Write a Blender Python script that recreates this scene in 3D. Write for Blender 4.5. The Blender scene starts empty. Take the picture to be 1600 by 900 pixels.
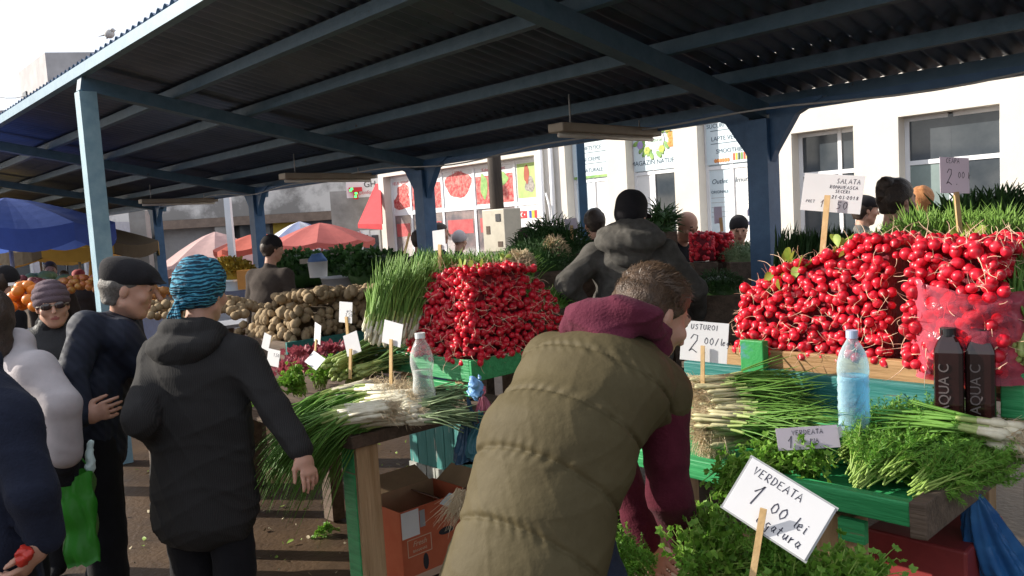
import bpy, bmesh, math, random
import numpy as np
from mathutils import Vector, Matrix, Quaternion, noise
random.seed(7); np.random.seed(7)
RAD = math.radians
scene = bpy.context.scene
COL = scene.collection
# ---------------------------------------------------------------- camera
CAM_H = 1.65; FPX = 1250.0; PITCH = RAD(4.57); ROLL = RAD(3.43)
_f = Vector((0, math.cos(PITCH), -math.sin(PITCH)))
_r0 = Vector((1, 0, 0)); _u0 = Vector((0, math.sin(PITCH), math.cos(PITCH)))
_r = _r0*math.cos(ROLL) - _u0*math.sin(ROLL)
_u = _r0*math.sin(ROLL) + _u0*math.cos(ROLL)
CAM = Vector((0, 0, CAM_H))
cd = bpy.data.cameras.new('camera'); cam = bpy.data.objects.new('camera', cd); COL.objects.link(cam)
cd.sensor_width = 36.0; cd.lens = 36.0*FPX/1600.0; cd.clip_start = .05; cd.clip_end = 3000
m = Matrix.Identity(4)
for i in range(3):
    m[i][0] = _r[i]; m[i][1] = _u[i]; m[i][2] = -_f[i]; m[i][3] = CAM[i]
cam.matrix_world = m
scene.camera = cam
# ---------------------------------------------------------------- sky, sun, exposure
SUN_EL = RAD(25.0); SUN_DIR = Vector((-1.0, .20, 0)).normalized()*math.cos(SUN_EL) + Vector((0, 0, math.sin(SUN_EL)))
world = bpy.data.worlds.new('World'); scene.world = world; world.use_nodes = True
nt = world.node_tree; bg = nt.nodes['Background']
sk = nt.nodes.new('ShaderNodeTexSky'); sk.sky_type = 'NISHITA'; sk.sun_disc = False
sk.sun_elevation = SUN_EL; sk.sun_rotation = math.atan2(SUN_DIR.x, SUN_DIR.y)
sk.air_density = 1.0; sk.dust_density = 2.0; sk.ozone_density = 1.0
# thin high haze whitens the blue sky
hz_ = nt.nodes.new('ShaderNodeMix'); hz_.data_type = 'RGBA'; hz_.inputs[0].default_value = .62; hz_.inputs[7].default_value = (8.6, 8.9, 9.6, 1)
nt.links.new(sk.outputs[0], hz_.inputs[6]); nt.links.new(hz_.outputs[2], bg.inputs[0]); bg.inputs[1].default_value = .10
sl = bpy.data.lights.new('sun', 'SUN'); sl.energy = 5.0; sl.angle = RAD(.5); sl.color = (1, .93, .82)
so = bpy.data.objects.new('sun', sl); COL.objects.link(so)
so.rotation_euler = (-SUN_DIR).to_track_quat('-Z', 'Y').to_euler(); so.location = (-20, 0, 20)
scene.view_settings.view_transform = 'Standard'; scene.view_settings.look = 'None'
scene.view_settings.exposure = .68; scene.view_settings.gamma = 1.0; scene.view_settings.use_curve_mapping = False
scene.render.engine = 'CYCLES'
scene.cycles.max_bounces = 6; scene.cycles.diffuse_bounces = 3; scene.cycles.glossy_bounces = 3
scene.cycles.transparent_max_bounces = 8; scene.cycles.transmission_bounces = 6
scene.cycles.caustics_reflective = False; scene.cycles.caustics_refractive = False
scene.cycles.use_denoising = True
# ---------------------------------------------------------------- pixel -> world, market frame
def ray(px, py):
    return _f + _r*((px-800)/FPX) + _u*((450-py)/FPX)
def at(px, py, Y):
    d = ray(px, py); return CAM + d*(Y/d.y)
def onz(px, py, z):
    d = ray(px, py); return CAM + d*((z-CAM_H)/d.z)
ER = Vector((.682, -.731, 0)); EP = Vector((.731, .682, 0)); EZ = Vector((0, 0, 1))
def M(r, p, z=0): return ER*r + EP*p + EZ*z
def rp(v): return (v.dot(ER), v.dot(EP), v.z)
def onp(px, py, p):
    d = ray(px, py); t = (p - CAM.dot(EP))/d.dot(EP); return rp(CAM + d*t)
def onr(px, py, r):
    d = ray(px, py); t = (r - CAM.dot(ER))/d.dot(ER); return rp(CAM + d*t)
# ---------------------------------------------------------------- materials
MATS = {}
def mat(name, col, rough=.6, var=.15, vs=6.0, bump=0.0, bs=60.0, col2=None, metal=0.0, spec=.4, det=4, objvar=0.0, trans=0.0, sss=0.0, stretch=None, sharp=None, sheen=0.0, transl=0.0, chips=None, grain=None):
    if name in MATS: return MATS[name]
    mt = bpy.data.materials.new(name); mt.use_nodes = True; MATS[name] = mt
    t = mt.node_tree; N = t.nodes; L = t.links; b = N['Principled BSDF']
    b.inputs['Roughness'].default_value = rough; b.inputs['Metallic'].default_value = metal
    b.inputs['Specular IOR Level'].default_value = spec
    if sheen: b.inputs['Sheen Weight'].default_value = sheen; b.inputs['Sheen Roughness'].default_value = .5
    if trans: b.inputs['Transmission Weight'].default_value = trans
    if sss: b.inputs['Subsurface Weight'].default_value = sss; b.inputs['Subsurface Radius'].default_value = (.012, .004, .002); b.inputs['Subsurface Scale'].default_value = 1.0
    tc = N.new('ShaderNodeTexCoord'); src = tc.outputs['Object']
    if stretch:
        mp = N.new('ShaderNodeMapping'); mp.inputs['Scale'].default_value = stretch; L.new(src, mp.inputs[0]); src = mp.outputs[0]
    raw = src
    if grain:
        mp = N.new('ShaderNodeMapping'); mp.vector_type = 'TEXTURE'; mp.inputs['Rotation'].default_value = (0, 0, math.atan2(-.731, .682)); mp.inputs['Scale'].default_value = {'r': (1.8, .16, .16), 'z': (.16, .16, 1.8), 'p': (.16, 1.8, .16)}[grain]; L.new(src, mp.inputs[0]); src = mp.outputs[0]
    nz = N.new('ShaderNodeTexNoise'); nz.inputs['Scale'].default_value = vs; nz.inputs['Detail'].default_value = det; nz.inputs['Roughness'].default_value = .65
    L.new(src, nz.inputs['Vector'])
    rm = N.new('ShaderNodeValToRGB')
    c1 = tuple(col)+(1,)
    if col2 is None:
        a = tuple(min(1, c*(1-var)) for c in col)+(1,); c2 = tuple(min(1, c*(1+var)) for c in col)+(1,)
    else: a, c2 = c1, tuple(col2)+(1,)
    lo, hi = (.3, .7) if sharp is None else sharp
    rm.color_ramp.elements[0].position = lo; rm.color_ramp.elements[0].color = a
    rm.color_ramp.elements[1].position = hi; rm.color_ramp.elements[1].color = c2
    L.new(nz.outputs['Fac'], rm.inputs[0]); out = rm.outputs[0]
    if chips:
        cn = N.new('ShaderNodeTexNoise'); cn.inputs['Scale'].default_value = chips[2]; cn.inputs['Detail'].default_value = 9; cn.inputs['Roughness'].default_value = .7; L.new(src, cn.inputs['Vector'])
        cr = N.new('ShaderNodeValToRGB'); cr.color_ramp.elements[0].position = chips[1]; cr.color_ramp.elements[1].position = chips[1]+.03; L.new(cn.outputs['Fac'], cr.inputs[0])
        cm = N.new('ShaderNodeMix'); cm.data_type = 'RGBA'; cm.inputs[7].default_value = tuple(chips[0])+(1,); L.new(cr.outputs[0], cm.inputs[0]); L.new(out, cm.inputs[6]); out = cm.outputs[2]
    if objvar:
        oi = N.new('ShaderNodeObjectInfo'); hs = N.new('ShaderNodeHueSaturation')
        mr = N.new('ShaderNodeMapRange'); mr.inputs[3].default_value = 1-objvar; mr.inputs[4].default_value = 1+objvar
        L.new(oi.outputs['Random'], mr.inputs[0]); L.new(mr.outputs[0], hs.inputs['Value']); L.new(out, hs.inputs['Color']); out = hs.outputs[0]
    L.new(out, b.inputs['Base Color'])
    if bump:
        n2 = N.new('ShaderNodeTexNoise'); n2.inputs['Scale'].default_value = bs; n2.inputs['Detail'].default_value = 5
        L.new(src, n2.inputs['Vector'])
        bp = N.new('ShaderNodeBump'); bp.inputs['Strength'].default_value = bump; bp.inputs['Distance'].default_value = .01
        L.new(n2.outputs['Fac'], bp.inputs['Height']); L.new(bp.outputs[0], b.inputs['Normal'])
    if transl:
        tr = N.new('ShaderNodeBsdfTranslucent'); L.new(out, tr.inputs['Color']); mx = N.new('ShaderNodeMixShader'); mx.inputs[0].default_value = transl
        L.new(b.outputs[0], mx.inputs[1]); L.new(tr.outputs[0], mx.inputs[2]); L.new(mx.outputs[0], N['Material Output'].inputs[0])
    return mt
def wave_color(name, cols, scale, dist=3.0, rough=.8, bump=.4, direction='Z', stretch=None):
    mt = bpy.data.materials.new(name); mt.use_nodes = True; t = mt.node_tree; N = t.nodes; L = t.links; b = N['Principled BSDF']
    b.inputs['Roughness'].default_value = rough; b.inputs['Specular IOR Level'].default_value = .25
    tc = N.new('ShaderNodeTexCoord'); mp = N.new('ShaderNodeMapping'); L.new(tc.outputs['Object'], mp.inputs[0])
    if stretch: mp.inputs['Scale'].default_value = stretch
    w = N.new('ShaderNodeTexWave'); w.bands_direction = direction; w.inputs['Scale'].default_value = scale; w.inputs['Distortion'].default_value = dist
    w.inputs['Detail'].default_value = 3; w.inputs['Detail Scale'].default_value = 2.0
    L.new(mp.outputs[0], w.inputs[0]); rm = N.new('ShaderNodeValToRGB'); cr = rm.color_ramp
    for i, c in enumerate(cols):
        e = cr.elements[i] if i < 2 else cr.elements.new(.5)
        e.position = i/(len(cols)-1); e.color = tuple(c)+(1,)
    L.new(w.outputs['Fac'], rm.inputs[0]); L.new(rm.outputs[0], b.inputs['Base Color'])
    bp = N.new('ShaderNodeBump'); bp.inputs['Strength'].default_value = bump; bp.inputs['Distance'].default_value = .01
    L.new(w.outputs['Fac'], bp.inputs['Height']); L.new(bp.outputs[0], b.inputs['Normal'])
    return mt
def glass(name, col=(.02, .025, .03), rough=.05):
    mt = mat(name, col, rough, .1, spec=.8); return mt
def clear(name, tint, rough=.05, alpha=.3):
    mt = bpy.data.materials.new(name); mt.use_nodes = True; t = mt.node_tree; N = t.nodes; L = t.links; b = N['Principled BSDF']
    b.inputs['Base Color'].default_value = tuple(tint)+(1,); b.inputs['Roughness'].default_value = rough
    tr = N.new('ShaderNodeBsdfTransparent'); tr.inputs[0].default_value = tuple(tint)+(1,)
    fr = N.new('ShaderNodeLayerWeight'); fr.inputs[0].default_value = .35
    mr = N.new('ShaderNodeMapRange'); mr.inputs[3].default_value = alpha; mr.inputs[4].default_value = min(1, alpha+.55); L.new(fr.outputs['Facing'], mr.inputs[0])
    n2 = N.new('ShaderNodeTexNoise'); n2.inputs['Scale'].default_value = 45; tc = N.new('ShaderNodeTexCoord'); L.new(tc.outputs['Object'], n2.inputs['Vector'])
    bp = N.new('ShaderNodeBump'); bp.inputs['Strength'].default_value = .5; bp.inputs['Distance'].default_value = .008; L.new(n2.outputs['Fac'], bp.inputs['Height']); L.new(bp.outputs[0], b.inputs['Normal'])
    mx = N.new('ShaderNodeMixShader'); L.new(mr.outputs[0], mx.inputs[0]); L.new(tr.outputs[0], mx.inputs[1]); L.new(b.outputs[0], mx.inputs[2])
    L.new(mx.outputs[0], N['Material Output'].inputs[0]); return mt
# ---------------------------------------------------------------- mesh builder
def rot_from(ax, ay, az):
    return Matrix((ax, ay, az)).transposed()
RM = rot_from(ER, EP, EZ)
class MB:
    def __init__(s): s.v = []; s.f = []; s.m = []; s.s = []
    def add(s, vs, fs, mi=0, sm=False):
        o = len(s.v); s.v.extend([tuple(v) for v in vs])
        for f in fs: s.f.append(tuple(i+o for i in f)); s.m.append(mi); s.s.append(sm)
    def box(s, c, size, R=None, mi=0, jit=0):
        hx, hy, hz = size[0]/2, size[1]/2, size[2]/2; c = Vector(c); vs = []
        for x in (-hx, hx):
            for y in (-hy, hy):
                for z in (-hz, hz):
                    p = Vector((x, y, z))
                    if jit: p += Vector((random.uniform(-jit, jit), random.uniform(-jit, jit), random.uniform(-jit, jit)))
                    vs.append(c + (R @ p if R else p))
        s.add(vs, [(0,1,3,2),(4,6,7,5),(0,4,5,1),(2,3,7,6),(0,2,6,4),(1,5,7,3)], mi); return s
    def mbox(s, r0, r1, p0, p1, z0, z1, mi=0, jit=0):
        return s.box(M((r0+r1)/2, (p0+p1)/2, (z0+z1)/2), (abs(r1-r0), abs(p1-p0), abs(z1-z0)), RM, mi, jit)
    def bar(s, a, b, w, h, up=EZ, mi=0, jit=0):
        a, b = Vector(a), Vector(b); d = (b-a); l = d.length; d.normalize(); sd = d.cross(up)
        if sd.length < 1e-4: sd = d.cross(Vector((1, 0, 0)))
        sd.normalize(); u = sd.cross(d)
        return s.box((a+b)/2, (l, w, h), rot_from(d, sd, u), mi, jit)
    def tube(s, pts, r, seg=6, mi=0, cap=True, sm=True, flat=1.0):
        pts = [Vector(p) for p in pts]; n = len(pts); rs = r if hasattr(r, '__len__') else [r]*n
        vs = []; prev = None
        for i, p in enumerate(pts):
            d = (pts[min(i+1, n-1)]-pts[max(i-1, 0)])
            if d.length < 1e-9: d = Vector((0, 0, 1))
            d.normalize()
            if prev is None:
                sd = d.cross(EZ)
                if sd.length < .05: sd = d.cross(Vector((1, 0, 0)))
            else: sd = prev - d*prev.dot(d)
            if sd.length < 1e-6: sd = d.orthogonal()
            sd.normalize(); prev = sd; u = sd.cross(d)
            for k in range(seg):
                a = 2*math.pi*k/seg; vs.append(p + sd*(math.cos(a)*rs[i]) + u*(math.sin(a)*rs[i]*flat))
        fs = []
        for i in range(n-1):
            for k in range(seg):
                k2 = (k+1) % seg; fs.append((i*seg+k, i*seg+k2, (i+1)*seg+k2, (i+1)*seg+k))
        if cap: fs.append(tuple(range(seg-1, -1, -1))); fs.append(tuple(range((n-1)*seg, n*seg)))
        s.add(vs, fs, mi, sm); return s
    def ribbon(s, pts, w, nrm, mi=0):
        pts = [Vector(p) for p in pts]; n = len(pts); ws = w if hasattr(w, '__len__') else [w]*n; vs = []
        for i, p in enumerate(pts):
            d = pts[min(i+1, n-1)]-pts[max(i-1, 0)]; sd = d.cross(nrm)
            if sd.length < 1e-9: sd = d.orthogonal()
            sd.normalize(); vs += [p - sd*ws[i]/2, p + sd*ws[i]/2]
        s.add(vs, [(2*i, 2*i+1, 2*i+3, 2*i+2) for i in range(n-1)], mi, True); return s
    def ell(s, c, rad, R=None, su=12, sv=8, mi=0, wob=0):
        c = Vector(c); vs = []
        for j in range(sv+1):
            th = math.pi*j/sv
            for i in range(su):
                ph = 2*math.pi*i/su; p = Vector((math.sin(th)*math.cos(ph), math.sin(th)*math.sin(ph), math.cos(th)))
                if wob: p *= 1+wob*noise.noise(p*2.1+c*7)
                p = Vector((p.x*rad[0], p.y*rad[1], p.z*rad[2])); vs.append(c + (R @ p if R else p))
        fs = [(j*su+i, (j+1)*su+i, (j+1)*su+(i+1) % su, j*su+(i+1) % su) for j in range(sv) for i in range(su)]
        s.add(vs, fs, mi, True); return s
    def lathe(s, prof, c, seg=16, mi=0, ax=None, sm=True, sq=0):
        c = Vector(c); R = ax.to_track_quat('Z', 'Y').to_matrix() if ax else None; vs = []
        for (r, z) in prof:
            for k in range(seg):
                a = 2*math.pi*k/seg; rr = r
                if sq: rr = r*min(1.0/max(abs(math.cos(a)), abs(math.sin(a))), 1+sq)
                p = Vector((math.cos(a)*rr, math.sin(a)*rr, z)); vs.append(c + (R @ p if R else p))
        n = len(prof); fs = [(i*seg+k, i*seg+(k+1) % seg, (i+1)*seg+(k+1) % seg, (i+1)*seg+k) for i in range(n-1) for k in range(seg)]
        s.add(vs, fs, mi, sm); return s
    def prism(s, poly, o, ax, ay, th, mi=0):
        o = Vector(o); n = len(poly); th = Vector(th)
        a = [o + ax*x + ay*y for x, y in poly]; b = [p + th for p in a]
        s.add(a+b, [tuple(range(n-1, -1, -1)), tuple(range(n, 2*n))] + [(i, (i+1) % n, n+(i+1) % n, n+i) for i in range(n)], mi); return s
    def quad(s, a, b, c, d, mi=0): s.add([a, b, c, d], [(0, 1, 2, 3)], mi); return s
    def base(s):
        v = np.array(s.v); lo = v.min(0); hi = v.max(0); return Vector(((lo[0]+hi[0])/2, (lo[1]+hi[1])/2, lo[2]))
    def mesh(s, name, mats, o=(0, 0, 0)):
        me = bpy.data.meshes.new(name); o = Vector(o)
        vs = (np.array(s.v, dtype=np.float64) - np.array(o)).tolist() if s.v else []
        me.from_pydata(vs, [], s.f)
        for mt in (mats if isinstance(mats, (list, tuple)) else [mats]): me.materials.append(mt)
        me.polygons.foreach_set('material_index', s.m); me.polygons.foreach_set('use_smooth', s.s); me.update(); return me
    def build(s, name, mats, parent=None, bevel=0):
        o = parent_origin(parent) if parent else s.base()
        ob = bpy.data.objects.new(name, s.mesh(name, mats, o)); COL.objects.link(ob)
        if parent: ob.parent = parent
        else: ob.location = o
        if bevel:
            bv = ob.modifiers.new('bevel', 'BEVEL'); bv.width = bevel; bv.segments = 2; bv.limit_method = 'ANGLE'
        return ob
def parent_origin(p):
    o = Vector((0, 0, 0))
    while p: o = o + p.location; p = p.parent
    return o
def tag(o, label=None, cat=None, group=None, kind=None):
    if label: o['label'] = label
    if cat: o['category'] = cat
    if group: o['group'] = group
    if kind: o['kind'] = kind
    return o
def thing(name, label, cat, loc, group=None):
    o = bpy.data.objects.new(name, None); COL.objects.link(o); o.location = loc; o.empty_display_size = .1
    return tag(o, label, cat, group)
def struct(o): o['kind'] = 'structure'; return o
def arr_build(name, V, F, Mi, mats, parent=None, smooth=True, loc=None):
    """numpy verts / quad faces to one object"""
    o = parent_origin(parent) if parent else (Vector(loc) if loc is not None else Vector(((V[:,0].min()+V[:,0].max())/2, (V[:,1].min()+V[:,1].max())/2, V[:,2].min())))
    me = bpy.data.meshes.new(name); me.from_pydata((V-np.array(o)).tolist(), [], F.tolist())
    for mt in mats: me.materials.append(mt)
    if Mi is not None: me.polygons.foreach_set('material_index', Mi)
    me.polygons.foreach_set('use_smooth', [smooth]*len(F)); me.update()
    ob = bpy.data.objects.new(name, me); COL.objects.link(ob)
    if parent: ob.parent = parent
    else: ob.location = o
    return ob
# ---------------------------------------------------------------- printed text and hand lettering
def printed(name, text, o, ax, ay, size, mt, parent, align='CENTER', depth=.001, shear=0):
    cu = bpy.data.curves.new(name, 'FONT'); cu.body = text; cu.size = size; cu.align_x = align; cu.extrude = depth; cu.shear = shear
    ob = bpy.data.objects.new(name, cu); COL.objects.link(ob)
    dg = bpy.context.evaluated_depsgraph_get(); me = bpy.data.meshes.new_from_object(ob.evaluated_get(dg))
    bpy.data.objects.remove(ob); bpy.data.curves.remove(cu); me.materials.clear(); me.materials.append(mt)
    az = ax.cross(ay).normalized(); T = rot_from(ax, ay, az).to_4x4(); T.translation = Vector(o) - parent_origin(parent); me.transform(T)
    ob = bpy.data.objects.new(name, me); COL.objects.link(ob); ob.parent = parent; return ob
ST = {
'A': [[(0,0),(.45,1),(.9,0)],[(.2,.4),(.75,.4)]], 'B': [[(.1,0),(.1,1),(.6,.95),(.7,.75),(.15,.55),(.75,.35),(.6,.05),(.1,0)]], 'C': [[(.8,.85),(.5,1),(.15,.7),(.15,.3),(.5,0),(.8,.15)]],
'D': [[(.1,0),(.1,1),(.6,.85),(.8,.5),(.6,.1),(.1,0)]], 'E': [[(.75,1),(.1,1),(.1,0),(.75,0)],[(.1,.52),(.6,.52)]], 'F': [[(.75,1),(.1,1),(.1,0)],[(.1,.5),(.6,.5)]],
'G': [[(.8,.85),(.4,1),(.1,.5),(.4,0),(.8,.2),(.8,.45),(.5,.45)]], 'I': [[(.3,0),(.3,1)]], 'L': [[(.1,1),(.1,0),(.7,0)]], 'M': [[(.05,0),(.15,1),(.5,.3),(.85,1),(.95,0)]],
'N': [[(.1,0),(.1,1),(.8,0),(.8,1)]], 'O': [[(.45,1),(.1,.7),(.1,.3),(.45,0),(.8,.3),(.8,.7),(.45,1)]], 'P': [[(.1,0),(.1,1),(.65,.95),(.75,.7),(.55,.5),(.1,.48)]],
'R': [[(.1,0),(.1,1),(.65,.95),(.75,.7),(.55,.5),(.1,.48),(.8,0)]], 'S': [[(.75,.88),(.45,1),(.15,.8),(.4,.52),(.75,.3),(.45,0),(.1,.12)]], 'T': [[(0,1),(.9,1)],[(.45,1),(.45,0)]],
'U': [[(.1,1),(.1,.25),(.4,0),(.75,.25),(.75,1)]], 'V': [[(.05,1),(.4,0),(.8,1)]], 'X': [[(.1,0),(.7,1)],[(.1,1),(.7,0)]], 'Z': [[(.1,1),(.75,1),(.1,0),(.8,0)]],
'0': [[(.4,1),(.1,.7),(.1,.3),(.4,0),(.7,.3),(.7,.7),(.4,1)]], '1': [[(.1,.6),(.45,1),(.35,0)]], '2': [[(.1,.75),(.3,1),(.6,.95),(.65,.7),(.1,.05),(.3,.15),(.75,0)]], '3': [[(.1,.95),(.6,.95),(.35,.55),(.65,.35),(.45,0),(.1,.1)]],
'5': [[(.7,1),(.2,1),(.15,.6),(.6,.5),(.6,.15),(.1,0)]], '8': [[(.4,.5),(.15,.75),(.4,1),(.65,.75),(.4,.5),(.1,.25),(.4,0),(.7,.25),(.4,.5)]], '.': [[(.2,0),(.25,.06)]], ',': [[(.25,.08),(.15,-.15)]], '-': [[(.1,.45),(.6,.45)]], '/': [[(.1,-.1),(.6,1)]],
'l': [[(.2,1),(.15,.1),(.3,0)]], 'e': [[(.1,.3),(.5,.35),(.4,.6),(.15,.5),(.1,.15),(.3,0),(.55,.15)]], 'i': [[(.2,.55),(.2,.05),(.35,0)],[(.22,.75),(.23,.8)]], 'g': [[(.55,.5),(.3,.6),(.1,.3),(.3,.05),(.52,.3),(.5,-.3),(.2,-.35)]],
'a': [[(.5,.5),(.25,.6),(.1,.25),(.3,0),(.5,.3),(.55,.55),(.5,.1),(.65,0)]], 't': [[(.3,.95),(.25,.1),(.45,0)],[(.05,.6),(.5,.6)]], 'u': [[(.1,.55),(.12,.1),(.3,0),(.5,.3),(.5,.55),(.52,.1),(.65,0)]], 'r': [[(.1,.55),(.15,0),(.2,.35),(.45,.55)]],
'o': [[(.3,.55),(.1,.3),(.3,0),(.5,.3),(.3,.55)]], 'n': [[(.1,.5),(.12,0),(.2,.4),(.4,.5),(.45,.05),(.55,0)]], 'k': [[(.1,1),(.1,0)],[(.5,.6),(.12,.25),(.5,0)]], 'h': [[(.1,1),(.1,0),(.3,.5),(.45,.4),(.5,0)]], 'd': [[(.5,.45),(.2,.5),(.1,.1),(.45,.1),(.52,1),(.52,0)]], 'p': [[(.1,.5),(.1,-.4),(.1,.3),(.35,.5),(.5,.25),(.1,.05)]], 's': [[(.45,.5),(.15,.4),(.45,.15),(.1,0)]], 'm': [[(.05,.5),(.07,0),(.2,.5),(.3,0),(.45,.5),(.55,0)]],
}
def scrawl(mb, text, o, ax, ay, n, h, pen=.003, adv=.82, slant=.12):
    x = 0.0; rnd = random.Random(len(text)*31+ord(text[0]))
    for ch in text:
        if ch == ' ': x += .6*h; continue
        for pl in ST.get(ch, []):
            pts = []
            for (u, v) in pl:
                u += rnd.uniform(-.04, .04); v += rnd.uniform(-.04, .04)
                pts.append(Vector(o) + ax*(x + (u+slant*v)*h*.72) + ay*(v*h) + n*.0002)
            mb.ribbon(pts, pen, n)
        x += (.45 if ch in 'Ili.,-' else 1.0)*h*adv*(.75 if ch.islower() else 1)
# ---------------------------------------------------------------- implicit surfaces
def surface_nets(F, org, h):
    ins = F < 0; nx, ny, nz = F.shape
    cnt = np.zeros((nx-1, ny-1, nz-1), np.int8)
    for a in (0, 1):
        for b in (0, 1):
            for c in (0, 1): cnt += ins[a:nx-1+a, b:ny-1+b, c:nz-1+c]
    act = (cnt > 0) & (cnt < 8); idx = np.full(act.shape, -1, np.int64); I = np.argwhere(act); idx[act] = np.arange(len(I))
    acc = np.zeros((len(I), 3)); num = np.zeros(len(I))
    cor = [(a, b, c) for a in (0, 1) for b in (0, 1) for c in (0, 1)]
    for i in range(8):
        for j in range(i+1, 8):
            d = [abs(cor[i][k]-cor[j][k]) for k in range(3)]
            if sum(d) != 1: continue
            f0 = F[I[:,0]+cor[i][0], I[:,1]+cor[i][1], I[:,2]+cor[i][2]]; f1 = F[I[:,0]+cor[j][0], I[:,1]+cor[j][1], I[:,2]+cor[j][2]]
            s = (f0 < 0) != (f1 < 0); t = np.where(s, f0/np.where(s, f0-f1, 1), 0)
            p = np.array(cor[i])[None, :] + t[:, None]*(np.array(cor[j])-np.array(cor[i]))[None, :]
            acc[s] += p[s]; num[s] += 1
    V = (I + acc/num[:, None])*h + np.array(org)
    Q = []
    for ax in range(3):
        o1, o2 = [(1, 2), (2, 0), (0, 1)][ax]
        sl0 = [slice(1, -1)]*3; sl1 = [slice(1, -1)]*3; sl0[ax] = slice(0, -1); sl1[ax] = slice(1, None)
        a, b = ins[tuple(sl0)], ins[tuple(sl1)]
        for flip in (False, True):
            E = np.argwhere((a & ~b) if not flip else (~a & b))
            if not len(E): continue
            base = E.copy()
            base[:, o1] += 1; base[:, o2] += 1
            def cell(d1, d2):
                g = base.copy(); g[:, o1] += d1; g[:, o2] += d2; return idx[g[:, 0], g[:, 1], g[:, 2]]
            q = np.stack([cell(-1, -1), cell(0, -1), cell(0, 0), cell(-1, 0)], 1)
            Q.append(q if not flip else q[:, ::-1])
    Fq = np.concatenate(Q); Fq = Fq[(Fq >= 0).all(1)]
    return V, Fq
def _np(v): return np.array(v, dtype=np.float32)
def prim_box(p):
    if p[0] == 'cap': w = p[7] if len(p) > 7 else 1; R = max(p[2], p[4])*max(w, 1); P = np.array([p[1], p[3]])
    else: R = max(p[2]); P = np.array([p[1]])
    return P.min(0)-R, P.max(0)+R
def prim_eval(p, X):
    """('cap',a,ra,b,rb,k,side,w) or ('ell',c,(r),R,k)"""
    if p[0] == 'cap':
        a = _np(p[1]); ab = _np(p[3])-a; q = X-a; L = float(ab @ ab) or 1e-9
        t = np.clip((q @ ab)/L, 0, 1); o = q - t[..., None]*ab
        if len(p) > 6 and p[6] is not None:
            sd = _np(p[6]); od = o @ sd; o = o - (od*(1-1/p[7]))[..., None]*sd
        return np.sqrt((o*o).sum(-1)) - (p[2]+(p[4]-p[2])*t)
    q = X-_np(p[1])
    if p[3] is not None: q = q @ np.array(p[3], dtype=np.float32)
    r = _np(p[2]); k0 = np.sqrt(((q/r)**2).sum(-1)); k1 = np.sqrt(((q/(r*r))**2).sum(-1))+1e-9
    return k0*(k0-1)/k1
def sdf_mesh(prims, h, cuts=(), fold=0.0, ffreq=14.0, seed=0, post=None, subs=(), sm=1):
    los, his = zip(*[prim_box(p) for p in prims]); lo = np.min(los, 0)-.05; hi = np.max(his, 0)+.05
    n = np.ceil((hi-lo)/h).astype(int)+1
    F = np.full(n, .2, np.float32)
    ax = [lo[i]+np.arange(n[i])*h for i in range(3)]
    def block(l, u):
        i0 = np.clip(np.floor((l-lo)/h).astype(int), 0, n); i1 = np.clip(np.ceil((u-lo)/h).astype(int)+1, 0, n)
        sl = tuple(slice(i0[i], i1[i]) for i in range(3))
        G = np.stack(np.meshgrid(ax[0][sl[0]], ax[1][sl[1]], ax[2][sl[2]], indexing='ij'), -1).astype(np.float32); return sl, G
    for p in prims:
        l, u = prim_box(p); sl, G = block(l-.05, u+.05)
        if G.size == 0: continue
        d = prim_eval(p, G); k = (p[5] if p[0] == 'cap' else p[4]) if len(p) > (5 if p[0] == 'cap' else 4) else .02
        f = F[sl]; hh = np.clip(.5+.5*(f-d)/k, 0, 1); F[sl] = f*(1-hh)+d*hh - k*hh*(1-hh)
    for p in subs:
        l, u = prim_box(p); sl, G = block(l-.03, u+.03)
        if G.size: F[sl] = np.maximum(F[sl], -prim_eval(p, G))
    if fold or cuts or post:
        sl, G = block(lo, hi)
        if fold:
            r = np.random.RandomState(seed); D = np.zeros(G.shape[:3], np.float32); W = np.zeros(G.shape[:3], np.float32)
            for i in range(3):
                k = r.normal(size=3); k *= ffreq*.45/np.linalg.norm(k); W += np.sin(G @ _np(k)+r.uniform(0, 6))
            for i in range(5):
                k = r.normal(size=3); k[2] *= 1.3; k *= ffreq*(1+.6*i)/np.linalg.norm(k); D += np.sin(G @ _np(k)+r.uniform(0, 6)+1.6*W)/(1+.55*i)
            R2 = np.zeros(G.shape[:3], np.float32)
            for i in range(3):
                k = r.normal(size=3); k[2] *= 1.6; k *= ffreq*(1.1+.5*i)/np.linalg.norm(k); R2 += (1-np.abs(np.sin(G @ _np(k)+r.uniform(0, 6)+1.9*W)))**4
            F = F + fold*(D*.5 - R2*.45 + .3)
        for (c, nrm) in cuts:
            F = np.maximum(F, (G-_np(c)) @ _np(nrm))
        if post is not None: F = post(F, G)
    V, Q = surface_nets(F, lo, h)
    return V, Q
# ---------------------------------------------------------------- materials of the setting
m_ground = mat('ground_mat', (.034, .021, .013), .5, vs=2.2, col2=(.092, .056, .030), bump=.6, bs=35, det=8)
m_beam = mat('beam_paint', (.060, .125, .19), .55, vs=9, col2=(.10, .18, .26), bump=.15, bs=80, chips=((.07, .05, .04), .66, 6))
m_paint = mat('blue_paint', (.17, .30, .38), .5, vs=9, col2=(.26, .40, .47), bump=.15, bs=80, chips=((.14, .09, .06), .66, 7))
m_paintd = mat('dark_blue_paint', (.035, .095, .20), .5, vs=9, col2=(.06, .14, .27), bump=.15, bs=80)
m_roof = mat('roof_sheet_mat', (.085, .125, .20), .42, vs=1.6, col2=(.16, .21, .31), bump=.12, bs=40, metal=.45, spec=.4)
m_wallw = mat('white_render', (.60, .565, .51), .85, vs=1.3, col2=(.70, .66, .60), det=9, bump=.35, bs=90)
m_frame = mat('white_frame', (.78, .79, .82), .35, var=.04)
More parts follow.
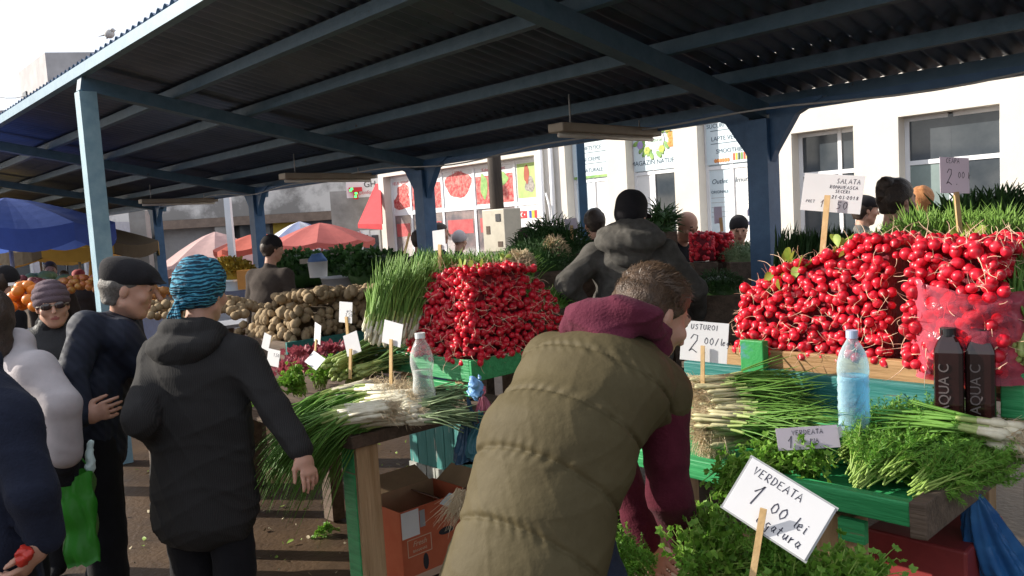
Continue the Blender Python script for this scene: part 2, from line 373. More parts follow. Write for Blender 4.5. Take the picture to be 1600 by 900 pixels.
m_glass = mat('dark_glass', (.035, .045, .055), .08, vs=1.5, col2=(.075, .085, .095), spec=.6)
m_glass2 = mat('shop_glass', (.10, .11, .12), .08, vs=3.0, col2=(.32, .24, .24), spec=.7, det=5)
m_signw = mat('sign_white', (.62, .72, .78), .4, var=.05)
m_signw2 = mat('sheet_white', (.78, .78, .78), .5, var=.04)
m_ink = mat('sign_ink', (.06, .10, .14), .6)
m_black = mat('black_ink', (.03, .03, .035), .6)
m_red = mat('red_print', (.55, .04, .06), .5, vs=14, col2=(.75, .22, .22))
m_meat = mat('meat_print', (.42, .012, .02), .45, vs=12, col2=(.62, .26, .22), sharp=(.42, .66), det=6)
m_greenp = mat('green_print', (.10, .30, .06), .5, vs=9, col2=(.35, .50, .15))
m_conc = mat('old_concrete', (.20, .19, .18), .9, vs=1.1, col2=(.42, .40, .38), bump=.4, bs=20, det=8)
m_concd = mat('dark_concrete', (.09, .085, .085), .9, vs=1.5, col2=(.2, .18, .17), bump=.4, bs=20, det=8)
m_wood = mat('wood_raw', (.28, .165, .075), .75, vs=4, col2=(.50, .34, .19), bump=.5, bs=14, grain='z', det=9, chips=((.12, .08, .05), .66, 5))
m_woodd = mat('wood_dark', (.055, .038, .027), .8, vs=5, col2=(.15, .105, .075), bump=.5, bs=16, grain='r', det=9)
m_gpaint = mat('green_paint', (.02, .22, .07), .5, vs=7, col2=(.05, .36, .13), bump=.45, bs=16, det=9, grain='r', chips=((.20, .15, .09), .63, 5))
m_teal = mat('teal_paint', (.015, .115, .11), .5, vs=5, col2=(.035, .19, .175), bump=.45, bs=14, det=9, grain='r', chips=((.13, .16, .14), .64, 5))
m_beige = mat('beige_metal', (.33, .28, .22), .5, var=.1)
m_grey = mat('grey_metal', (.36, .36, .37), .45, var=.1)
# ---------------------------------------------------------------- ground
mb = MB(); n = 60
xs = [-400, -120, -50]+[-25+i for i in range(51)]+[50, 120, 400]; ys = [-300, -80, -20]+[-4+i for i in range(45)]+[60, 120, 300, 800]
vs = [(x, y, .012*noise.noise(Vector((x*.5, y*.5, 0)))-.012) for y in ys for x in xs]; nx = len(xs)
mb.add(vs, [(j*nx+i, j*nx+i+1, (j+1)*nx+i+1, (j+1)*nx+i) for j in range(len(ys)-1) for i in range(nx-1)], 0, True)
g = mb.build('ground', m_ground); struct(g)
# ---------------------------------------------------------------- canopy over the stalls
NP, FP_, R0, BAY = 1.88, 4.95, -2.77, 3.75
def zs(p): return 3.015 - .1855*(p-NP)
RA, RB = -28.0, 7.5
can = thing('market_canopy', 'long open market canopy of corrugated sheet on blue painted steel posts', 'canopy', M(-2.77, 3.4, 0))
mb = MB(); lam = .11; step = lam/6; ncol = int((RB-RA)/step)
for k, (pa, pb, off) in enumerate([(1.86, 2.98, .008), (2.90, 4.45, .006), (4.37, 5.16, 0.0)]):
    rows = 4; vs = []
    for j in range(rows+1):
        p = pa+(pb-pa)*j/rows
        for i in range(ncol+1):
            r = RA+i*step; w = noise.noise(Vector((math.floor(r/.85)*3.1, p*.6, 2)))*.018
            lift = max(0, noise.noise(Vector((math.floor(r/.85)*1.7, k*5.3, 2))))*.012*(j == rows)
            vs.append(M(r, p, zs(p)+off+.016*math.sin(2*math.pi*r/lam)+w+lift))
    mb.add(vs, [(j*(ncol+1)+i, (j+1)*(ncol+1)+i, (j+1)*(ncol+1)+i+1, j*(ncol+1)+i+1) for j in range(rows) for i in range(ncol)], 0, True)
mb.build('roof_sheet', m_roof, can)
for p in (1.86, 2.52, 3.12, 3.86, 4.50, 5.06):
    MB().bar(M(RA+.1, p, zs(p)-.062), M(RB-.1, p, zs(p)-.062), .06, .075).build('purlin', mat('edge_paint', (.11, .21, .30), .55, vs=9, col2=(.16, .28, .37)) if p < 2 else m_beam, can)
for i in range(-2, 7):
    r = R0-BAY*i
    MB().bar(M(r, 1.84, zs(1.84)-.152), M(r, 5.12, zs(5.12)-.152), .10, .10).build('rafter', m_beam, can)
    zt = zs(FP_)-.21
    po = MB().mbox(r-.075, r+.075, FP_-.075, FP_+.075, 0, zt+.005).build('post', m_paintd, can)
    mb = MB()
    for s in (-1, 1):
        mb.prism([(0, 0), (0, -.38), (.03, -.31), (.18, -.09), (.36, -.012), (.36, 0)], M(r+s*.076, FP_-.035, zt+.10), ER*s, EZ, EP*.07)
    mb.build('gusset', m_paintd, po)
    if i % 2 == 1 or i == 6 or i < 0:
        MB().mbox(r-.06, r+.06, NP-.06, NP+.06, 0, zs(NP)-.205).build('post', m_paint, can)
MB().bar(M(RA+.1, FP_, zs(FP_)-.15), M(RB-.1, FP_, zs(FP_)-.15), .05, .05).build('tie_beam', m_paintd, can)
# drooping cable along the eave
mb = MB(); pts = []
for i in range(90):
    r = -13+i*.2; pts.append(M(r, 4.72+.05*math.sin(r), zs(4.72)-.19-.05*abs(math.sin(r*.83))-.02*math.sin(r*3)))
mb.tube(pts, .007, 5); tag(mb.build('cable', mat('cable_pale', (.42, .42, .42), .6)), 'thin pale electric cable drooping along the back edge of the canopy', 'cable')
# fluorescent lamps
for k, (r, lab) in enumerate([(-3.67, 'beige strip lamp under the eave over the man in the grey hoodie'), (-7.47, 'beige strip lamp under the eave beside the pharmacy cross'), (-11.6, 'beige strip lamp under the eave at the far post')]):
    z = 2.235; l = thing('strip_lamp', lab, 'lamp', M(r, 4.4, z), 'strip lamps under the canopy')
    MB().mbox(r-.07, r+.07, 3.9, 4.98, z, z+.06).build('housing', m_beige, l, bevel=.008)
    mb = MB(); mb.tube([M(r, 3.93, z-.018), M(r, 4.95, z-.018)], .016, 8); mb.build('tube', mat('lamp_tube', (.6, .56, .5), .3), l)
    mb = MB()
    for pp in (4.05, 4.8): mb.tube([M(r, pp, z+.05), M(r, pp, zs(pp)-.12)], .006, 4)
    mb.build('hanger', m_grey, l)
# ---------------------------------------------------------------- white shop building
SP = 13.3; REC = .28
shop = thing('shop_building', 'white rendered shop building with glazed doors, sign panels and sunlit wall', 'building', M(-8, SP, 0))
def rct(xl, yt, xr, yb=None, p=SP):
    a = onp(xl, yt, p); b = onp(xr, yt, p); z0 = 0 if yb is None else onp(xl, yb, p)[2]
    return [a[0], b[0], z0, a[2]]
OPS = {'w1': rct(1403, 183, 1562, 395), 'w2': rct(1236, 209, 1333), 'd3': rct(1087, 165, 1172), 'd4': rct(975, 188, 1050), 'd5': rct(880, 200, 945), 'meat': rct(598, 277, 836)}
for k in ('w2', 'd3', 'd4', 'd5', 'meat'): OPS[k][2] = .15
order = sorted(OPS.values(), key=lambda o: o[0]); TOP = 4.3; mb = MB(); cur = order[0][0]-.25
for o in order:
    mb.mbox(cur, o[0], SP, SP+.36, 0, TOP); mb.mbox(o[0], o[1], SP, SP+.36, o[3], TOP)
    if o[2] > 0: mb.mbox(o[0], o[1], SP, SP+.36, 0, o[2])
    cur = o[1]
mb.mbox(cur, cur+9, SP, SP+.36, 0, TOP)
mb.mbox(order[0][0]-.25, cur+9, SP+.37, SP+7, 0, TOP-.05)
mb.build('wall', m_wallw, shop)
MB().mbox(order[0][0]-.35, cur+9.1, SP-.12, SP+.4, TOP+.003, TOP+.12).build('cornice', m_wallw, shop)
def glazing(o, cols, rows, contents, bar=.07, open_top=False):
    """cols / rows: split fractions inside the opening; contents[(row, col)] = material of the cell. The lowest row is row 0."""
    r0, r1, z0, z1 = o; pf = SP+REC
    fr = MB(); C = [0]+cols+[1]; R = [0]+rows+[1]
    for c in C:
        r = r0+(r1-r0)*c; a = bar if c in (0, 1) else bar*.9
        r = min(max(r, r0+bar/2+.002), r1-bar/2-.002); fr.mbox(r-a/2, r+a/2, pf-.03, pf+.03, z0+.002, (z0+(z1-z0)*rows[0]) if (open_top and c not in (0, 1)) else z1-.002)
    for q in R:
        z = min(max(z0+(z1-z0)*q, z0+bar/2+.002), z1-bar/2-.002)
        for i in range(len(C)-1):
            ra = r0+(r1-r0)*C[i]+bar/2+.003; rb = r0+(r1-r0)*C[i+1]-bar/2-.003
            fr.mbox(ra, rb, pf-.027, pf+.027, z-bar/2, z+bar/2)
    f = fr.build('window_frame', m_frame, shop); cells = {}
    for i in range(len(C)-1):
        for j in range(len(R)-1):
            mt = contents.get((j, i), m_glass); a0 = r0+(r1-r0)*C[i]+.03; a1 = r0+(r1-r0)*C[i+1]-.03; b0 = z0+(z1-z0)*R[j]+.03; b1 = z0+(z1-z0)*R[j+1]-.03
            if open_top and j == len(R)-2:
                if i == 0: a1 = r0+(r1-r0)*C[1]-.0005
                else: a0 = r0+(r1-r0)*C[1]+.0005
            sgn = mt not in (m_glass, m_glass2)
            ob = MB().mbox(a0, a1, pf-.008, pf+.012, b0, b1).build('sign_panel' if sgn else 'pane', mt, f)
            cells[(j, i)] = (a0, a1, b0, b1, ob)
    return f, cells
NF = -EP
def fac(r, z, d=.012): return M(r, SP+REC-d, z)
glazing(OPS['w1'], [.48], [.66], {(0, 0): mat('frosted_pane', (.22, .28, .27), .3, vs=2, var=.2)}, open_top=True)
glazing(OPS['w2'], [.68], [.74], {})
# juice shop door
f3, c3 = glazing(OPS['d3'], [.5], [.66], {(1, 0): m_signw, (1, 1): m_signw, (0, 0): m_signw, (0, 1): m_signw2})
o = OPS['d3']; w = o[1]-o[0]; zt = o[2]+(o[3]-o[2])*.66
sg = MB().mbox(o[0]+.05, o[1]-.05, SP+REC-.05, SP+REC-.036, zt+.06, o[3]-.05).build('sign_panel', m_signw, shop)
rc = (o[0]+o[1])/2; hh = o[3]-zt
lns = [('FRESHURI', .86), ('SUCURI NATURALE', .645), ('LAPTE VEGETAL', .44), ('SMOOTHIES', .24)]
for t, fz in lns: printed('lettering', t, M(rc, SP+REC-.053, zt+hh*fz-.02), ER, EZ, .115, m_ink, sg)
mb = MB()
for fz in (.80, .585, .38): mb.mbox(rc-.42, rc+.42, SP+REC-.054, SP+REC-.0505, zt+hh*fz-.008, zt+hh*fz+.004)
mb.build('rule_line', m_ink, sg)
mb = MB()
for k in range(7): mb.mbox(rc+.05+k*.055, rc+.09+k*.055, SP+REC-.054, SP+REC-.0505, zt+.11, zt+.24, k % 4)
mb.build('juice_bottle_print', [mat('jr', (.6, .12, .05)), mat('jy', (.6, .5, .05)), mat('jk', (.05, .08, .05)), mat('jg', (.2, .35, .08))], sg)
mb = MB()
for k in range(6): mb.ell(M(rc-.33+k*.055, SP+REC-.052, zt+.13), (.035, .003, .04), RM, 10, 6)
mb.build('fruit_print', mat('fr_', (.62, .16, .06), vs=20, col2=(.7, .35, .1)), sg)
for (k, tx, zz, sz) in [((0, 0), 'Outlet', .88, .13), ((0, 0), 'ORIGINALE', .80, .075), ((0, 1), 'Imunitar', .88, .14)]:
    a0, a1, b0, b1, ob = c3[k]; printed('lettering', tx, fac((a0+a1)/2, b0+(b1-b0)*zz), ER, EZ, sz, m_ink, f3, shear=.2 if sz > .1 else 0)
mb = MB(); a0, a1, b0, b1, ob = c3[(0, 1)]
for k in range(4): mb.mbox(a0+.06, a1-.1, SP+REC-.012, SP+REC-.0085, b0+(b1-b0)*(.80-.035*k), b0+(b1-b0)*(.80-.035*k)+.008)
a0, a1, b0, b1, ob = c3[(0, 0)]
for k in range(5): mb.mbox(a0+.06, a1-.08, SP+REC-.012, SP+REC-.0085, b0+(b1-b0)*(.76-.04*k), b0+(b1-b0)*(.76-.04*k)+.008)
mb.build('text_line', m_grey, f3)
a0, a1, b0, b1, ob = c3[(0, 1)]; mb = MB(); rc2 = a1-.17; zb = b0+(b1-b0)*.52
mb.prism([(-.09, 0), (.09, 0), (.09, .27), (.06, .32), (.06, .37), (-.06, .37), (-.06, .32), (-.09, .27)], fac(rc2, zb), ER, EZ, EP*.003)
mb.mbox(rc2-.08, rc2+.08, SP+REC-.0155, SP+REC-.0125, zb+.07, zb+.17, 1)
mb.build('bottle_print', [mat('navy_print', (.03, .03, .08)), m_signw], f3)
# health shop door with flower emblem
f4, c4 = glazing(OPS['d4'], [.42], [.68], {(1, 0): m_signw, (1, 1): m_signw, (0, 0): m_signw2})
o = OPS['d4']; zt = o[2]+(o[3]-o[2])*.68; rc = (o[0]+o[1])/2
sg = MB().mbox(o[0]+.04, o[1]-.04, SP+REC-.05, SP+REC-.036, zt+.05, o[3]-.05).build('sign_panel', m_signw, shop)
printed('lettering', 'MAGAZIN NATURIST', M(rc, SP+REC-.053, zt+.17), ER, EZ, .135, m_ink, sg)
mb = MB(); cz = zt+(o[3]-zt)*.58; rnd = random.Random(5)
for k in range(26):
    a = 2*math.pi*k/26+rnd.uniform(-.1, .1); R_ = rnd.uniform(.27, .44); c = M(rc+math.cos(a)*R_*1.15, SP+REC-.052-k*.0001, cz+math.sin(a)*R_*.72)
    mb.ell(c, (.10, .002, .05), RM @ Matrix.Rotation(-a+rnd.uniform(-.6, .6), 3, 'Y'), 8, 4, 0)
for k, (a, q, mi) in enumerate([(.2, .36, 1), (.75, .4, 2), (1.2, .36, 2), (2.6, .38, 3), (3.4, .36, 3), (5.2, .3, 4), (5.9, .38, 1), (4.1, .33, 4)]):
    for j in range(6):
        b = j*math.pi/3; c = M(rc+math.cos(a)*q*1.1+math.cos(b)*.045, SP+REC-.056-k*.0002, cz+math.sin(a)*q*.7+math.sin(b)*.045)
        mb.ell(c, (.04, .002, .04), RM, 8, 4, mi)
mb.ell(M(rc, SP+REC-.057, cz), (.24, .002, .2), RM, 16, 6, 5)
mb.build('flower_emblem', [m_greenp, mat('fl_o', (.7, .25, .05)), mat('fl_y', (.7, .6, .1)), mat('fl_l', (.4, .32, .6)), mat('fl_g', (.45, .55, .1)), m_signw2], sg)
printed('lettering', 'Natural', M(rc, SP+REC-.061, cz-.03), ER, EZ, .11, mat('green_ink', (.1, .3, .15)), sg, shear=.25)
# third door
f5, c5 = glazing(OPS['d5'], [.5], [.66], {(1, 0): m_signw, (1, 1): m_signw, (0, 0): m_signw, (0, 1): m_signw2})
o = OPS['d5']; zt = o[2]+(o[3]-o[2])*.66; rc = (o[0]+o[1])/2; hh = o[3]-zt
sg = MB().mbox(o[0]+.04, o[1]-.04, SP+REC-.05, SP+REC-.036, zt+.05, o[3]-.05).build('sign_panel', m_signw, shop)
for t, fz in [('SUPLIMENTE', .8), ('DIETETICE', .58), ('SI CREME', .38), ('NATURALE', .18)]: printed('lettering', t, M(rc, SP+REC-.053, zt+hh*fz-.03), ER, EZ, .12, m_ink, sg)
mb = MB()
for fz in (.72, .51, .31): mb.mbox(rc-.4, rc+.4, SP+REC-.054, SP+REC-.0505, zt+hh*fz-.008, zt+hh*fz+.004)
mb.build('rule_line', m_ink, sg)
mb = MB(); mb.mbox(o[0]+.04, o[1]-.04, SP+REC-.054, SP+REC-.0505, zt+.055, zt+.11); mb.build('green_band', m_greenp, sg)
# butcher front: five bays
o = OPS['meat']; W_ = o[1]-o[0]
cf = [(onp(x, 300, SP+REC)[0]-o[0])/W_ for x in (642, 692, 742, 806)]
m_pg = {(0, i): m_glass2 for i in range(4)}; m_pg[(0, 4)] = m_signw2
for i in range(5): m_pg[(1, i)] = m_signw2
fm, cm = glazing(o, cf, [.645], m_pg, .09)
def cell(k): return cm[k][:4]
a0, a1, b0, b1 = cell((1, 0)); printed('lettering', 'HELAL KEBAP', fac((a0+a1)/2, b1-.22), ER, EZ, .13, m_red, fm)
def blob(name, rc, zc, rx, rz, mt, seed, wob=.35, par=fm, pd=.010):
    rnd = random.Random(seed); pts = []
    for k in range(22):
        a = 2*math.pi*k/22; q = 1+wob*noise.noise(Vector((math.cos(a)*1.3, math.sin(a)*1.3, seed))); pts.append((math.cos(a)*rx*q, math.sin(a)*rz*q))
    MB().prism(pts, fac(rc, zc, pd), ER, EZ, EP*.0015).build(name, mt, par)
blob('meat_print', a0+.55, b0+.62, .32, .2, m_meat, 3); blob('meat_print', a0+.5, b0+.28, .5, .2, m_meat, 4, pd=.0125); blob('meat_print', a1-.38, b0+.36, .34, .24, m_meat, 6, pd=.0145)
a0, a1, b0, b1 = cell((1, 1)); MB().mbox(a0+.05, a1-.02, SP+REC-.011, SP+REC-.0085, b0+.05, b0+.75).build('meat_print', m_meat, fm)
a0, a1, b0, b1 = cell((1, 2)); blob('meat_print', (a0+a1)/2, b0+.62, (a1-a0)*.42, .36, m_meat, 11, .3); printed('lettering', 'CARNE', fac((a0+a1)/2, b1-.14), ER, EZ, .13, m_red, fm)
a0, a1, b0, b1 = cell((1, 3)); MB().mbox(a0+.04, a1-.04, SP+REC-.011, SP+REC-.0085, b0+.04, b1-.28).build('meat_print', m_meat, fm)
blob('salad_print', a0+.35, b0+.5, .14, .3, m_greenp, 21, pd=.0135); blob('salad_print', a1-.5, b1-.4, .3, .16, m_greenp, 22, pd=.0145); blob('sausage_print', a1-.75, b1-.3, .14, .14, mat('saus', (.75, .35, .3)), 23, pd=.0165)
printed('lettering', 'Kebap Restaurant', fac((a0+a1)/2, b1-.17), ER, EZ, .12, m_red, fm)
a0, a1, b0, b1 = cell((1, 4)); MB().mbox(a0+.06, a1-.04, SP+REC-.011, SP+REC-.0085, b0+.1, b1-.1).build('lime_print', mat('lime', (.38, .52, .16), .5), fm)
rc = (a0+a1)/2; blob('hen_print', rc+.02, b0+.42, .17, .2, mat('hen_d', (.10, .09, .09), vs=20, col2=(.5, .45, .4)), 31, pd=.0135); blob('hen_print', rc-.07, b0+.66, .09, .22, mat('hen_r', (.35, .07, .03)), 33, pd=.0155)
a0, a1, b0, b1 = cell((0, 4)); zz = b1-.24
mb = MB(); mb.mbox(a0+.05, a0+.33, SP+REC-.012, SP+REC-.0085, zz-.09, zz+.09, 0); mb.ell(fac(a0+.16, zz, .012), (.055, .002, .055), RM, 12, 6, 1); mb.ell(fac(a0+.176, zz, .0135), (.044, .002, .044), RM, 12, 6, 0); mb.ell(fac(a0+.245, zz, .0135), (.022, .002, .022), RM, 5, 4, 1)
mb.build('flag_print', [mat('flag_red', (.62, .02, .03)), m_signw2], fm)
mb = MB()
for k in range(3): mb.mbox(a0+.40+k*.09, a0+.49+k*.09, SP+REC-.012, SP+REC-.0085, zz-.09, zz+.09, k)
mb.build('flag_print', [mat('flag_blue', (.02, .06, .35)), mat('flag_yellow', (.75, .55, .03)), mat('flag_red2', (.6, .02, .03))], fm)
printed('lettering', 'MACELARIA', fac((a0+a1)/2, b1-.72), ER, EZ, .10, m_ink, fm); printed('lettering', 'KARDESLER', fac((a0+a1)/2, b1-1.12), ER, EZ, .125, m_red, fm)
mb = MB()
for k in range(8):
    aa = 2*math.pi*k/8; mb.ell(fac((a0+a1)/2+.12+math.cos(aa)*.07, b1-1.32+math.sin(aa)*.07, .011), (.025, .002, .025), RM, 6, 4)
mb.build('wreath_print', m_red, fm)
a0, a1, b0, b1 = cell((0, 3)); MB().mbox(a1-.55, a1-.04, SP+REC-.011, SP+REC-.0085, b1-.38, b1-.06).build('cow_print', mat('cow', (.05, .10, .05), vs=8, col2=(.55, .7, .5), sharp=(.45, .55)), fm)
mb = MB()
for i in range(4):
    a0, a1, b0, b1 = cell((0, i)); mb.mbox(a0+.12, a1-.1, SP+REC+.02-.032, SP+REC-.0085, b1-.62, b1-.25)
mb.build('red_reflection', mat('reflection_red', (.42, .05, .06), .4, vs=6, col2=(.55, .12, .12)), fm)  # red reflections in the lower panes, painted as thin red plates
# downpipes on the wall
for px, lab in ((846, 'drain'), (862, 'drain')):
    rr = onp(px, 300, SP-.1)[0]; mb = MB(); mb.tube([M(rr, SP-.07, 0), M(rr, SP-.07, 3.9)], .055, 10); mb.build('downpipe', m_frame, shop)
mb = MB(); z_ = 3.55; mb.tube([M(-22, SP-.03, 3.5)]+[M(-22+k, SP-.03, z_-.04*math.sin(k*1.7)) for k in range(1, 24)], .014, 5); mb.build('wall_cable', m_grey, shop)
rr = onp(851, 300, SP-.1)[0]; mb = MB(); mb.tube([M(rr, SP-.06, 2.3), M(rr+.18, SP-.16, 2.0), M(rr+.22, SP-.16, 1.5), M(rr+.1, SP-.08, 1.2), M(rr+.35, SP-.08, .8)], .022, 6); mb.build('hose', m_frame, shop)
# ---------------------------------------------------------------- dark pole with meter box
pb = at(780, 380, 12.2); pole = MB(); pole.tube([(pb.x, pb.y, 0), (pb.x, pb.y, 4.4)], [.12, .10], 10); tag(pole.build('utility_pole', mat('pole_dark', (.028, .020, .016), .8, vs=6, col2=(.06, .045, .035), bump=.4, grain='z')), 'dark wooden utility pole in front of the butcher windows', 'pole')
ca = at(765, 352, 12.0); bx = thing('meter_box', 'beige electricity meter cabinet with small window beside the dark pole', 'meter box', (ca.x, ca.y, .9))
mb = MB(); r_, p_, _ = rp(Vector((ca.x, ca.y, 0))); zt = at(765, 328, 12.0).z; mb.mbox(r_-.02, r_+.46, p_-.12, p_+.22, zt-.62, zt); mb.build('cabinet', mat('meter_beige', (.46, .42, .34), .5, var=.12), bx, bevel=.01)
MB().mbox(r_+.28, r_+.38, p_-.13, p_-.121, zt-.18, zt-.07).build('meter_window', m_black, bx)
mb = MB(); mb.mbox(r_+.06, r_+.14, p_-.127, p_-.121, zt-.36, zt-.24); mb.mbox(r_+.3, r_+.40, p_-.127, p_-.121, zt-.55, zt-.47); mb.build('sticker', m_woodd, bx)
tag(MB().mbox(r_+.03, r_+.43, p_-.1, p_+.2, 0, zt-.63).build('meter_plinth', m_conc), 'grey concrete plinth under the beige meter cabinet', 'plinth')
# ---------------------------------------------------------------- pharmacy sign, red awning and annex
an = thing('pharmacy_annex', 'low shabby annex with white window frames at the end of the shops', 'building', at(575, 400, 25).xy.to_3d())
a = at(520, 380, 25.2); b = at(600, 380, 25.2)
mb = MB(); mb.box(((a.x+b.x)/2, 25.6, 1.5), (b.x-a.x, .6, 3.0)); mb.build('wall', m_conc, an)
for px in (572, 588):
    c = at(px, 392, 25.25); fr = MB().box((c.x, 25.27, c.z-.1), (.30, .06, 1.5)).build('window_frame', m_frame, an)
    MB().box((c.x, 25.22, c.z+.25), (.22, .05, .5)).build('pane', m_glass, fr); MB().box((c.x, 25.22, c.z-.42), (.22, .05, .5)).build('pane', m_glass, fr)
sgn = thing('pharmacy_sign', 'white sign board with red and green lit pharmacy cross', 'sign', at(560, 300, 24.8))
c = at(566, 294, 24.8); MB().box((c.x, 24.9, c.z), (1.0, .12, .55)).build('board', m_signw2, sgn)
c = at(555, 296, 24.7)
mb = MB(); mb.box((c.x, 24.74, c.z), (.40, .10, .13)); mb.box((c.x, 24.742, c.z-.12), (.13, .10, .36)); mb.build('cross', mat('cross_red', (.6, .03, .04), .4), sgn)
def emit(name, col, st):
    mt = bpy.data.materials.new(name); mt.use_nodes = True; bb = mt.node_tree.nodes['Principled BSDF']; bb.inputs['Base Color'].default_value = tuple(col)+(1,); bb.inputs['Emission Color'].default_value = tuple(col)+(1,); bb.inputs['Emission Strength'].default_value = st; return mt
mb = MB()
for dx, dz in ((-.10, .02), (.02, -.12), (.0, -.22), (-.14, -.02)): mb.box((c.x+dx, 24.68, c.z+dz), (.07, .02, .06))
mb.build('led', emit('led_green', (.05, .9, .15), 2.0), sgn)
c = at(578, 292, 24.8); printed('lettering', 'GH', (c.x, 24.83, c.z), Vector((1, 0, 0)), EZ, .26, m_black, sgn); printed('lettering', 'Confort', (c.x-.12, 24.83, c.z-.21), Vector((1, 0, 0)), EZ, .16, m_red, sgn)
ap = at(590, 285, 23.4); aw = MB()
q = [at(559, 350, 23.0), at(597, 350, 22.4), at(594, 287, 23.6), at(587, 287, 23.7)]
aw.prism([(0, 0), (1, 0)], q[0], EP, EZ, EP*0) if False else None
dn = Vector((.02, .03, 0))
aw.add([q[0], q[1], q[2], q[3], q[0]+dn, q[1]+dn, q[2]+dn, q[3]+dn], [(0, 1, 2, 3), (7, 6, 5, 4), (0, 4, 5, 1), (1, 5, 6, 2), (2, 6, 7, 3), (3, 7, 4, 0)])
aw.add([q[0], q[1], q[1]-EZ*.16, q[0]-EZ*.12], [(0, 1, 2, 3)])
tag(aw.build('awning', mat('awning_red', (.55, .03, .04), .7, var=.15)), 'bright red fabric awning sloping down at the end of the shops', 'awning')
# vertical sign strip
c = at(559, 370, 22.8); st_ = thing('strip_sign', 'narrow white vertical sign with red letters under the red awning', 'sign', c)
MB().box((c.x, c.y+.05, c.z-.35), (.26, .04, 1.0)).build('board', m_signw2, st_)
for k, ch in enumerate('NON'): printed('lettering', ch, (c.x, c.y+.02, c.z-.02-k*.28), Vector((1, 0, 0)), EZ, .26, m_red, st_)
# ---------------------------------------------------------------- old concrete building behind
ob_ = thing('old_hall', 'long grey weathered concrete hall with peeling parapet band and dark shopfronts', 'building', Vector((-13, 32, 0)))
x0, x1 = at(60, 300, 32).x, at(600, 300, 32).x
MB().box(((x0+x1)/2, 34.5, 2.6), (x1-x0, 5, 5.2)).build('wall', m_concd, ob_)
zt, zb = at(450, 288, 32).z, at(450, 334, 32).z
MB().box(((x0+x1)/2, 31.7, (zt+zb)/2), (x1-x0, .55, zt-zb)).build('parapet', mat('peeling', (.24, .23, .22), .9, vs=.55, col2=(.62, .60, .58), sharp=(.42, .55), det=9, bump=.3, bs=14), ob_)
MB().box(((x0+x1)/2, 31.6, zb-.18), (x1-x0, .7, .34)).build('beam', mat('beam_brown', (.20, .15, .12), .8, var=.2), ob_)
for px in (222, 350, 540, 610):
    c = at(px, 380, 31.4); MB().box((c.x, 31.5, (zb-.35)/2), (.55, .4, zb-.36)).build('column', m_conc, ob_)
for (pa, pb2, mt) in ((430, 470, mat('poster_yellow', (.55, .42, .06), .6)), (475, 530, m_glass), (240, 340, m_grey), (370, 425, m_glass)):
    a = at(pa, 400, 31.9); b = at(pb2, 400, 31.9); MB().box(((a.x+b.x)/2, 31.96, 1.3), (b.x-a.x, .07, 1.9)).build('shopfront', mt, ob_)
# tall block top left
tb = thing('concrete_tower', 'tall pale concrete block rising behind the canopy at the upper left', 'building', Vector((-24, 42, 0)))
a, b = at(70, 82, 40), at(150, 82, 40); l = at(28, 105, 44)
mb = MB(); mb.v = []; pts2 = [(l.x, l.y), (a.x, a.y), (b.x+6, b.y+2), (b.x+4, b.y+10), (l.x+2, l.y+8)]
zz = a.z; mb.prism([(x, y) for x, y in pts2], (0, 0, 0), Vector((1, 0, 0)), Vector((0, 1, 0)), EZ*zz); mb.build('wall', mat('tower_conc', (.42, .41, .42), .9, vs=.8, var=.18, bump=.3, bs=8), tb)
d = Vector((a.x-l.x, a.y-l.y, 0)).normalized(); c = Vector((l.x, l.y, 0))+d*1.0; nn = Vector((d.y, -d.x, 0))
MB().box(c+EZ*(zz-2.2)+nn*.02, (.7, .1, 2.0), rot_from(d, nn, EZ)).build('window', m_glass, tb)
a = at(0, 170, 46); b = at(60, 170, 46)
tag(MB().box(((a.x+b.x)/2-3, 49, a.z/2), (b.x-a.x+8, 5, a.z)).build('low_block', mat('low_conc', (.36, .34, .35), .9, vs=.8, var=.15)), 'grey low roof block left of the pale tower', 'building')
pa, pb = at(-40, 138, 30), at(125, 106, 18); mb = MB(); mb.tube([pa.lerp(pb, t)-EZ*.5*math.sin(math.pi*t) for t in [i/10 for i in range(11)]], .012, 4); tag(mb.build('overhead_wire', m_black), 'thin dark overhead wire crossing the white sky at left', 'wire')
c = at(171, 53, 22); bd = MB(); bd.ell(c, (.14, .10, .12), None, 12, 8); bd.ell(c+Vector((.10, -.02, .08)), (.07, .06, .06), None, 10, 6); bd.tube([c, c+Vector((-.30, 0, -.05))], [.06, .015], 6, flat=.4); bd.tube([c+Vector((0, .02, .04)), c+Vector((-.12, .2, .02)), c+Vector((-.24, .32, -.05))], [.05, .06, .01], 6, flat=.3); bd.tube([c+Vector((.16, -.02, .08)), c+Vector((.2, -.02, .07))], [.015, .004], 5)
tag(bd.build('bird', mat('bird_grey', (.45, .44, .43), .7, vs=8, var=.3)), 'small pale grey bird flying above the canopy edge', 'bird')
# white low building far left, far trees of the yard not visible
wb = thing('low_white_building', 'low white building with small dark windows behind the market stalls at left', 'building', Vector((-16, 27, 0)))
a, b = at(-60, 400, 26), at(172, 400, 26); MB().box(((a.x+b.x)/2, 28, 1.25), (b.x-a.x, 4, 2.5)).build('wall', mat('lilac_wall', (.50, .49, .54), .8, var=.08), wb)
for px in (35, 92, 120, 155):
    c = at(px, 428, 25.9); fr = MB().box((c.x, 25.96, c.z+.05), (.62, .09, .9)).build('window_frame', m_frame, wb); MB().box((c.x, 25.90, c.z+.05), (.5, .05, .78)).build('pane', m_glass, fr)
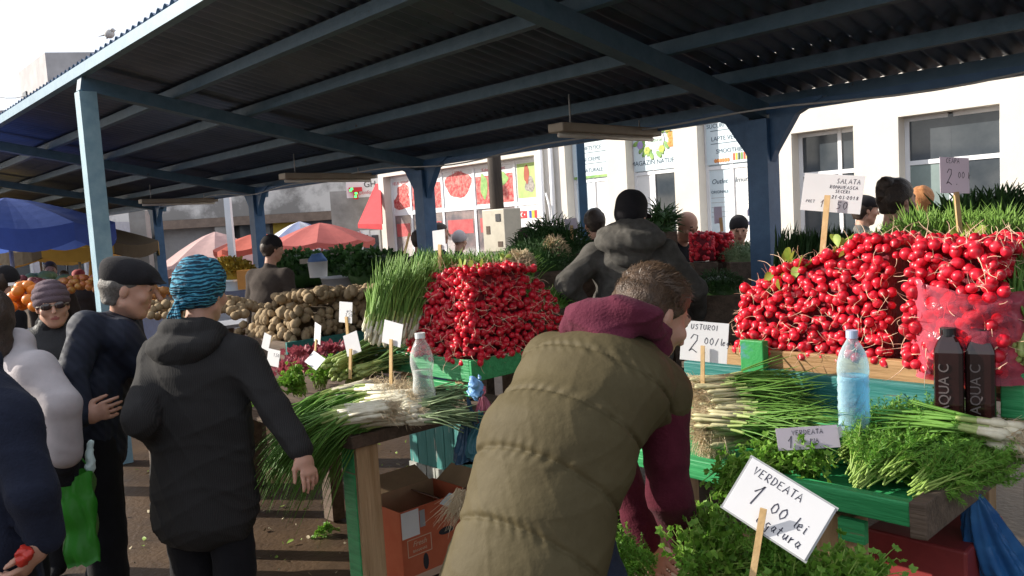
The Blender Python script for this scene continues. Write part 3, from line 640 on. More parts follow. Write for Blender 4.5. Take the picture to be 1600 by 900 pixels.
# slim poles
c = at(905, 204, 10.0); tag(MB().box((c.x, c.y, c.z/2), (.10, .10, c.z)).build('yard_pole', mat('pole_navy', (.02, .06, .11), .5, var=.2)), 'slim dark blue post before the shops, left of the grey hoodie cap', 'pole')
for px, pt, pbm, w, Y, mt, lab in ((355, 308, 410, .11, 15, m_frame, 'slim white metal pole between the pink umbrellas'), (219, 330, 470, .34, 17, m_conc, 'square pale concrete column beside the dark blue post'), (244, 375, 420, .1, 18, m_frame, 'short white pole left of the pale pink umbrella')):
    c = at(px, pt, Y); tag(MB().box((c.x, c.y, c.z/2), (w, w, c.z)).build('yard_pole', mt), lab, 'pole')
# ---------------------------------------------------------------- umbrellas
def umbrella(label, px, py, Y, R, drop, cols, val=.16, n=8, rot=.2, tilt=0, blend=None, pole=m_grey):
    c = at(px, py, Y); t = thing('market_umbrella', label, 'umbrella', (c.x, c.y, 0), 'umbrellas in the yard'); mb = MB(); seg = 6; ring = 5
    def P(a, q, sag):
        rr = R*q; z = c.z - drop*(q**1.35); return Vector((c.x+math.cos(a)*rr*(1-.05*sag), c.y+math.sin(a)*rr*(1-.05*sag), z-.05*sag*R*q+tilt*math.cos(a)*rr))
    for k in range(n):
        for i in range(seg):
            u0, u1 = i/seg, (i+1)/seg; a0 = rot+2*math.pi*(k+u0)/n; a1 = rot+2*math.pi*(k+u1)/n; s0, s1 = math.sin(math.pi*u0), math.sin(math.pi*u1)
            for j in range(ring):
                q0, q1 = .02+.98*j/ring, .02+.98*(j+1)/ring
                mb.add([P(a0, q0, s0), P(a0, q1, s0), P(a1, q1, s1), P(a1, q0, s1)], [(0, 1, 2, 3)], k % len(cols), True)
            A, B = P(a0, 1, s0), P(a1, 1, s1); v0 = val*(1-.45*s0); v1 = val*(1-.45*s1)
            mb.add([A, A-EZ*(val*(.8+.2*s0)), B-EZ*(val*(.8+.2*s1)), B], [(0, 1, 2, 3)], k % len(cols), True)
    mb.build('canopy', cols, t)
    mb = MB(); mb.tube([(c.x, c.y, 0), (c.x, c.y, c.z-.02)], .022, 8); mb.build('pole', pole, t)
    mb = MB()
    for k in range(n):
        a = rot+2*math.pi*k/n; mb.tube([P(a, .03, 0)-EZ*.015, P(a, .55, 0)-EZ*.015, P(a, .98, 0)-EZ*.015], .008, 4)
    mb.build('ribs', pole, t)
def cloth(name, col, tr=.35): return mat(name, col, .8, var=.08, bump=.3, bs=18, transl=tr)
cb = cloth('umb_blue', (.09, .16, .50), .5); cb2 = cloth('umb_blue2', (.11, .19, .55), .5)
umbrella('large royal blue market umbrella beside the canopy post', 8, 309, 9, 1.08, .33, [cb, cb2], .24, rot=.35)
umbrella('yellow and dark brown umbrella with a patterned border behind the blue one', 118, 348, 13, 1.25, .36, [cloth('umb_yel', (.55, .33, .06)), cloth('umb_brn', (.10, .07, .04), .1)], .2, rot=.1)
umbrella('long yellow and orange umbrella low behind the blue umbrella', 60, 376, 16, 1.5, .22, [cloth('umb_or', (.60, .36, .08)), cloth('umb_or2', (.55, .28, .06))], .22, rot=.5)
umbrella('pale pink umbrella with ruffled top left of the white pole', 336, 362, 19, 1.35, .78, [cloth('umb_pink', (.62, .42, .40))], .2, rot=.3)
umbrella('coral red flat umbrella right of the white pole', 402, 364, 17, .92, .30, [cloth('umb_cor', (.56, .13, .09))], .12, rot=.2)
umbrella('blue and white striped umbrella behind the salmon one', 468, 346, 22, 1.15, .62, [cloth('umb_w', (.66, .68, .75)), cloth('umb_bl', (.28, .33, .52))], .14, rot=.25)
umbrella('salmon pink umbrella beside the second blue post', 500, 348, 17, 1.12, .40, [cloth('umb_salmon', (.56, .15, .13))], .13, rot=.15)
umbrella('small pale pink umbrella under the coral red one', 398, 380, 21, 1.0, .45, [cloth('umb_pale', (.55, .28, .27))], .14, rot=.6)
# folded orange umbrella
c = at(146, 384, 14); fu = thing('folded_umbrella', 'folded orange umbrella hanging narrow behind the flat cap man', 'umbrella', (c.x, c.y, 0))
mb = MB(); mb.lathe([(.02, c.z), (.05, c.z-.1), (.09, c.z-.3), (.14, c.z-.62), (.12, c.z-.63)], (c.x, c.y, 0), 12); mb.build('canopy', cloth('umb_fold', (.60, .30, .05)), fu); mb = MB(); mb.tube([(c.x, c.y, 0), (c.x, c.y, c.z+.05)], .02, 6); mb.build('pole', m_grey, fu)
# ================================================================ stalls
def P_(px, py, p): return onp(px, py, p)
# ---- right stall: tray table with green rim, raised teal shelf, crate
ZA = .88; A_R0, A_R1, A_P0, A_P1 = -2.05, -.72, 2.0, 2.78
ta = thing('tray_table', 'market table with green painted tray rim and weathered wooden legs at right', 'table', M(-1.4, 2.4, 0), 'produce tables')
mb = MB()
for k in range(5): mb.mbox(A_R0, A_R1, A_P0+.02+k*.152, A_P0+.168+k*.152, ZA-.03, ZA+random.uniform(-.002, .002), 0)
mb.build('tabletop', m_gpaint, ta)
MB().mbox(A_R0, A_R1-.03, A_P0-.025, A_P0+.015, ZA-.025, ZA+.035, jit=.003).build('front_rim', m_gpaint, ta, bevel=.004)
MB().mbox(A_R1-.028, A_R1+.015, A_P0-.03, A_P1, ZA-.05, ZA+.045, jit=.004).build('end_rim', m_woodd, ta, bevel=.004)
for r, p, nm in ((-.98, 2.06, 0), (-1.95, 2.06, 0), (-.85, 2.7, 0), (-1.95, 2.7, 0)):
    MB().mbox(r-.075, r+.075, p-.045, p+.045, 0, ZA-.048, jit=.004).build('leg', m_wood, ta, bevel=.004)
MB().mbox(-.935, -.865, A_P0-.01, A_P0+.012, ZA-.105, ZA-.047).build('cleat', m_gpaint, ta)
tag(MB().mbox(-1.72, -.78, 2.45, 2.474, .885, 1.105, jit=.003).build('shelf_board', m_teal, None, bevel=.004), 'teal painted board standing under the large radish crate', 'board')
mb = MB()
for k in range(6): mb.mbox(-1.68+k*.155, -1.54+k*.155, 2.50, 2.515, .885, .975)
tag(mb.build('teal_basket', m_teal), 'low teal slatted crate side behind the water bottle', 'crate')
tag(MB().mbox(-1.75, -.45, 2.48, 3.05, 1.075, 1.098).build('shelf', m_woodd), 'dark wooden shelf carrying the large radish crate', 'shelf')
PC = 2.50
rc0 = P_(1150, 560, PC)[0]; rc1 = P_(1590, 570, PC)[0]; z0 = P_(1300, 590, PC)[2]; z1 = P_(1300, 553, PC)[2]
cra = thing('wooden_crate', 'raw wooden crate with knotty front board holding the large radish heap', 'crate', M(-1.2, 2.7, z0))
MB().mbox(rc0-.03, rc1, PC-.02, PC, z0, z1, jit=.002).build('front_board', mat('knotty_wood', (.24, .125, .05), .65, vs=4, col2=(.46, .28, .13), bump=.5, bs=12, grain='r', det=9, chips=((.13, .07, .03), .66, 3)), cra, bevel=.003)
MB().mbox(rc0-.03, rc1, PC+.5, PC+.52, z0, z1).build('back_board', m_wood, cra)
for r in (rc0, rc1-.03): MB().mbox(r, r+.02, PC+.002, PC+.498, z0, z1).build('side_board', m_wood, cra)
MB().mbox(rc0, rc1, PC, PC+.5, z0-.01, z0+.004).build('base', m_wood, cra)
q = onp(1188, 590, PC-.06)
tag(MB().mbox(P_(1157, 560, PC-.06)[0], P_(1192, 560, PC-.06)[0], PC-.06, PC-.021, q[2]-.03, P_(1165, 532, PC-.06)[2], jit=.002).build('end_plank', mat('green_worn', (.03, .26, .07), .5, vs=8, col2=(.08, .22, .30), sharp=(.5, .62), bump=.2), None, bevel=.004), 'upright green plank with blue worn paint at the left end of the radish crate', 'plank')
tag(MB().mbox(P_(1562, 570, PC-.06)[0], P_(1600, 570, PC-.06)[0], PC-.06, PC-.035, z0-.05, z1-.0).build('end_plank', m_gpaint, None, bevel=.004), 'short bright green plank end right of the dark bottles', 'plank')
led = thing('green_ledge', 'raised green board ledge at the back of the tray table carrying the bottles', 'ledge', M(-1.2, 2.35, ZA))
MB().mbox(-1.74, -.735, 2.27, 2.288, ZA+.003, 1.0, jit=.002).build('front_board', m_gpaint, led, bevel=.003); MB().mbox(-1.74, -.735, 2.29, 2.445, .985, 1.0).build('top_board', m_gpaint, led)
# lower front crate and dark goods under the table
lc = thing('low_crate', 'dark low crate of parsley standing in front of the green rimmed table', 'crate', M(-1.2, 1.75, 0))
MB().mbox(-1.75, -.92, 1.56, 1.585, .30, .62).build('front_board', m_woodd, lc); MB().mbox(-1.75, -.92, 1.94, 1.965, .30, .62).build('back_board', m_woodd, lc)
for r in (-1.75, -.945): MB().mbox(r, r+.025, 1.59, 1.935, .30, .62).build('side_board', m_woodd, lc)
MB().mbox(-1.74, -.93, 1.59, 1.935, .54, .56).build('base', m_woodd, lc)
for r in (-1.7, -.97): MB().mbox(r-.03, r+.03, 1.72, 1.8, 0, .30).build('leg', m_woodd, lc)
# dark red crate and stacked plastic under the table end
tag(MB().mbox(-.99, -.72, 2.28, 2.62, .25, .70, jit=.004).build('red_crate', mat('dark_red_crate', (.22, .03, .03), .5, var=.2), None, bevel=.008), 'dark red plastic crate in the shade under the table end', 'crate')
mb = MB()
for k in range(9): mb.mbox(-.66+k*.05, -.618+k*.05, 2.58, 2.6, 0, .82)
tag(mb.build('slat_screen', m_woodd), 'dark slatted board screen below the right end of the table', 'screen')
# ---- left stall: table corner with thick leg
ZC = .85; C_R1, C_P0 = -2.75, 1.64
tc_ = thing('plank_table', 'dark plank table with thick green and raw wood corner leg in the middle', 'table', M(-3.6, 2.0, 0), 'produce tables')
mb = MB()
for k in range(4): mb.mbox(-5.2, C_R1, C_P0+.02+k*.175, C_P0+.19+k*.175, ZC-.035, ZC+random.uniform(-.002, .002))
mb.build('tabletop', m_woodd, tc_)
MB().mbox(-5.2, C_R1+.012, C_P0-.02, C_P0+.017, ZC-.05, ZC+.004, jit=.004).build('front_rim', m_woodd, tc_, bevel=.004)
MB().mbox(C_R1+.014, C_R1+.04, C_P0-.02, 2.36, ZC-.05, ZC+.004, jit=.004).build('end_rim', m_woodd, tc_, bevel=.004)
lg = MB(); lg.mbox(C_R1-.10, C_R1-.012, C_P0+.01, C_P0+.055, 0, ZC-.052, 0, jit=.004); lg.build('leg', m_gpaint, tc_, bevel=.004)
MB().mbox(C_R1-.010, C_R1+.02, C_P0+.012, C_P0+.115, 0, ZC-.052, jit=.004).build('leg', m_wood, tc_, bevel=.004)
for r, p in ((-4.1, 1.68), (-5.1, 1.68), (-4.1, 2.3), (-5.1, 2.3)): MB().mbox(r-.05, r+.05, p-.04, p+.04, 0, ZC-.037).build('leg', m_woodd, tc_)
# upper tier box of green boards for the radish heap
PL = rp(at(738, 572, 3.6)); RL, PLp = PL[0], PL[1]
gb = thing('green_box', 'green painted board box under the left radish heap', 'crate', M(RL-.3, PLp+.3, .9))
zt = PL[2]; zb = rp(at(738, 592, 3.6))[2]
wl = onp(618, 548, PLp)[0]
MB().mbox(wl, RL, PLp-.022, PLp, zb-.012, zt+.03, jit=.003).build('front_board', mat('green_sunlit', (.03, .27, .09), .5, vs=9, col2=(.10, .38, .18), bump=.5, bs=16, det=9, grain='r', chips=((.40, .48, .38), .60, 5)), gb, bevel=.003)  # sunlight on this front board put into a paler green; chips are wear
MB().mbox(wl+.1, RL-.005, PLp-.016, PLp+.004, zb-.085, zb-.03, jit=.003).build('lower_board', m_gpaint, gb, bevel=.003)
MB().mbox(RL+.002, RL+.022, PLp-.02, PLp+.62, zb-.012, zt+.03, jit=.003).build('side_board', m_gpaint, gb, bevel=.003)
MB().mbox(wl, wl+.02, PLp+.002, PLp+.60, zb-.012, zt+.03).build('side_board', m_gpaint, gb)
MB().mbox(wl, RL, PLp+.6, PLp+.62, zb-.012, zt+.03).build('back_board', m_gpaint, gb)
MB().mbox(wl+.02, RL-.002, PLp+.003, PLp+.598, zb-.012, zb+.01).build('base', m_gpaint, gb)
for r, p in ((RL-.09, PLp+.02), (wl+.08, PLp+.02), (RL-.09, PLp+.55)): MB().mbox(r-.03, r+.03, p-.03, p+.03, ZC+.003 if p < 2.33 else 0, zb-.015, jit=.003).build('leg', m_wood, gb)
tag(MB().mbox(-2.85, -2.62, 2.45, 2.75, .76, .79).build('side_shelf', mat('orange_wood', (.40, .20, .08), .7, var=.2)), 'small orange brown wooden shelf behind the table corner', 'shelf')
for r, p in ((-2.65, 2.72), (-2.65, 2.48)): tag(MB().mbox(r-.025, r+.025, p-.025, p+.025, 0, .758).build('shelf_prop', m_woodd), 'dark wooden prop under the small orange brown shelf', 'prop', 'props under the small shelf')
# teal slatted crate on the ground
tcr = thing('slatted_crate', 'sunlit teal crate of vertical slats with grey worn foot on the ground', 'crate', M(-4.18, 3.25, 0))
ra, rb = onp(640, 700, 3.1)[0], onp(740, 700, 3.1)[0]; zt2 = onp(680, 638, 3.1)[2]; nsl = 7; w = (rb-ra)/nsl
mb = MB()
for k in range(nsl): mb.mbox(ra+k*w+.004, ra+(k+1)*w-.004, 3.10, 3.118, .085, zt2, jit=.002)
mb.build('slats', mat('teal_pale', (.03, .17, .16), .55, vs=7, col2=(.08, .27, .25), bump=.4, bs=16, det=9, grain='z', chips=((.34, .38, .34), .62, 6)), tcr)
mb = MB()
for k in range(nsl): mb.mbox(ra+k*w+.004, ra+(k+1)*w-.004, 3.085, 3.098, .0, .085, jit=.002)
mb.build('foot_rail', mat('grey_worn', (.25, .27, .25), .8, vs=10, col2=(.5, .5, .45), bump=.3), tcr)
MB().mbox(ra, rb, 3.12, 3.65, .0, zt2-.02).build('body', m_woodd, tcr)
# ---- potato stall
PP0 = 2.5; rA, rB = onp(372, 535, PP0)[0], onp(450, 537, PP0)[0]; ZP = onp(445, 537, PP0)[2]
ps = thing('potato_box', 'dark blue board box under the potato heap', 'crate', M((rA+rB)/2, PP0+.5, ZP-.2))
m_navyb = mat('navy_board', (.03, .05, .14), .6, vs=6, col2=(.05, .09, .22), bump=.2)
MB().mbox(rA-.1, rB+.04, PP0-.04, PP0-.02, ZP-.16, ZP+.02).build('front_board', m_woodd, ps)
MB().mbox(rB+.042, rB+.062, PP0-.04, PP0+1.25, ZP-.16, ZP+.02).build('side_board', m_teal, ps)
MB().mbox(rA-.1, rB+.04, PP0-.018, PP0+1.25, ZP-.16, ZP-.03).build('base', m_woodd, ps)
for r in (rA, rB-.05):
    for p in (PP0+.1, PP0+1.1): MB().mbox(r-.04, r+.04, p-.04, p+.04, 0, ZP-.162).build('leg', m_woodd, ps)
# ---- blue plank tables further left, and the far stalls
def far_table(label, pxa, pxb, py, p, dep, z, mt, drop=.28, mt2=None):
    a = onp(pxa, py, p); b = onp(pxb, py, p); t = thing('market_stall', label, 'stall', M((a[0]+b[0])/2, p+dep/2, 0), 'market stalls'); z = z or a[2]
    MB().mbox(a[0], b[0], p, p+dep, z-.03, z).build('tabletop', mt2 or m_woodd, t); MB().mbox(a[0], b[0], p-.02, p-.003, z-drop, z+.03).build('front_board', mt, t)
    for r in (a[0]+.06, b[0]-.06):
        for q in (p+.08, p+dep-.08): MB().mbox(r-.04, r+.04, q-.04, q+.04, 0, z-.032).build('leg', m_woodd, t)
    return a[0], b[0], z
S1 = far_table('dark blue stall table behind the flat cap man with pale tabletop edge', 205, 345, 492, 3.0, .9, None, m_navyb, .25, mat('pale_board', (.40, .42, .48), .6))
S2 = far_table('blue board stall carrying yellow flowers behind the blue headscarf', 330, 470, 452, 4.6, .9, None, m_navyb, .22, m_woodd)
S3 = far_table('wooden stall of dark greens left of the butcher shop', 455, 640, 448, 5.8, .9, None, m_wood, .16)
S4 = far_table('blue stall of oranges at the far left edge', -60, 120, 492, 2.6, .9, None, m_navyb, .25)
S5 = far_table('green stall table of herbs behind the man in the grey hoodie', 735, 960, 498, 4.0, .8, None, m_gpaint, .12)
S6 = far_table('dark stall table with radish bags left of the thick blue post', 1060, 1215, 440, 5.6, .9, None, m_woodd, .3)
S7 = far_table('dark stall behind the radishes where the onion stack stands', 1215, 1420, 430, 4.5, .9, None, m_woodd, .3)
S8 = far_table('apple stall at the left under the yellow umbrella', 100, 330, 462, 4.2, .9, None, m_woodd, .3)
# wooden crate with scribble (middle)
a = onp(842, 497, 3.85); b = onp(905, 497, 3.85); zt = onp(850, 478, 3.85)[2]
bxs = thing('scribbled_crate', 'pale wooden crate with dark handwriting beside the right edge of the left radish heap', 'crate', M((a[0]+b[0])/2, 4.0, a[2]))
MB().mbox(a[0]-.1, b[0]+.1, 3.85, 3.865, a[2], zt).build('front_board', m_wood, bxs); MB().mbox(a[0]-.1, b[0]+.1, 3.87, 4.3, a[2], zt-.02).build('body', m_woodd, bxs)
mb = MB(); scrawl(mb, 'dungea', M(a[0]+.02, 3.848, a[2]+.02), ER, EZ, -EP, .05, .006); mb.build('handwriting', m_black, bxs)
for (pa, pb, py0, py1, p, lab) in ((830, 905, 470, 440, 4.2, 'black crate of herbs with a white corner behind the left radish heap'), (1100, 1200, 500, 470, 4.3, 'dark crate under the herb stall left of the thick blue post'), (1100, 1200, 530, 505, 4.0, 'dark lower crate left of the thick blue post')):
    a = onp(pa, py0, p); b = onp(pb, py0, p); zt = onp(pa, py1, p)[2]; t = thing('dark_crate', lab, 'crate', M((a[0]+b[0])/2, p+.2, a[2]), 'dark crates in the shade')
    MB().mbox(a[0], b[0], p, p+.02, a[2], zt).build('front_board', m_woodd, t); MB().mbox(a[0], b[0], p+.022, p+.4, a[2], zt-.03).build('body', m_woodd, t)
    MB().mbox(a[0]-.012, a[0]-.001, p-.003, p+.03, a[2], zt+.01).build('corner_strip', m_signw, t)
# cartons: orange box, brown flaps
BX = rp(at(622, 790, 3.6)); bo = thing('carton', 'orange red printed cardboard box open at the top with torn flaps', 'box', M(BX[0]-.2, BX[1]+.2, 0))
m_card = mat('orange_card', (.50, .10, .04), .7, vs=5, col2=(.58, .15, .07), bump=.1); m_kraft = mat('kraft', (.36, .24, .14), .8, var=.15); z = BX[2]-.035; r1, p0 = BX[0], BX[1]
R_ = r1+.42; mb = MB()
# left face (n1) runs from r1-? ; front end face (n2) at r=R_
ra = r1; mb = MB()
mb.mbox(ra-.28, ra, p0, p0+.006, 0, z); mb.build('side_wall', m_card, bo)
MB().mbox(ra+.001, ra+.007, p0, p0+.42, 0, z).build('front_wall', m_card, bo)
MB().mbox(ra-.28, ra, p0+.414, p0+.42, 0, z).build('side_wall', m_card, bo); MB().mbox(ra-.287, ra-.281, p0, p0+.42, 0, z).build('back_wall', m_kraft, bo)
MB().mbox(ra-.28, ra, p0+.007, p0+.413, 0, .02).build('base', m_kraft, bo)
MB().box(M(ra-.34, p0+.2, z+.03), (.13, .38, .006), RM @ Matrix.Rotation(RAD(25), 3, 'Y')).build('flap', m_kraft, bo); MB().box(M(ra-.12, p0+.47, z+.03), (.26, .12, .006), RM @ Matrix.Rotation(RAD(30), 3, 'X')).build('flap', m_kraft, bo)
MB().mbox(ra+.0075, ra+.009, p0+.005, p0+.105, z-.13, z-.005).build('paper_label', m_signw2, bo)
MB().mbox(ra+.0075, ra+.009, p0+.11, p0+.14, z-.10, z-.02).build('tape', m_grey, bo)
mb = MB()
for (pa, pb, za, zb_) in ((.03, .17, .135, .139), (.03, .17, .215, .219), (.03, .034, .139, .215), (.166, .17, .139, .215)): mb.mbox(ra+.0075, ra+.009, p0+pa, p0+pb, z-.36+za, z-.36+zb_)
mb.build('print_frame', mat('pale_print', (.62, .42, .30), .6), bo)
printed('lettering', 'Fresh', M(ra+.0085, p0+.10, z-.36+.18), EP, EZ, .036, MATS['pale_print'], bo, shear=.3); printed('lettering', 'BANANAS', M(ra+.0085, p0+.10, z-.36+.152), EP, EZ, .018, MATS['pale_print'], bo)
mb = MB(); mb.prism([(math.cos(a)*(.045 if abs(math.cos(a)) > .3 else .045), math.sin(a)*.018) for a in [2*math.pi*k/16 for k in range(16)]], M(ra+.0075, p0+.26, z-.16), EP, EZ, ER*.001); mb.build('hand_hole', m_black, bo)
mb = MB(); mb.prism([(math.cos(a)*.016, math.sin(a)*.04) for a in [2*math.pi*k/16 for k in range(16)]], M(ra+.0075, p0+.13, z-.27), EP, EZ, ER*.001); mb.build('hand_hole', m_black, bo)
MB().mbox(ra+.0075, ra+.009, p0+.005, p0+.4, .0, .035).build('print_band', MATS['pale_print'], bo)
# brown carton behind with raised flap
c = rp(at(690, 775, 4.1)); bk = thing('kraft_carton', 'brown cardboard box with a raised dark flap behind the orange one', 'box', M(c[0], c[1]+.2, 0)); z = c[2]
MB().mbox(c[0]-.3, c[0]+.12, c[1], c[1]+.4, 0, z-.02).build('body', m_kraft, bk)
MB().box(M(c[0]+.0, c[1]-.08, z+.03), (.42, .22, .006), RM @ Matrix.Rotation(RAD(-28), 3, 'X')).build('flap', mat('kraft_dark', (.16, .09, .06), .8, var=.2), bk)
MB().box(M(c[0]+.2, c[1]+.1, z+.06), (.22, .3, .006), RM @ Matrix.Rotation(RAD(-40), 3, 'Y')).build('flap', MATS['kraft_dark'], bk)
tag(MB().box(at(705, 782, 3.7), (.1, .07, .004), RM @ Matrix.Rotation(RAD(30), 3, 'X')).build('paper_scrap', m_signw), 'pale grey paper scrap on the brown box flap', 'paper')
# ================================================================ produce
rng = random.Random(42)
def rv(s=1): return Vector((rng.uniform(-s, s), rng.uniform(-s, s), rng.uniform(-s, s)))
m_rad = mat('radish_red', (.47, .006, .020), .34, vs=22, col2=(.64, .020, .042), spec=.4, objvar=.25, sss=.03)
m_root = mat('radish_root', (.74, .52, .36), .6, vs=20, var=.2)
m_rleaf = mat('radish_leaf', (.22, .34, .05), .55, vs=25, col2=(.42, .50, .10), transl=.3)
m_core = mat('dark_red_core', (.10, .006, .012), .8, vs=45, col2=(.24, .015, .03), bump=1, bs=55)  # dark red stand-in for the inner radishes seen through the gaps
def _pale_tip(mt):
    t = mt.node_tree; N = t.nodes; L = t.links; b = N['Principled BSDF']; lk = b.inputs['Base Color'].links[0].from_socket
    tc = N.new('ShaderNodeTexCoord'); sx = N.new('ShaderNodeSeparateXYZ'); L.new(tc.outputs['Object'], sx.inputs[0]); mr = N.new('ShaderNodeMapRange'); mr.inputs[1].default_value = -.0172; mr.inputs[2].default_value = -.0225; L.new(sx.outputs[2], mr.inputs[0])
    mx = N.new('ShaderNodeMix'); mx.data_type = 'RGBA'; mx.inputs[7].default_value = (.62, .20, .20, 1); L.new(mr.outputs[0], mx.inputs[0]); L.new(lk, mx.inputs[6]); L.new(mx.outputs[2], b.inputs['Base Color'])
_pale_tip(m_rad)
def radish_meshes(n):
    out = []
    for k in range(n):
        mb = MB(); rnd = random.Random(100+k); sx = rnd.uniform(.92, 1.06); ln = rnd.uniform(.95, 1.2); prof = []
        for j in range(11):
            th = math.pi*j/10; r = math.sin(th)*.0175*sx; z = math.cos(th)*.0175*ln
            if th > 2.5: r *= .85; z -= .0035*(th-2.5)/.64
            prof.append((max(r, .0004), z))
        mb.lathe(prof, (0, 0, 0), 12); me = mb.mesh('radish', m_rad)
        for v in me.vertices: v.co *= 1+.07*noise.noise(v.co*70+Vector((k, k, k)))
        out.append(me)
    return out
def root_meshes(n):
    out = []
    for k in range(n):
        rnd = random.Random(300+k); mb = MB(); L = rnd.uniform(.04, .085); p = Vector((0, 0, -.018)); d = Vector((0, 0, -1)); pts = [p.copy()]; cx, cy = rnd.uniform(-.6, .6), rnd.uniform(-.6, .6)
        for j in range(7):
            d = (d + Vector((cx+rnd.uniform(-.35, .35), cy+rnd.uniform(-.35, .35), rnd.uniform(-.1, .25)))*.45).normalized(); p = p+d*L/7; pts.append(p.copy())
        mb.tube(pts, [.0026, .0014, .001, .0009, .0008, .0007, .0006, .0004], 5, 0, False); out.append(mb.mesh('root', m_root))
    return out
RADM, ROOTM = radish_meshes(6), root_meshes(10)
def leaf_blob(mb, c, n, size, d, mi=0, spread=.04):
    for _ in range(n):
        o = c+rv(spread); dd = (d+rv(.7)).normalized(); s = dd.orthogonal().normalized(); s.rotate(Quaternion(dd, rng.uniform(0, 6.28))); nn = dd.cross(s); L = size*rng.uniform(.7, 1.3); w = L*.3; cv = rng.uniform(-.3, .3)
        vs = [o]
        for u, q in ((.25, .5), (.5, .9), (.75, 1.0), (.95, .6)): vs += [o+dd*L*u+s*w*q+nn*L*(cv*u*u-.08*q), o+dd*L*u-s*w*q+nn*L*(cv*u*u-.08*q)]
        vs.append(o+dd*L+nn*L*cv); mid = [o+dd*L*u+nn*L*cv*u*u for u in (.25, .5, .75, .95)]
        b = len(vs); vs += mid
        f = [(0, 1, b), (0, b, 2)]
        for i in range(3): f += [(1+2*i, 3+2*i, b+i+1, b+i), (b+i, b+i+1, 4+2*i, 2+2*i)]
        f += [(7, 9, b+3), (b+3, 9, 8)]; mb.add(vs, f, mi, True)
def heap_points(r0, r1, p0, p1, z0, top, sp, faces='fler', jit=.34, taper=.05):
    pts = []; row = 0; z = z0+sp*.5; zmax = max(top(r0+(r1-r0)*i/30) for i in range(31)); ins = lambda t: taper*t+taper*1.2*t**4
    def ok(p):
        return all((p-q[0]).length > sp*.66 for q in pts[-90:])
    def put(r, p, z, nrm):
        v = M(r, p, z)+rv(sp*jit)
        pts.append((v, nrm))
    while z < zmax:
        off = (row % 2)*.5*sp; t = (z-z0)/(zmax-z0)
        def along(a, b):
            n = max(1, int((b-a)/sp)); return [a+off*.9+i*sp for i in range(n+1) if a+off*.9+i*sp <= b+.001]
        if 'f' in faces:
            for r in along(r0, r1):
                e = min(r-r0, r1-r)
                if z < top(r)-ins(1)*.3: put(r, p0+ins((z-z0)/(top(r)-z0))+rng.uniform(-.45, .4)*sp, z+rng.uniform(-.3, .3)*sp, -EP)
        if 'r' in faces:
            for p in along(p0+sp, p1):
                if z < top(r1)*1.0: put(r1-ins(t)+rng.uniform(-.4, .45)*sp, p, z+rng.uniform(-.3, .3)*sp, ER)
        if 'l' in faces:
            for p in along(p0+sp, p1):
                if z < top(r0): put(r0+ins(t), p, z, -ER)
        z += sp*.86; row += 1
    r = r0+sp*.5; k = 0
    while r < r1:
        p = p0+taper*2+(k % 2)*sp*.5; first = True
        while p < p1:
            put(r, p, top(r)-abs(p-(p0+taper*2))*.03+rng.uniform(-.2, .35)*sp, EZ); p += sp*.95
        r += sp*.9; k += 1
    return pts
def radish_heap(pts, label, group, per=8, scale=1.0, leaf_at=()):
    """groups nearby radishes into tied bunches; each radish is a part of its bunch, its root a sub-part"""
    left = list(range(len(pts))); n = 0
    while left:
        s = left[0]; left.sort(key=lambda i: (pts[i][0]-pts[s][0]).length); take, left = left[:per], left[per:]
        c = sum((pts[i][0] for i in take), Vector())/len(take); b = thing('radish_bunch', label, 'radishes', c, group)
        for i in take:
            v, nrm = pts[i]; o = bpy.data.objects.new('radish', RADM[rng.randrange(6)]); COL.objects.link(o); o.parent = b; o.location = v-c
            ax = (nrm*.75+rv(1.0)+Vector((0, 0, -.25))).normalized(); o.rotation_euler = (-ax).to_track_quat('Z', 'Y').to_euler(); s_ = scale*rng.uniform(.78, 1.2); o.scale = (s_, s_, s_)
            if ax.dot(nrm) > .05 and rng.random() < .72:
                ro = bpy.data.objects.new('root', ROOTM[rng.randrange(10)]); COL.objects.link(ro); ro.parent = o; ro.rotation_euler = (0, 0, rng.uniform(0, 6.28))
        if any((c-q).length < .055 for q in leaf_at):
            mb = MB(); leaf_blob(mb, c+EZ*.012, 4, .042, (EZ+EP*.3).normalized(), 0, .025); mb.build('leaves', m_rleaf, b)
        n += 1
    return n
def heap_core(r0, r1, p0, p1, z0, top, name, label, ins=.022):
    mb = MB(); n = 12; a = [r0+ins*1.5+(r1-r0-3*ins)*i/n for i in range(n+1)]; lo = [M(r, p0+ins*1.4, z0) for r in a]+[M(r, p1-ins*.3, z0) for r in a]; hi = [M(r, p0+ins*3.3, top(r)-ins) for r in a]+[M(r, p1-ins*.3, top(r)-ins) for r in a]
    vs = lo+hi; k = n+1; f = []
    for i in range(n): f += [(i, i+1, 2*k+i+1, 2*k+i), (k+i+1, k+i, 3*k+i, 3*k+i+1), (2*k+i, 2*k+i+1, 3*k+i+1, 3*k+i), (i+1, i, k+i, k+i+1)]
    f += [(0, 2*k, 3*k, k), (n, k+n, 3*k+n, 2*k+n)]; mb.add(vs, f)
    return tag(mb.build(name, m_core), label, 'heap core', None, 'stuff')  # added core, coloured so the dark gaps between radishes look filled
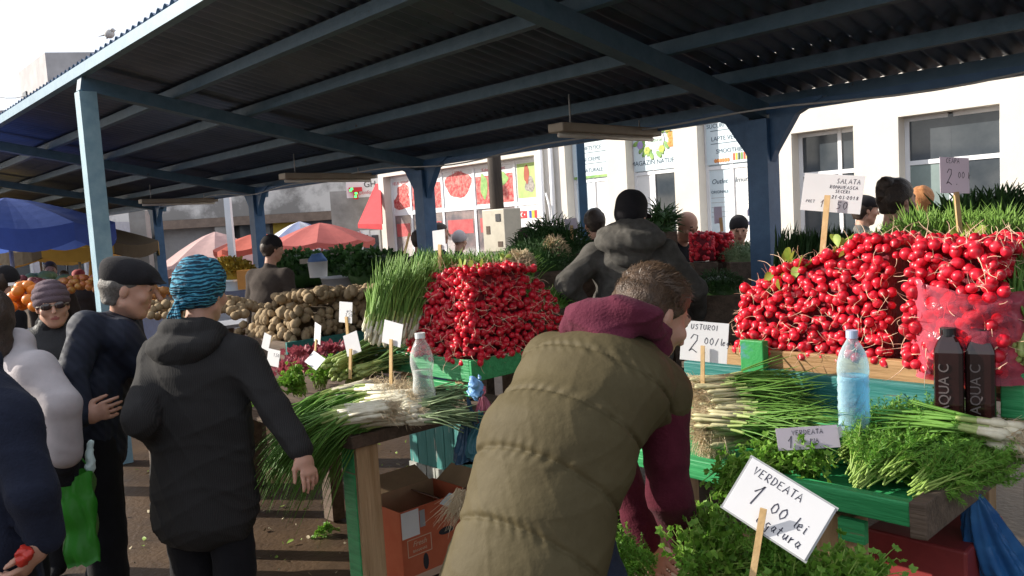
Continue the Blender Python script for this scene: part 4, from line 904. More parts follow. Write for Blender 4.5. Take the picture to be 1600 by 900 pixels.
# ---- right heap
def pl(xs, ys):
    return lambda r: float(np.interp(r, xs, ys))
X_ = [onp(px, py+9, PC+.05) for px, py in ((1160, 452), (1205, 420), (1250, 408), (1300, 388), (1345, 368), (1408, 366))]
topA = pl([x[0] for x in X_], [x[2] for x in X_]); rA0, rA1 = X_[0][0], X_[-1][0]-.012
ptsA = heap_points(rA0, rA1, PC-.005, PC+.26, z1-.02, topA, .0285, 'fl', taper=.03)
lf = [at(1228, 440, 2.72), at(1198, 455, 2.76), at(1320, 392, 2.6)]
nA = radish_heap(ptsA, 'bunch of red radishes with pale roots heaped on the raw wooden crate', 'radish bunches on the wooden crate', scale=.87, leaf_at=lf)
heap_core(rA0, rA1, PC, PC+.3, z1-.06, topA, 'radish_filler', 'dark red filler core inside the radish heap on the wooden crate')
# ---- bagged heap at right
rB0, rB1 = onp(1411, 480, PC-.08)[0], onp(1566, 480, PC-.08)[0]; zB1 = onp(1480, 384, PC)[2]
topB = lambda r: zB1+.01*math.sin(r*40)
zbag = lambda u: onp(1412, 420, PC-.09)[2] - (.02+.07*u) if u < .75 else onp(1412, 420, PC-.09)[2]-.0725+.05*(u-.75)
ptsB = []
for v in heap_points(rB0+.01, rB1, PC-.10, PC+.30, z1-.01, topB, .0305, 'flr', taper=.02): ptsB.append(v)
nB = radish_heap(ptsB, 'bunch of red radishes with pale roots in the pink plastic bag', 'radish bunches in the plastic bag', scale=.93, leaf_at=[at(1515, 388, 2.5)])
mb = MB(); leaf_blob(mb, at(1490, 392, 2.46)+EZ*.005, 26, .05, ER, 0, .03)
tag(mb.build('cut_leaves', m_rleaf), 'pale green cut radish leaves lying on top of the bagged radishes', 'leaves')
heap_core(rB0, rB1, PC-.02, PC+.32, z1, topB, 'radish_filler', 'dark red filler core inside the pink plastic bag of radishes', .034)
# plastic bag: crumpled open sack
mb = MB(); NU, NV = 64, 22; vs = []; rc, pc = (rB0+rB1)/2+.02, PC+.095; hw, hd = (rB1-rB0)/2+.028, .222
for j in range(NV+1):
    q = j/NV
    for i in range(NU):
        a = 2*math.pi*i/NU; ca, sa = math.cos(a), math.sin(a); e = .78
        x = math.copysign(abs(ca)**e, ca); y = math.copysign(abs(sa)**e, sa)
        uu = (x+1)/2; ztop = zbag(uu) if sa < .3 else zbag(uu)+.06; z = z1-.03+(ztop-z1+.03)*q
        fl = 1+.10*(1-q)**2*(x > 0)*1.6+.03*math.sin(q*3)
        n1 = noise.noise(Vector((a*2.2+q*3, q*7-a, 3)))*.020+abs(noise.noise(Vector((a*4+q*5, q*11-a*2, 9))))*.022
        vs.append(M(rc+x*hw*fl, pc+y*(hd+n1)-.004, z+.012*noise.noise(Vector((a*3, 5, 2)))*q)+ER*n1)
mb.add(vs, [(j*NU+i, j*NU+(i+1) % NU, (j+1)*NU+(i+1) % NU, (j+1)*NU+i) for j in range(NV) for i in range(NU)], 0, True)
tag(mb.build('plastic_bag', clear('bag_film', (.92, .18, .26), .2, .20)), 'crumpled clear pink plastic sack rolled down around radishes', 'bag')
# ---- left heap
XL = [onp(px, py, PLp+.04) for px, py in ((640, 468), (662, 436), (690, 427), (720, 422), (738, 424))]
topL = pl([x[0] for x in XL], [x[2] for x in XL]); rL0, rL1 = onp(637, 500, PLp)[0], RL+.01
ptsL = heap_points(rL0, rL1, PLp-.01, PLp+.60, zt+.0 if False else PL[2]+.01, topL, .0305, 'fr', taper=.04)
zmx = topL(rL1)
ptsL = [(v, n) for v, n in ptsL if v.z < zmx+.02-.0*abs(0) and v.z < zmx+.03-max(0, (v.dot(EP)-PLp-.38))*1.0]
nL = radish_heap(ptsL, 'bunch of red radishes heaped on the green board box in the middle', 'radish bunches on the green box', scale=.92, leaf_at=[at(736, 424, 3.75), at(765, 428, 3.8), at(790, 430, 3.9)])
heap_core(rL0, rL1-.01, PLp, PLp+.42, PL[2]-.02, topL, 'radish_filler', 'dark red filler core inside the radish heap on the green box', .03)
# ---- potatoes
m_pot = mat('potato_skin', (.235, .17, .10), .9, vs=18, col2=(.36, .27, .165), bump=.3, bs=60, objvar=.18, spec=.2)
POT = []
for k in range(5):
    mb = MB(); mb.ell((0, 0, 0), (.046, .036, .033), None, 14, 9, 0, .25); me = mb.mesh('potato', m_pot)
    for v in me.vertices: v.co += v.co.normalized()*.004*noise.noise(v.co*38+Vector((k*3, 0, 0)))
    POT.append(me)
tp = pl([rA, rA+.12, rA+.25, rB], [ZP+.12, ZP+.20, ZP+.27, ZP+.30])
pp = [q for q in heap_points(rA, rB, PP0, PP0+1.1, ZP+.0, tp, .058, 'fr', taper=.10) if q[0].z <= ZP+.36]
pp.sort(key=lambda q: (q[0]-CAM).length); rest = MB()
for v, nrm in pp[270:]: rest.ell(v, (.036, .03, .028), Matrix.Rotation(rng.uniform(0, 6), 3, 'X') @ Matrix.Rotation(rng.uniform(0, 6), 3, 'Z'), 10, 7, 0, .25)
if rest.v: tag(rest.build('potatoes', m_pot), 'brown potatoes at the far back of the big heap', None, None, 'stuff')
for v, nrm in pp[:270]:
    o = bpy.data.objects.new('potato', POT[rng.randrange(5)]); COL.objects.link(o); o.location = v; o.rotation_euler = (rng.uniform(0, 6), rng.uniform(0, 6), rng.uniform(0, 6)); s_ = rng.uniform(.66, 1.0); o.scale = (s_,)*3
    tag(o, 'brown earthy potato in the big heap beside the tall green onions', 'potato', 'potatoes in the big heap')
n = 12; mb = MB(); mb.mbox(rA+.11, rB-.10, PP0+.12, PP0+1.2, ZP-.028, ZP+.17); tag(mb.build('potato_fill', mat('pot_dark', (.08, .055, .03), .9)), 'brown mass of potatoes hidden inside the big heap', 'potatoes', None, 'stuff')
# ---------------------------------------------------------------- greens
def gm(name, a, b, tr=.25, rough=.5): return mat(name, a, rough, vs=14, col2=b, transl=tr, spec=.35)
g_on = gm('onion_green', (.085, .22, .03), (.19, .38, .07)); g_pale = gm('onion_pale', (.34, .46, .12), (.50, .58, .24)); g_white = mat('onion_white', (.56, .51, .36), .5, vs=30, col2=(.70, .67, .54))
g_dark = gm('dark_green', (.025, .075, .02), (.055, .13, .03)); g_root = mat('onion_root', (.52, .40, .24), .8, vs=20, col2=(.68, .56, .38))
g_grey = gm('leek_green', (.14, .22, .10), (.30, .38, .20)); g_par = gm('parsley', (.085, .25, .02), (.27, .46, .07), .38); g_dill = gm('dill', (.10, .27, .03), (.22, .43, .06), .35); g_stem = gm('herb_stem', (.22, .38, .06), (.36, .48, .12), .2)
g_chive = gm('chive', (.15, .31, .05), (.30, .48, .11))
def onions(name, label, cat, base, dr, n, L, R, droop=.1, spread=.12, white=.3, r=.006, mats=None, roots=True, group=None, up=EZ, leafw=1.0, cut=False, bend=0):
    base = Vector(base); dr = Vector(dr).normalized(); sd = dr.cross(up).normalized(); un = sd.cross(dr); t = thing(name, label, cat, base, group)
    gw, gp, gg = mats or (g_white, g_pale, g_on); A, B, C = MB(), MB(), MB()
    for _ in range(n):
        a = rng.uniform(0, 6.28); q = math.sqrt(rng.random())*R; off = sd*math.cos(a)*q*1.25+un*math.sin(a)*q*.75; l = L*rng.uniform(.78, 1.06); st = rng.uniform(-.03, .03)*L/.4
        sp = sd*rng.uniform(-1, 1)*spread+un*rng.uniform(-.4, .6)*spread; dp = droop*rng.uniform(.5, 1.4); bn = bend*rng.uniform(.6, 1.3)
        def path(u, s2=None): return base+off*(1-.25*u)+dr*(st+l*u)+(sp if s2 is None else s2)*(u*u)-EZ*dp*(max(0, u-.3)**2)*2+sd*bn*u*u
        wt = white*rng.uniform(.8, 1.2); k1 = [0, .03, .08, wt*.6, wt]
        A.tube([path(u) for u in k1], [r*.5, r*1.5, r*1.35, r, r*.95], 6, 0, True)
        A.tube([path(u) for u in (wt, wt+.05, wt+.12)], [r*.95, r*.95, r*.9], 6, 1, False)
        for j in range(rng.choice((2, 2, 3))):
            s2 = sp+(sd*rng.uniform(-1, 1)+un*rng.uniform(-1, 1))*spread*.45; u0 = wt+.11; e = rng.uniform(.85, 1.0)*(1 if not cut else .8)
            us = [u0+(e-u0)*x for x in (0, .25, .5, .75, 1)]; kf = rng.uniform(-.03, .03)
            B.tube([path(u, s2*(u/ max(u, .01)))+un*kf*(u-u0) for u in us], [r*.75*leafw, r*.85*leafw, r*.75*leafw, r*.55*leafw, r*(.5 if cut else .1)*leafw], 5, 0, cut, flat=.45)
        if roots:
            for j in range(7):
                d = (-dr+rv(.75)).normalized(); p0 = path(0); ll = rng.uniform(.02, .055); C.tube([p0, p0+d*ll*.5+rv(.006), p0+d*ll+rv(.014)-EZ*.008], [.0011, .0008, .0005], 3, 0, False)
    A.build('shafts', [gw, gp], t); B.build('leaves', gg, t)
    if roots and C.v: C.build('roots', g_root, t)
    return t
def leaflet(mb, o, d, s, n, L, mi=0):
    pts = ((0, 0), (.18, .30), (.05, .55), (.38, .48), (.46, .78), (.66, .42), (1.0, .12), (1.0, -.12), (.66, -.42), (.46, -.78), (.38, -.48), (.05, -.55), (.18, -.30)); cv = rng.uniform(-.35, .35)
    vs = [o+d*L*x+s*L*y*.62+n*L*(cv*x*x+.18*abs(y)) for x, y in pts]+[o+d*L*.4+n*L*cv*.1]
    k = len(pts); mb.add(vs, [(i, (i+1) % k, k) for i in range(k)], mi, True)
def herb(name, label, cat, base, dr, L, n, R, leaf=.022, mats=None, spread=.35, group=None, droop=.1):
    base = Vector(base); dr = Vector(dr).normalized(); t = thing(name, label, cat, base, group); A, B = MB(), MB(); gs, gl = mats or (g_stem, g_par)
    for _ in range(n):
        d = (dr+rv(spread)).normalized(); l = L*rng.uniform(.45, 1.05); p0 = base+rv(R*.5)
        P3 = [p0, p0+d*l*.5+EZ*.01, p0+d*l-EZ*droop*l]; A.tube(P3, [.0022, .0018, .001], 4, 0, False)
        for j in range(rng.choice((3, 4, 5))):
            u = rng.uniform(.45, 1); c = P3[1].lerp(P3[2], (u-.5)*2 if u > .5 else 0)
            if u <= .5: c = P3[0].lerp(P3[1], u*2)
            e = (d*.6+rv(1)).normalized(); tip = c+e*leaf*.9; A.tube([c, tip], [.0012, .0008], 3, 0, False)
            s0 = e.orthogonal().normalized(); s0.rotate(Quaternion(e, rng.uniform(0, 6.28))); nn = e.cross(s0)
            if nn.z < 0 and rng.random() < .6: nn = -nn; s0 = -s0
            for ang in (-.95, 0, .95):
                dd = (e*math.cos(ang)+s0*math.sin(ang)); leaflet(B, tip, dd, dd.cross(nn), nn, leaf*rng.uniform(.75, 1.2))
    A.build('stems', gs, t); B.build('leaves', gl, t); return t
def dill(label, base, dr, L, n, R, group=None, mats=None, fan=.30):
    base = Vector(base); dr = Vector(dr).normalized(); t = thing('dill_bunch', label, 'dill', base, group); A, B = MB(), MB(); gs, gl = mats or (g_stem, g_dill); sd = dr.cross(EZ).normalized()
    for _ in range(n):
        d = (dr+sd*rng.uniform(-fan, fan)+EZ*rng.uniform(-.08, .28)+rv(.06)).normalized(); l = L*rng.uniform(.75, 1.05); p0 = base+rv(R); A.tube([p0, p0+d*l*.35, p0+d*l*.7-EZ*.004], [.0026, .0022, .0013], 5, 0, True)
        for k in range(11):
            u = .20+.80*k/11+rng.uniform(-.03, .03); c = p0+d*l*u-EZ*.02*u*u; e = (d+rv(.75)+EZ*.15).normalized(); fl = L*.22*rng.uniform(.6, 1.1)
            A.tube([c, c+e*fl], [.001, .0004], 3, 0, False)
            for j in range(12):
                w = (j+1)/12; q = c+e*fl*w; f = (e*.7+rv(1)).normalized(); ff = fl*.38*(1.1-w*.6)
                for h in range(3):
                    g2 = (f+rv(.55)).normalized(); nv = g2.orthogonal(); B.add([q, q+g2*ff*.5+nv*.0011, q+g2*ff, q+g2*ff*.5-nv*.0011], [(0, 1, 2, 3)], 0, False)
    A.build('stems', gs, t); B.build('fronds', gl, t); return t
def upright(label, px0, py0, Y0, px1, py1, Y1, n, R, name='onion_bunch', cat='green onions', mats=None, white=.22, r=.0055, spread=.10, group=None, droop=.03, roots=False, leafw=1.0):
    a, b = at(px0, py0, Y0), at(px1, py1, Y1); return onions(name, label, cat, a, b-a, n, (b-a).length, R, droop, spread, white, r, mats, roots, group, up=Vector((.3, -.9, .2)), leafw=leafw)
# table A : green onions with bulbs to the left (under the sign with the big 2)
zA = ZA+.035
for k, (px, py, tx, ty, dz) in enumerate([(1114, 690, 1240, 675, .01), (1106, 668, 1245, 655, .05), (1116, 644, 1252, 636, .09), (1100, 622, 1236, 612, .13), (1088, 604, 1215, 596, .16), (1104, 655, 1258, 664, .08)]):
    b = onz(px, py, zA+dz); e = onz(tx, ty, zA+dz+.01)
    onions('onion_bunch', ['green onion bunch at the front of the pile with long hanging roots', 'green onion bunch second in the pile beside the maroon sleeve', 'green onion bunch at the top of the pile behind the wooden sign stick', 'dark leaved green onion bunch under the sign with the big two', 'rearmost green onion bunch behind the sign with the big two', 'green onion bunch lying across the middle of the pile'][k], 'green onions', b, e-b, 52, (e-b).length*1.4, .042, .06, .14, .28, .0052, mats=(mat('onion_cream', (.36, .34, .17), .5, vs=20, col2=(.52, .48, .29)), g_pale, g_on), group='green onions on the right table')
b = onz(1120, 690, zA); mb = MB()
for _ in range(240):
    p = b+Vector((rng.gauss(-.015, .02), rng.gauss(-.01, .018), rng.uniform(-.01, .07))); l = rng.uniform(.05, .13); dx, dy = rng.uniform(-.035, .02), rng.uniform(-.05, .01)
    mb.tube([p, p+Vector((dx, dy, -l*.4)), p+Vector((dx*1.6, dy*1.4, -l))+rv(.01)], [.0012, .0009, .0005], 3, 0, False)
tag(mb.build('hanging_roots', g_root), 'tangled straw coloured onion roots hanging over the green rim', 'roots', None, 'stuff')
# table A : parsley heap, dill, spring onions at the right
pg = 'parsley bunches on the right table'
for k, (px, py, d, lab) in enumerate([(1160, 735, (-.5, -.5, .1), 'small parsley bunch drooping over the green rim next to the onion roots'), (1215, 728, (-.6, -.3, .35), 'parsley bunch in the middle of the green rim'), (1262, 728, (-.3, -.5, .5), 'tall leafy parsley bunch touching the dill'), (1245, 712, (.1, -.2, .7), 'parsley bunch standing before the purple price note')]):
    herb('parsley_bunch', lab, 'parsley', onz(px, py, zA+.005)-Vector(d)*.04, d, .15, 80, .05, .0145, group=pg, droop=.25)
dl = [(1352, 738, .17, -.14, 'dill bunch with thick pale stems nearest the green rim'), (1395, 730, .2, -.02, 'dill bunch in the middle of the dill pile'), (1330, 700, .2, .1, 'dill bunch at the back next to the parsley'), (1445, 752, .16, -.1, 'shaded dill bunch at the right end of the dill pile'), (1400, 690, .2, .1, 'fluffy dill bunch on top of the dill pile'), (1450, 700, .2, .0, 'dark dill bunch sloping towards the table end')]
for k, (px, py, L, dz, lab) in enumerate(dl):
    hz = (.0, .01, .02, .0, .05, .01)[k]; b = onz(px, py, zA+.012+hz); d = Vector((.55+.12*k, .55-.05*k, .14)) if k < 5 else Vector((.9, -.1, .1))
    dill(lab, b-Vector((.04, .05, 0)), d, .29, 46, .026, 'dill bunches on the right table')
for k, (px, py, tx, ty, hz, lab) in enumerate([(1592, 692, 1385, 652, .10, 'spring onion bunch at the table end with bright white bulbs'), (1588, 676, 1350, 640, .13, 'upper spring onion bunch with thick green leaves at the table end'), (1600, 704, 1400, 668, .075, 'lowest spring onion bunch overhanging the table end')]):
    b = onz(px, py, zA+hz); e = onz(tx, ty, zA+hz+.01); onions('onion_bunch', lab, 'green onions', b, e-b, 16, (e-b).length*1.05, .026, .04, .09, .20, .0085, group='spring onions at the table end', leafw=1.1)
# low crate herbs
for k, (px, py, Y, d, lab) in enumerate([(1120, 850, 1.98, (-.1, -.1, .9), 'large parsley bunch beside the working hand'), (1105, 885, 1.85, (.1, -.2, .8), 'parsley bunch at the bottom edge beside the hand'), (1160, 875, 1.88, (.2, -.2, .7), 'parsley bunch behind the tilted sign stick'), (1270, 885, 1.78, (-.2, -.2, .8), 'celery leaf bunch under the tilted sign'), (1330, 885, 1.8, (.3, -.2, .7), 'celery leaf bunch at the right end of the low crate'), (1240, 895, 1.72, (0, -.2, .9), 'parsley bunch in front at the foot of the tilted sign'), (1300, 895, 1.70, (.1, -.2, .9), 'front parsley bunch at the right of the low crate')]):
    herb('parsley_bunch', lab, 'parsley', at(px, py+(28 if px < 1150 else 72), Y), d, .17, 120, .06, .014, group='parsley in the low crate', spread=.6, droop=.15)
dill('small dark dill bunch at the foot of the tilted sign stick', at(1215, 905, 1.75), (-.1, -.2, .8), .2, 30, .03, 'dill in the low crate'); dill('dill sprig pile under the bending man', at(1010, 900, 1.95), (-.4, -.2, .5), .2, 26, .03, 'dill in the low crate', fan=.6)
upright('green leaves showing between the vest and the maroon sleeve', 1000, 815, 2.35, 975, 770, 2.3, 30, .05, group=None, spread=.06)
# table C : spring onion rows
zC = ZC+.03
for k, (px, py, tx, ty, hz, lab) in enumerate([(640, 648, 455, 668, .03, 'spring onion bunch nearest the table corner with leaves drooping over the edge'), (632, 634, 450, 645, .05, 'spring onion bunch second from the table corner'), (640, 622, 455, 628, .07, 'spring onion bunch on top of the row with bright white shafts'), (612, 612, 440, 618, .07, 'spring onion bunch at the back of the row beside the parsley'), (600, 640, 450, 660, .09, 'spring onion bunch lying over the middle of the row'), (575, 606, 430, 640, .06, 'spring onion bunch hidden towards the dark cardigan sleeve')]):
    b = onz(px, py, zC+hz); e = onz(tx, ty, zC+hz-.02); onions('onion_bunch', lab, 'green onions', b, e-b, 64, .52, .042, .30, .12, .32, .0072, group='spring onions on the plank table', leafw=1.0)
for k, (px, py, tx, ty, hz, lab) in enumerate([(628, 640, 705, 628, .05, 'leek bunch with cut grey green ends pointing right'), (632, 622, 715, 612, .07, 'upper leek bunch with cut grey green ends'), (645, 652, 690, 650, .02, 'small leek bunch drooping at the table end')]):
    b = onz(px, py, zC+hz); e = onz(tx, ty, zC+hz); onions('leek_bunch', lab, 'leeks', b, e-b, 30, .36, .035, .07, .11, .2, .0075, mats=(g_white, g_grey, g_grey), roots=False, group='leeks on the plank table', cut=True)
mb = MB()
for _ in range(200):
    p = onz(rng.uniform(590, 650), rng.uniform(596, 615), zC+.10)+rv(.02); mb.tube([p, p+rv(.02)+EZ*.012, p+rv(.035)+EZ*.016], [.001, .0008, .0004], 3, 0, False)
tag(mb.build('root_fringe', g_root), 'pale fringe of onion roots along the white bulbs on the plank table', 'roots', None, 'stuff')
for k, (px, py, d, lab) in enumerate([(470, 612, (-.2, -.4, .6), 'curly parsley bunch behind the spring onion leaves'), (440, 622, (-.5, -.4, .4), 'parsley bunch half hidden by the cardigan sleeve'), (500, 600, (.2, -.3, .6), 'parsley bunch beside the pale garlic shafts')]):
    herb('parsley_bunch', lab, 'parsley', onz(px, py, zC+.02), d, .15, 80, .06, .015, group='parsley on the plank table')
m_rl = mat('red_lettuce', (.20, .02, .05), .5, vs=30, col2=(.45, .12, .14), transl=.3)
for k, (px, py, lab) in enumerate([(455, 585, 'red lettuce head beside the tilted blank price card'), (480, 562, 'red lettuce head in the middle behind the small cards'), (515, 556, 'red lettuce head nearest the garlic')]):
    t = thing('red_lettuce', lab, 'lettuce', onz(px, py, zC+.06), 'red lettuce heads'); mb = MB(); c = onz(px, py, zC+.06)
    for _ in range(150):
        o = c+Vector((rng.gauss(0, .05), rng.gauss(0, .05), rng.uniform(0, .06))); e = (o-c+Vector((0, 0, .06))+rv(.05)).normalized(); s0 = e.orthogonal().normalized(); s0.rotate(Quaternion(e, rng.uniform(0, 6.28))); leaflet(mb, o, e, s0, e.cross(s0), .036)
    mb.build('leaves', m_rl, t)
for k, (px, py, tx, ty, hz, lab) in enumerate([(528, 585, 600, 545, .09, 'green garlic bunch with pale shafts in front of the tall onions'), (520, 570, 600, 530, .15, 'green garlic bunch lying on top of the others'), (545, 590, 620, 560, .05, 'lowest green garlic bunch in the shade'), (560, 580, 640, 552, .10, 'dark green garlic bunch under the white price card')]):
    b = onz(px, py, zC+hz); e = onz(tx, ty, zC+hz+.05); onions('garlic_bunch', lab, 'green garlic', b, e-b, 26, max(.36, (e-b).length), .04, .05, .12, .25, .0075, mats=(g_pale, g_pale, gm('garlic_green', (.09, .19, .05), (.20, .30, .10))), roots=False, group='green garlic bunches', leafw=1.3)
# tall onions standing left of the radish heap and the tips behind it
for k, (px, py, tx, ty, Y) in enumerate([(592, 532, 622, 400, 3.75), (612, 528, 645, 392, 3.8), (628, 520, 668, 396, 3.85), (585, 520, 604, 428, 3.9), (640, 500, 690, 392, 3.9), (602, 500, 635, 385, 4.05)]):
    upright(['tall onion bunch leaning at the left front of the onion wall', 'tall onion bunch second from the left in the onion wall', 'tall onion bunch touching the radish heap', 'short onion bunch at the outer left of the onion wall', 'tall onion bunch behind the blank white card stick', 'tall onion bunch at the rear of the onion wall'][k], px, py, Y, tx, ty, Y+.05, 46, .055, white=.18, group='onion wall left of the radishes', spread=.07, r=.006, mats=(g_white, g_pale, g_chive))
for k, px in enumerate((690, 716, 742, 768, 795, 822)):
    upright('short upright green onion bunch behind the left radish heap', px-6, 450, 4.35+.03*k, px+8, 386+k*1.0, 4.4+.03*k, 44, .06, group='onion tips behind the left radish heap', spread=.09, mats=(g_pale, g_chive, g_chive))
for k, px in enumerate((660, 690, 720, 750, 780)):
    upright('upright green onion bunch in the rear row behind the left radish heap', px, 440, 4.75, px+6, 384, 4.8, 36, .07, group='rear onion tips behind the left radish heap', spread=.09, mats=(g_pale, g_on, g_on))
# onion tips behind the right radishes, dark mass and hanging leaves at the right edge
for k, (px, ty, tx, Y) in enumerate([(1395, 352, 1370, 2.95), (1425, 336, 1418, 2.95), (1455, 328, 1452, 2.95), (1485, 330, 1490, 2.9), (1515, 326, 1525, 2.85), (1545, 330, 1560, 2.8), (1575, 334, 1592, 2.75), (1440, 320, 1455, 3.1), (1500, 318, 1512, 3.1), (1560, 318, 1575, 3.0)]):
    upright('sunlit upright green onion bunch behind the right radish heaps', px, 420, Y, tx, ty-9, Y, 58, .06, group='onion tips behind the right radish heaps', spread=.10, mats=(g_pale, g_chive, g_chive), r=.0062)
for k, (px, py, tx, ty, Y) in enumerate([(1606, 555, 1572, 400, 2.14), (1618, 570, 1588, 420, 2.12), (1600, 540, 1584, 385, 2.17), (1622, 520, 1600, 372, 2.18)]):
    upright('long green onion bunch standing beside the plastic bag of radishes', px, py, Y, tx, ty, Y+.1, 40, .045, group='long onions at the right edge', spread=.06, white=.2, r=.0065, mats=(g_pale, g_pale, g_on))
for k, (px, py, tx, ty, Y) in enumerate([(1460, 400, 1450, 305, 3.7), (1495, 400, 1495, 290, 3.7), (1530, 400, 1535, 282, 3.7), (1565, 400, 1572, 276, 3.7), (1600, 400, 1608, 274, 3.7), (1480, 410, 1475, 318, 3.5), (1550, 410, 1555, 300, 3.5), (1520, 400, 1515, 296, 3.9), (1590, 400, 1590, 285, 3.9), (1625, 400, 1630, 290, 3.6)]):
    upright('tall dark green leek bunch in the shade behind the sunlit onions', px, py, Y, tx, ty, Y, 30, .09, name='leek_bunch', cat='leeks', group='dark leeks at the right', spread=.16, r=.011, mats=(g_dark, g_dark, g_dark), leafw=1.3)  # leaves stand in shadow, which is put into their dark green
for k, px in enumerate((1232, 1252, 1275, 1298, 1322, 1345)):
    upright('dark upright onion bunch stacked behind the large radish heap', px, 430, 4.75, px+2, 346+(k % 3)*3, 4.75, 44, .085, name='onion_bunch', group='dark onion stack behind the large radish heap', spread=.05, r=.008, mats=(g_dark, g_dark, g_dark))  # shade of the stack painted as one dark green, shafts included
# heaps in the middle distance
def mound(name, label, cat, px, py, Y, rx, ry, rz, n, leaf, mats, group=None, kind='leaf'):
    c = at(px, py, Y); mb = MB()
    for _ in range(n):
        a = rng.uniform(0, 6.28); zz = rng.random(); q = math.sqrt(1-zz*zz)*rng.uniform(.75, 1); o = c+Vector((math.cos(a)*q*rx, math.sin(a)*q*ry, zz*rz*rng.uniform(.7, 1.05))); e = (Vector((math.cos(a)*.6, math.sin(a)*.6, .5))+rv(.8)).normalized(); s0 = e.orthogonal().normalized(); s0.rotate(Quaternion(e, rng.uniform(0, 6.28)))
        if kind == 'leaf': leaflet(mb, o, e, s0, e.cross(s0), leaf*rng.uniform(.6, 1.2))
        else: mb.tube([o, o+e*leaf*.5+EZ*.01, o+e*leaf], [leaf*.05, leaf*.045, leaf*.008], 4, 0, False)
    mb.ell(c, (rx*.85, ry*.85, rz*.82), None, 14, 8, 0, .2)
    if name == 'herb_pile' and Y < 8: tag(MB().box((c.x, c.y, c.z/2-.04), (rx*1.9, ry*2.1, c.z+.06)).build('produce_box', m_woodd), 'box under the '+label, 'box', 'dark boxes in the shade')
    return tag(mb.build(name, mats), label, cat, group)
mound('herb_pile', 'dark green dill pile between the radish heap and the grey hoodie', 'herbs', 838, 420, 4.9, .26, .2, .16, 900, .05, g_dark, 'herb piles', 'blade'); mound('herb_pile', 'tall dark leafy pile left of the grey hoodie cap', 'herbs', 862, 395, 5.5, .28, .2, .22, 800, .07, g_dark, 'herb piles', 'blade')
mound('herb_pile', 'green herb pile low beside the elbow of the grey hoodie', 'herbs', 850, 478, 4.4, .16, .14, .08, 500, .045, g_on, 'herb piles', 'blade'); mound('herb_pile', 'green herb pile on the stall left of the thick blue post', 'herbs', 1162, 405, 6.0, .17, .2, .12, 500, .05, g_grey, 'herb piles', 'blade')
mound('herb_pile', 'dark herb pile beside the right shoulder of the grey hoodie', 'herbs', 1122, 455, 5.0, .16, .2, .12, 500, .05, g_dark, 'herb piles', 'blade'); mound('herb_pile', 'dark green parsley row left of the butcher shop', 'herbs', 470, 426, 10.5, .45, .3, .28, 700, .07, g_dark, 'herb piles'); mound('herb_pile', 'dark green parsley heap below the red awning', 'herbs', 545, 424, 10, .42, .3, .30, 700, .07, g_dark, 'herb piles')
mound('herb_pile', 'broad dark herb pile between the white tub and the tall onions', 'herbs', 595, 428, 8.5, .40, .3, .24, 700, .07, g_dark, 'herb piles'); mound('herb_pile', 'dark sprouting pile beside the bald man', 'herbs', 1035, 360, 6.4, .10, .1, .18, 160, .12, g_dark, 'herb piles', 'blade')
mound('root_pile', 'pale straw coloured root tuft on the dark herbs behind the radishes', 'roots', 812, 415, 4.5, .075, .05, .07, 500, .04, g_root, 'root tufts', 'blade'); mound('root_pile', 'brown root tuft standing beside the grey hoodie shoulder', 'roots', 868, 405, 4.9, .07, .05, .12, 450, .05, g_root, 'root tufts', 'blade')
mb = MB(); c0 = at(722, 775, 2.9)
for _ in range(320):
    a = c0+rv(.028); d = Vector((rng.gauss(-.25, .35), rng.gauss(-.1, .3), -rng.uniform(.5, 1))); l = rng.uniform(.05, .11); mb.tube([a, a+d*l*.5+rv(.006), a+d*l+Vector((rng.uniform(-.02, .01), 0, -.012))], [.0013, .001, .0005], 3, 0, False)
tag(mb.build('root_pile', g_root), 'beige root tuft hanging by the vest above the orange box', 'roots', 'root tufts')
mound('flower_pile', 'yellow flowering plants in a white bowl by the coral umbrella', 'flowers', 360, 428, 8.6, .27, .2, .17, 900, .045, mat('mimosa', (.45, .30, .02), .7, vs=20, col2=(.30, .24, .05)))
mb = MB(); c = at(366, 436, 8.5); mb.lathe([(.10, -.12), (.15, 0), (.16, .0), (.15, -.02)], c, 16); tag(mb.build('bowl', m_signw), 'white bowl under the yellow flowers', 'bowl')
c = at(392, 436, 8.4); tag(MB().box(c, (.22, .2, .2)).build('orange_crate', mat('orange_plastic', (.55, .24, .05), .5)), 'orange plastic crate beside the yellow flowers', 'crate')
c = at(498, 433, 9.2); tb_ = MB(); tb_.lathe([(.10, 0), (.115, .18), (.12, .18), (.10, .17)], c, 16); tag(tb_.build('bucket', m_signw2), 'white plastic bucket with blue rag on the greens stall', 'bucket'); mb = MB(); mb.ell(c+EZ*.2, (.11, .1, .07), None, 10, 6, 0, .4); tag(mb.build('rag', mat('blue_rag', (.08, .15, .32), .8)), 'crumpled blue rag on top of the white bucket', 'rag')
c = at(536, 440, 8.8); mb = MB(); mb.lathe([(.2, -.16), (.24, .06), (.25, .06), (.23, .04)], c, 18); tag(mb.build('tub', m_grey), 'wide grey metal tub on the wooden greens stall', 'tub')
for (px, py, w, h, lab) in ((500, 407, .5, .06, 'small pale price board above the far greens'), (535, 402, .28, .12, 'pale board with dark lettering above the far greens')):
    c = at(px, py, 9.9); tag(MB().box(c, (w, .02, h)).build('price_board', m_beige), lab, 'board', 'far price boards')
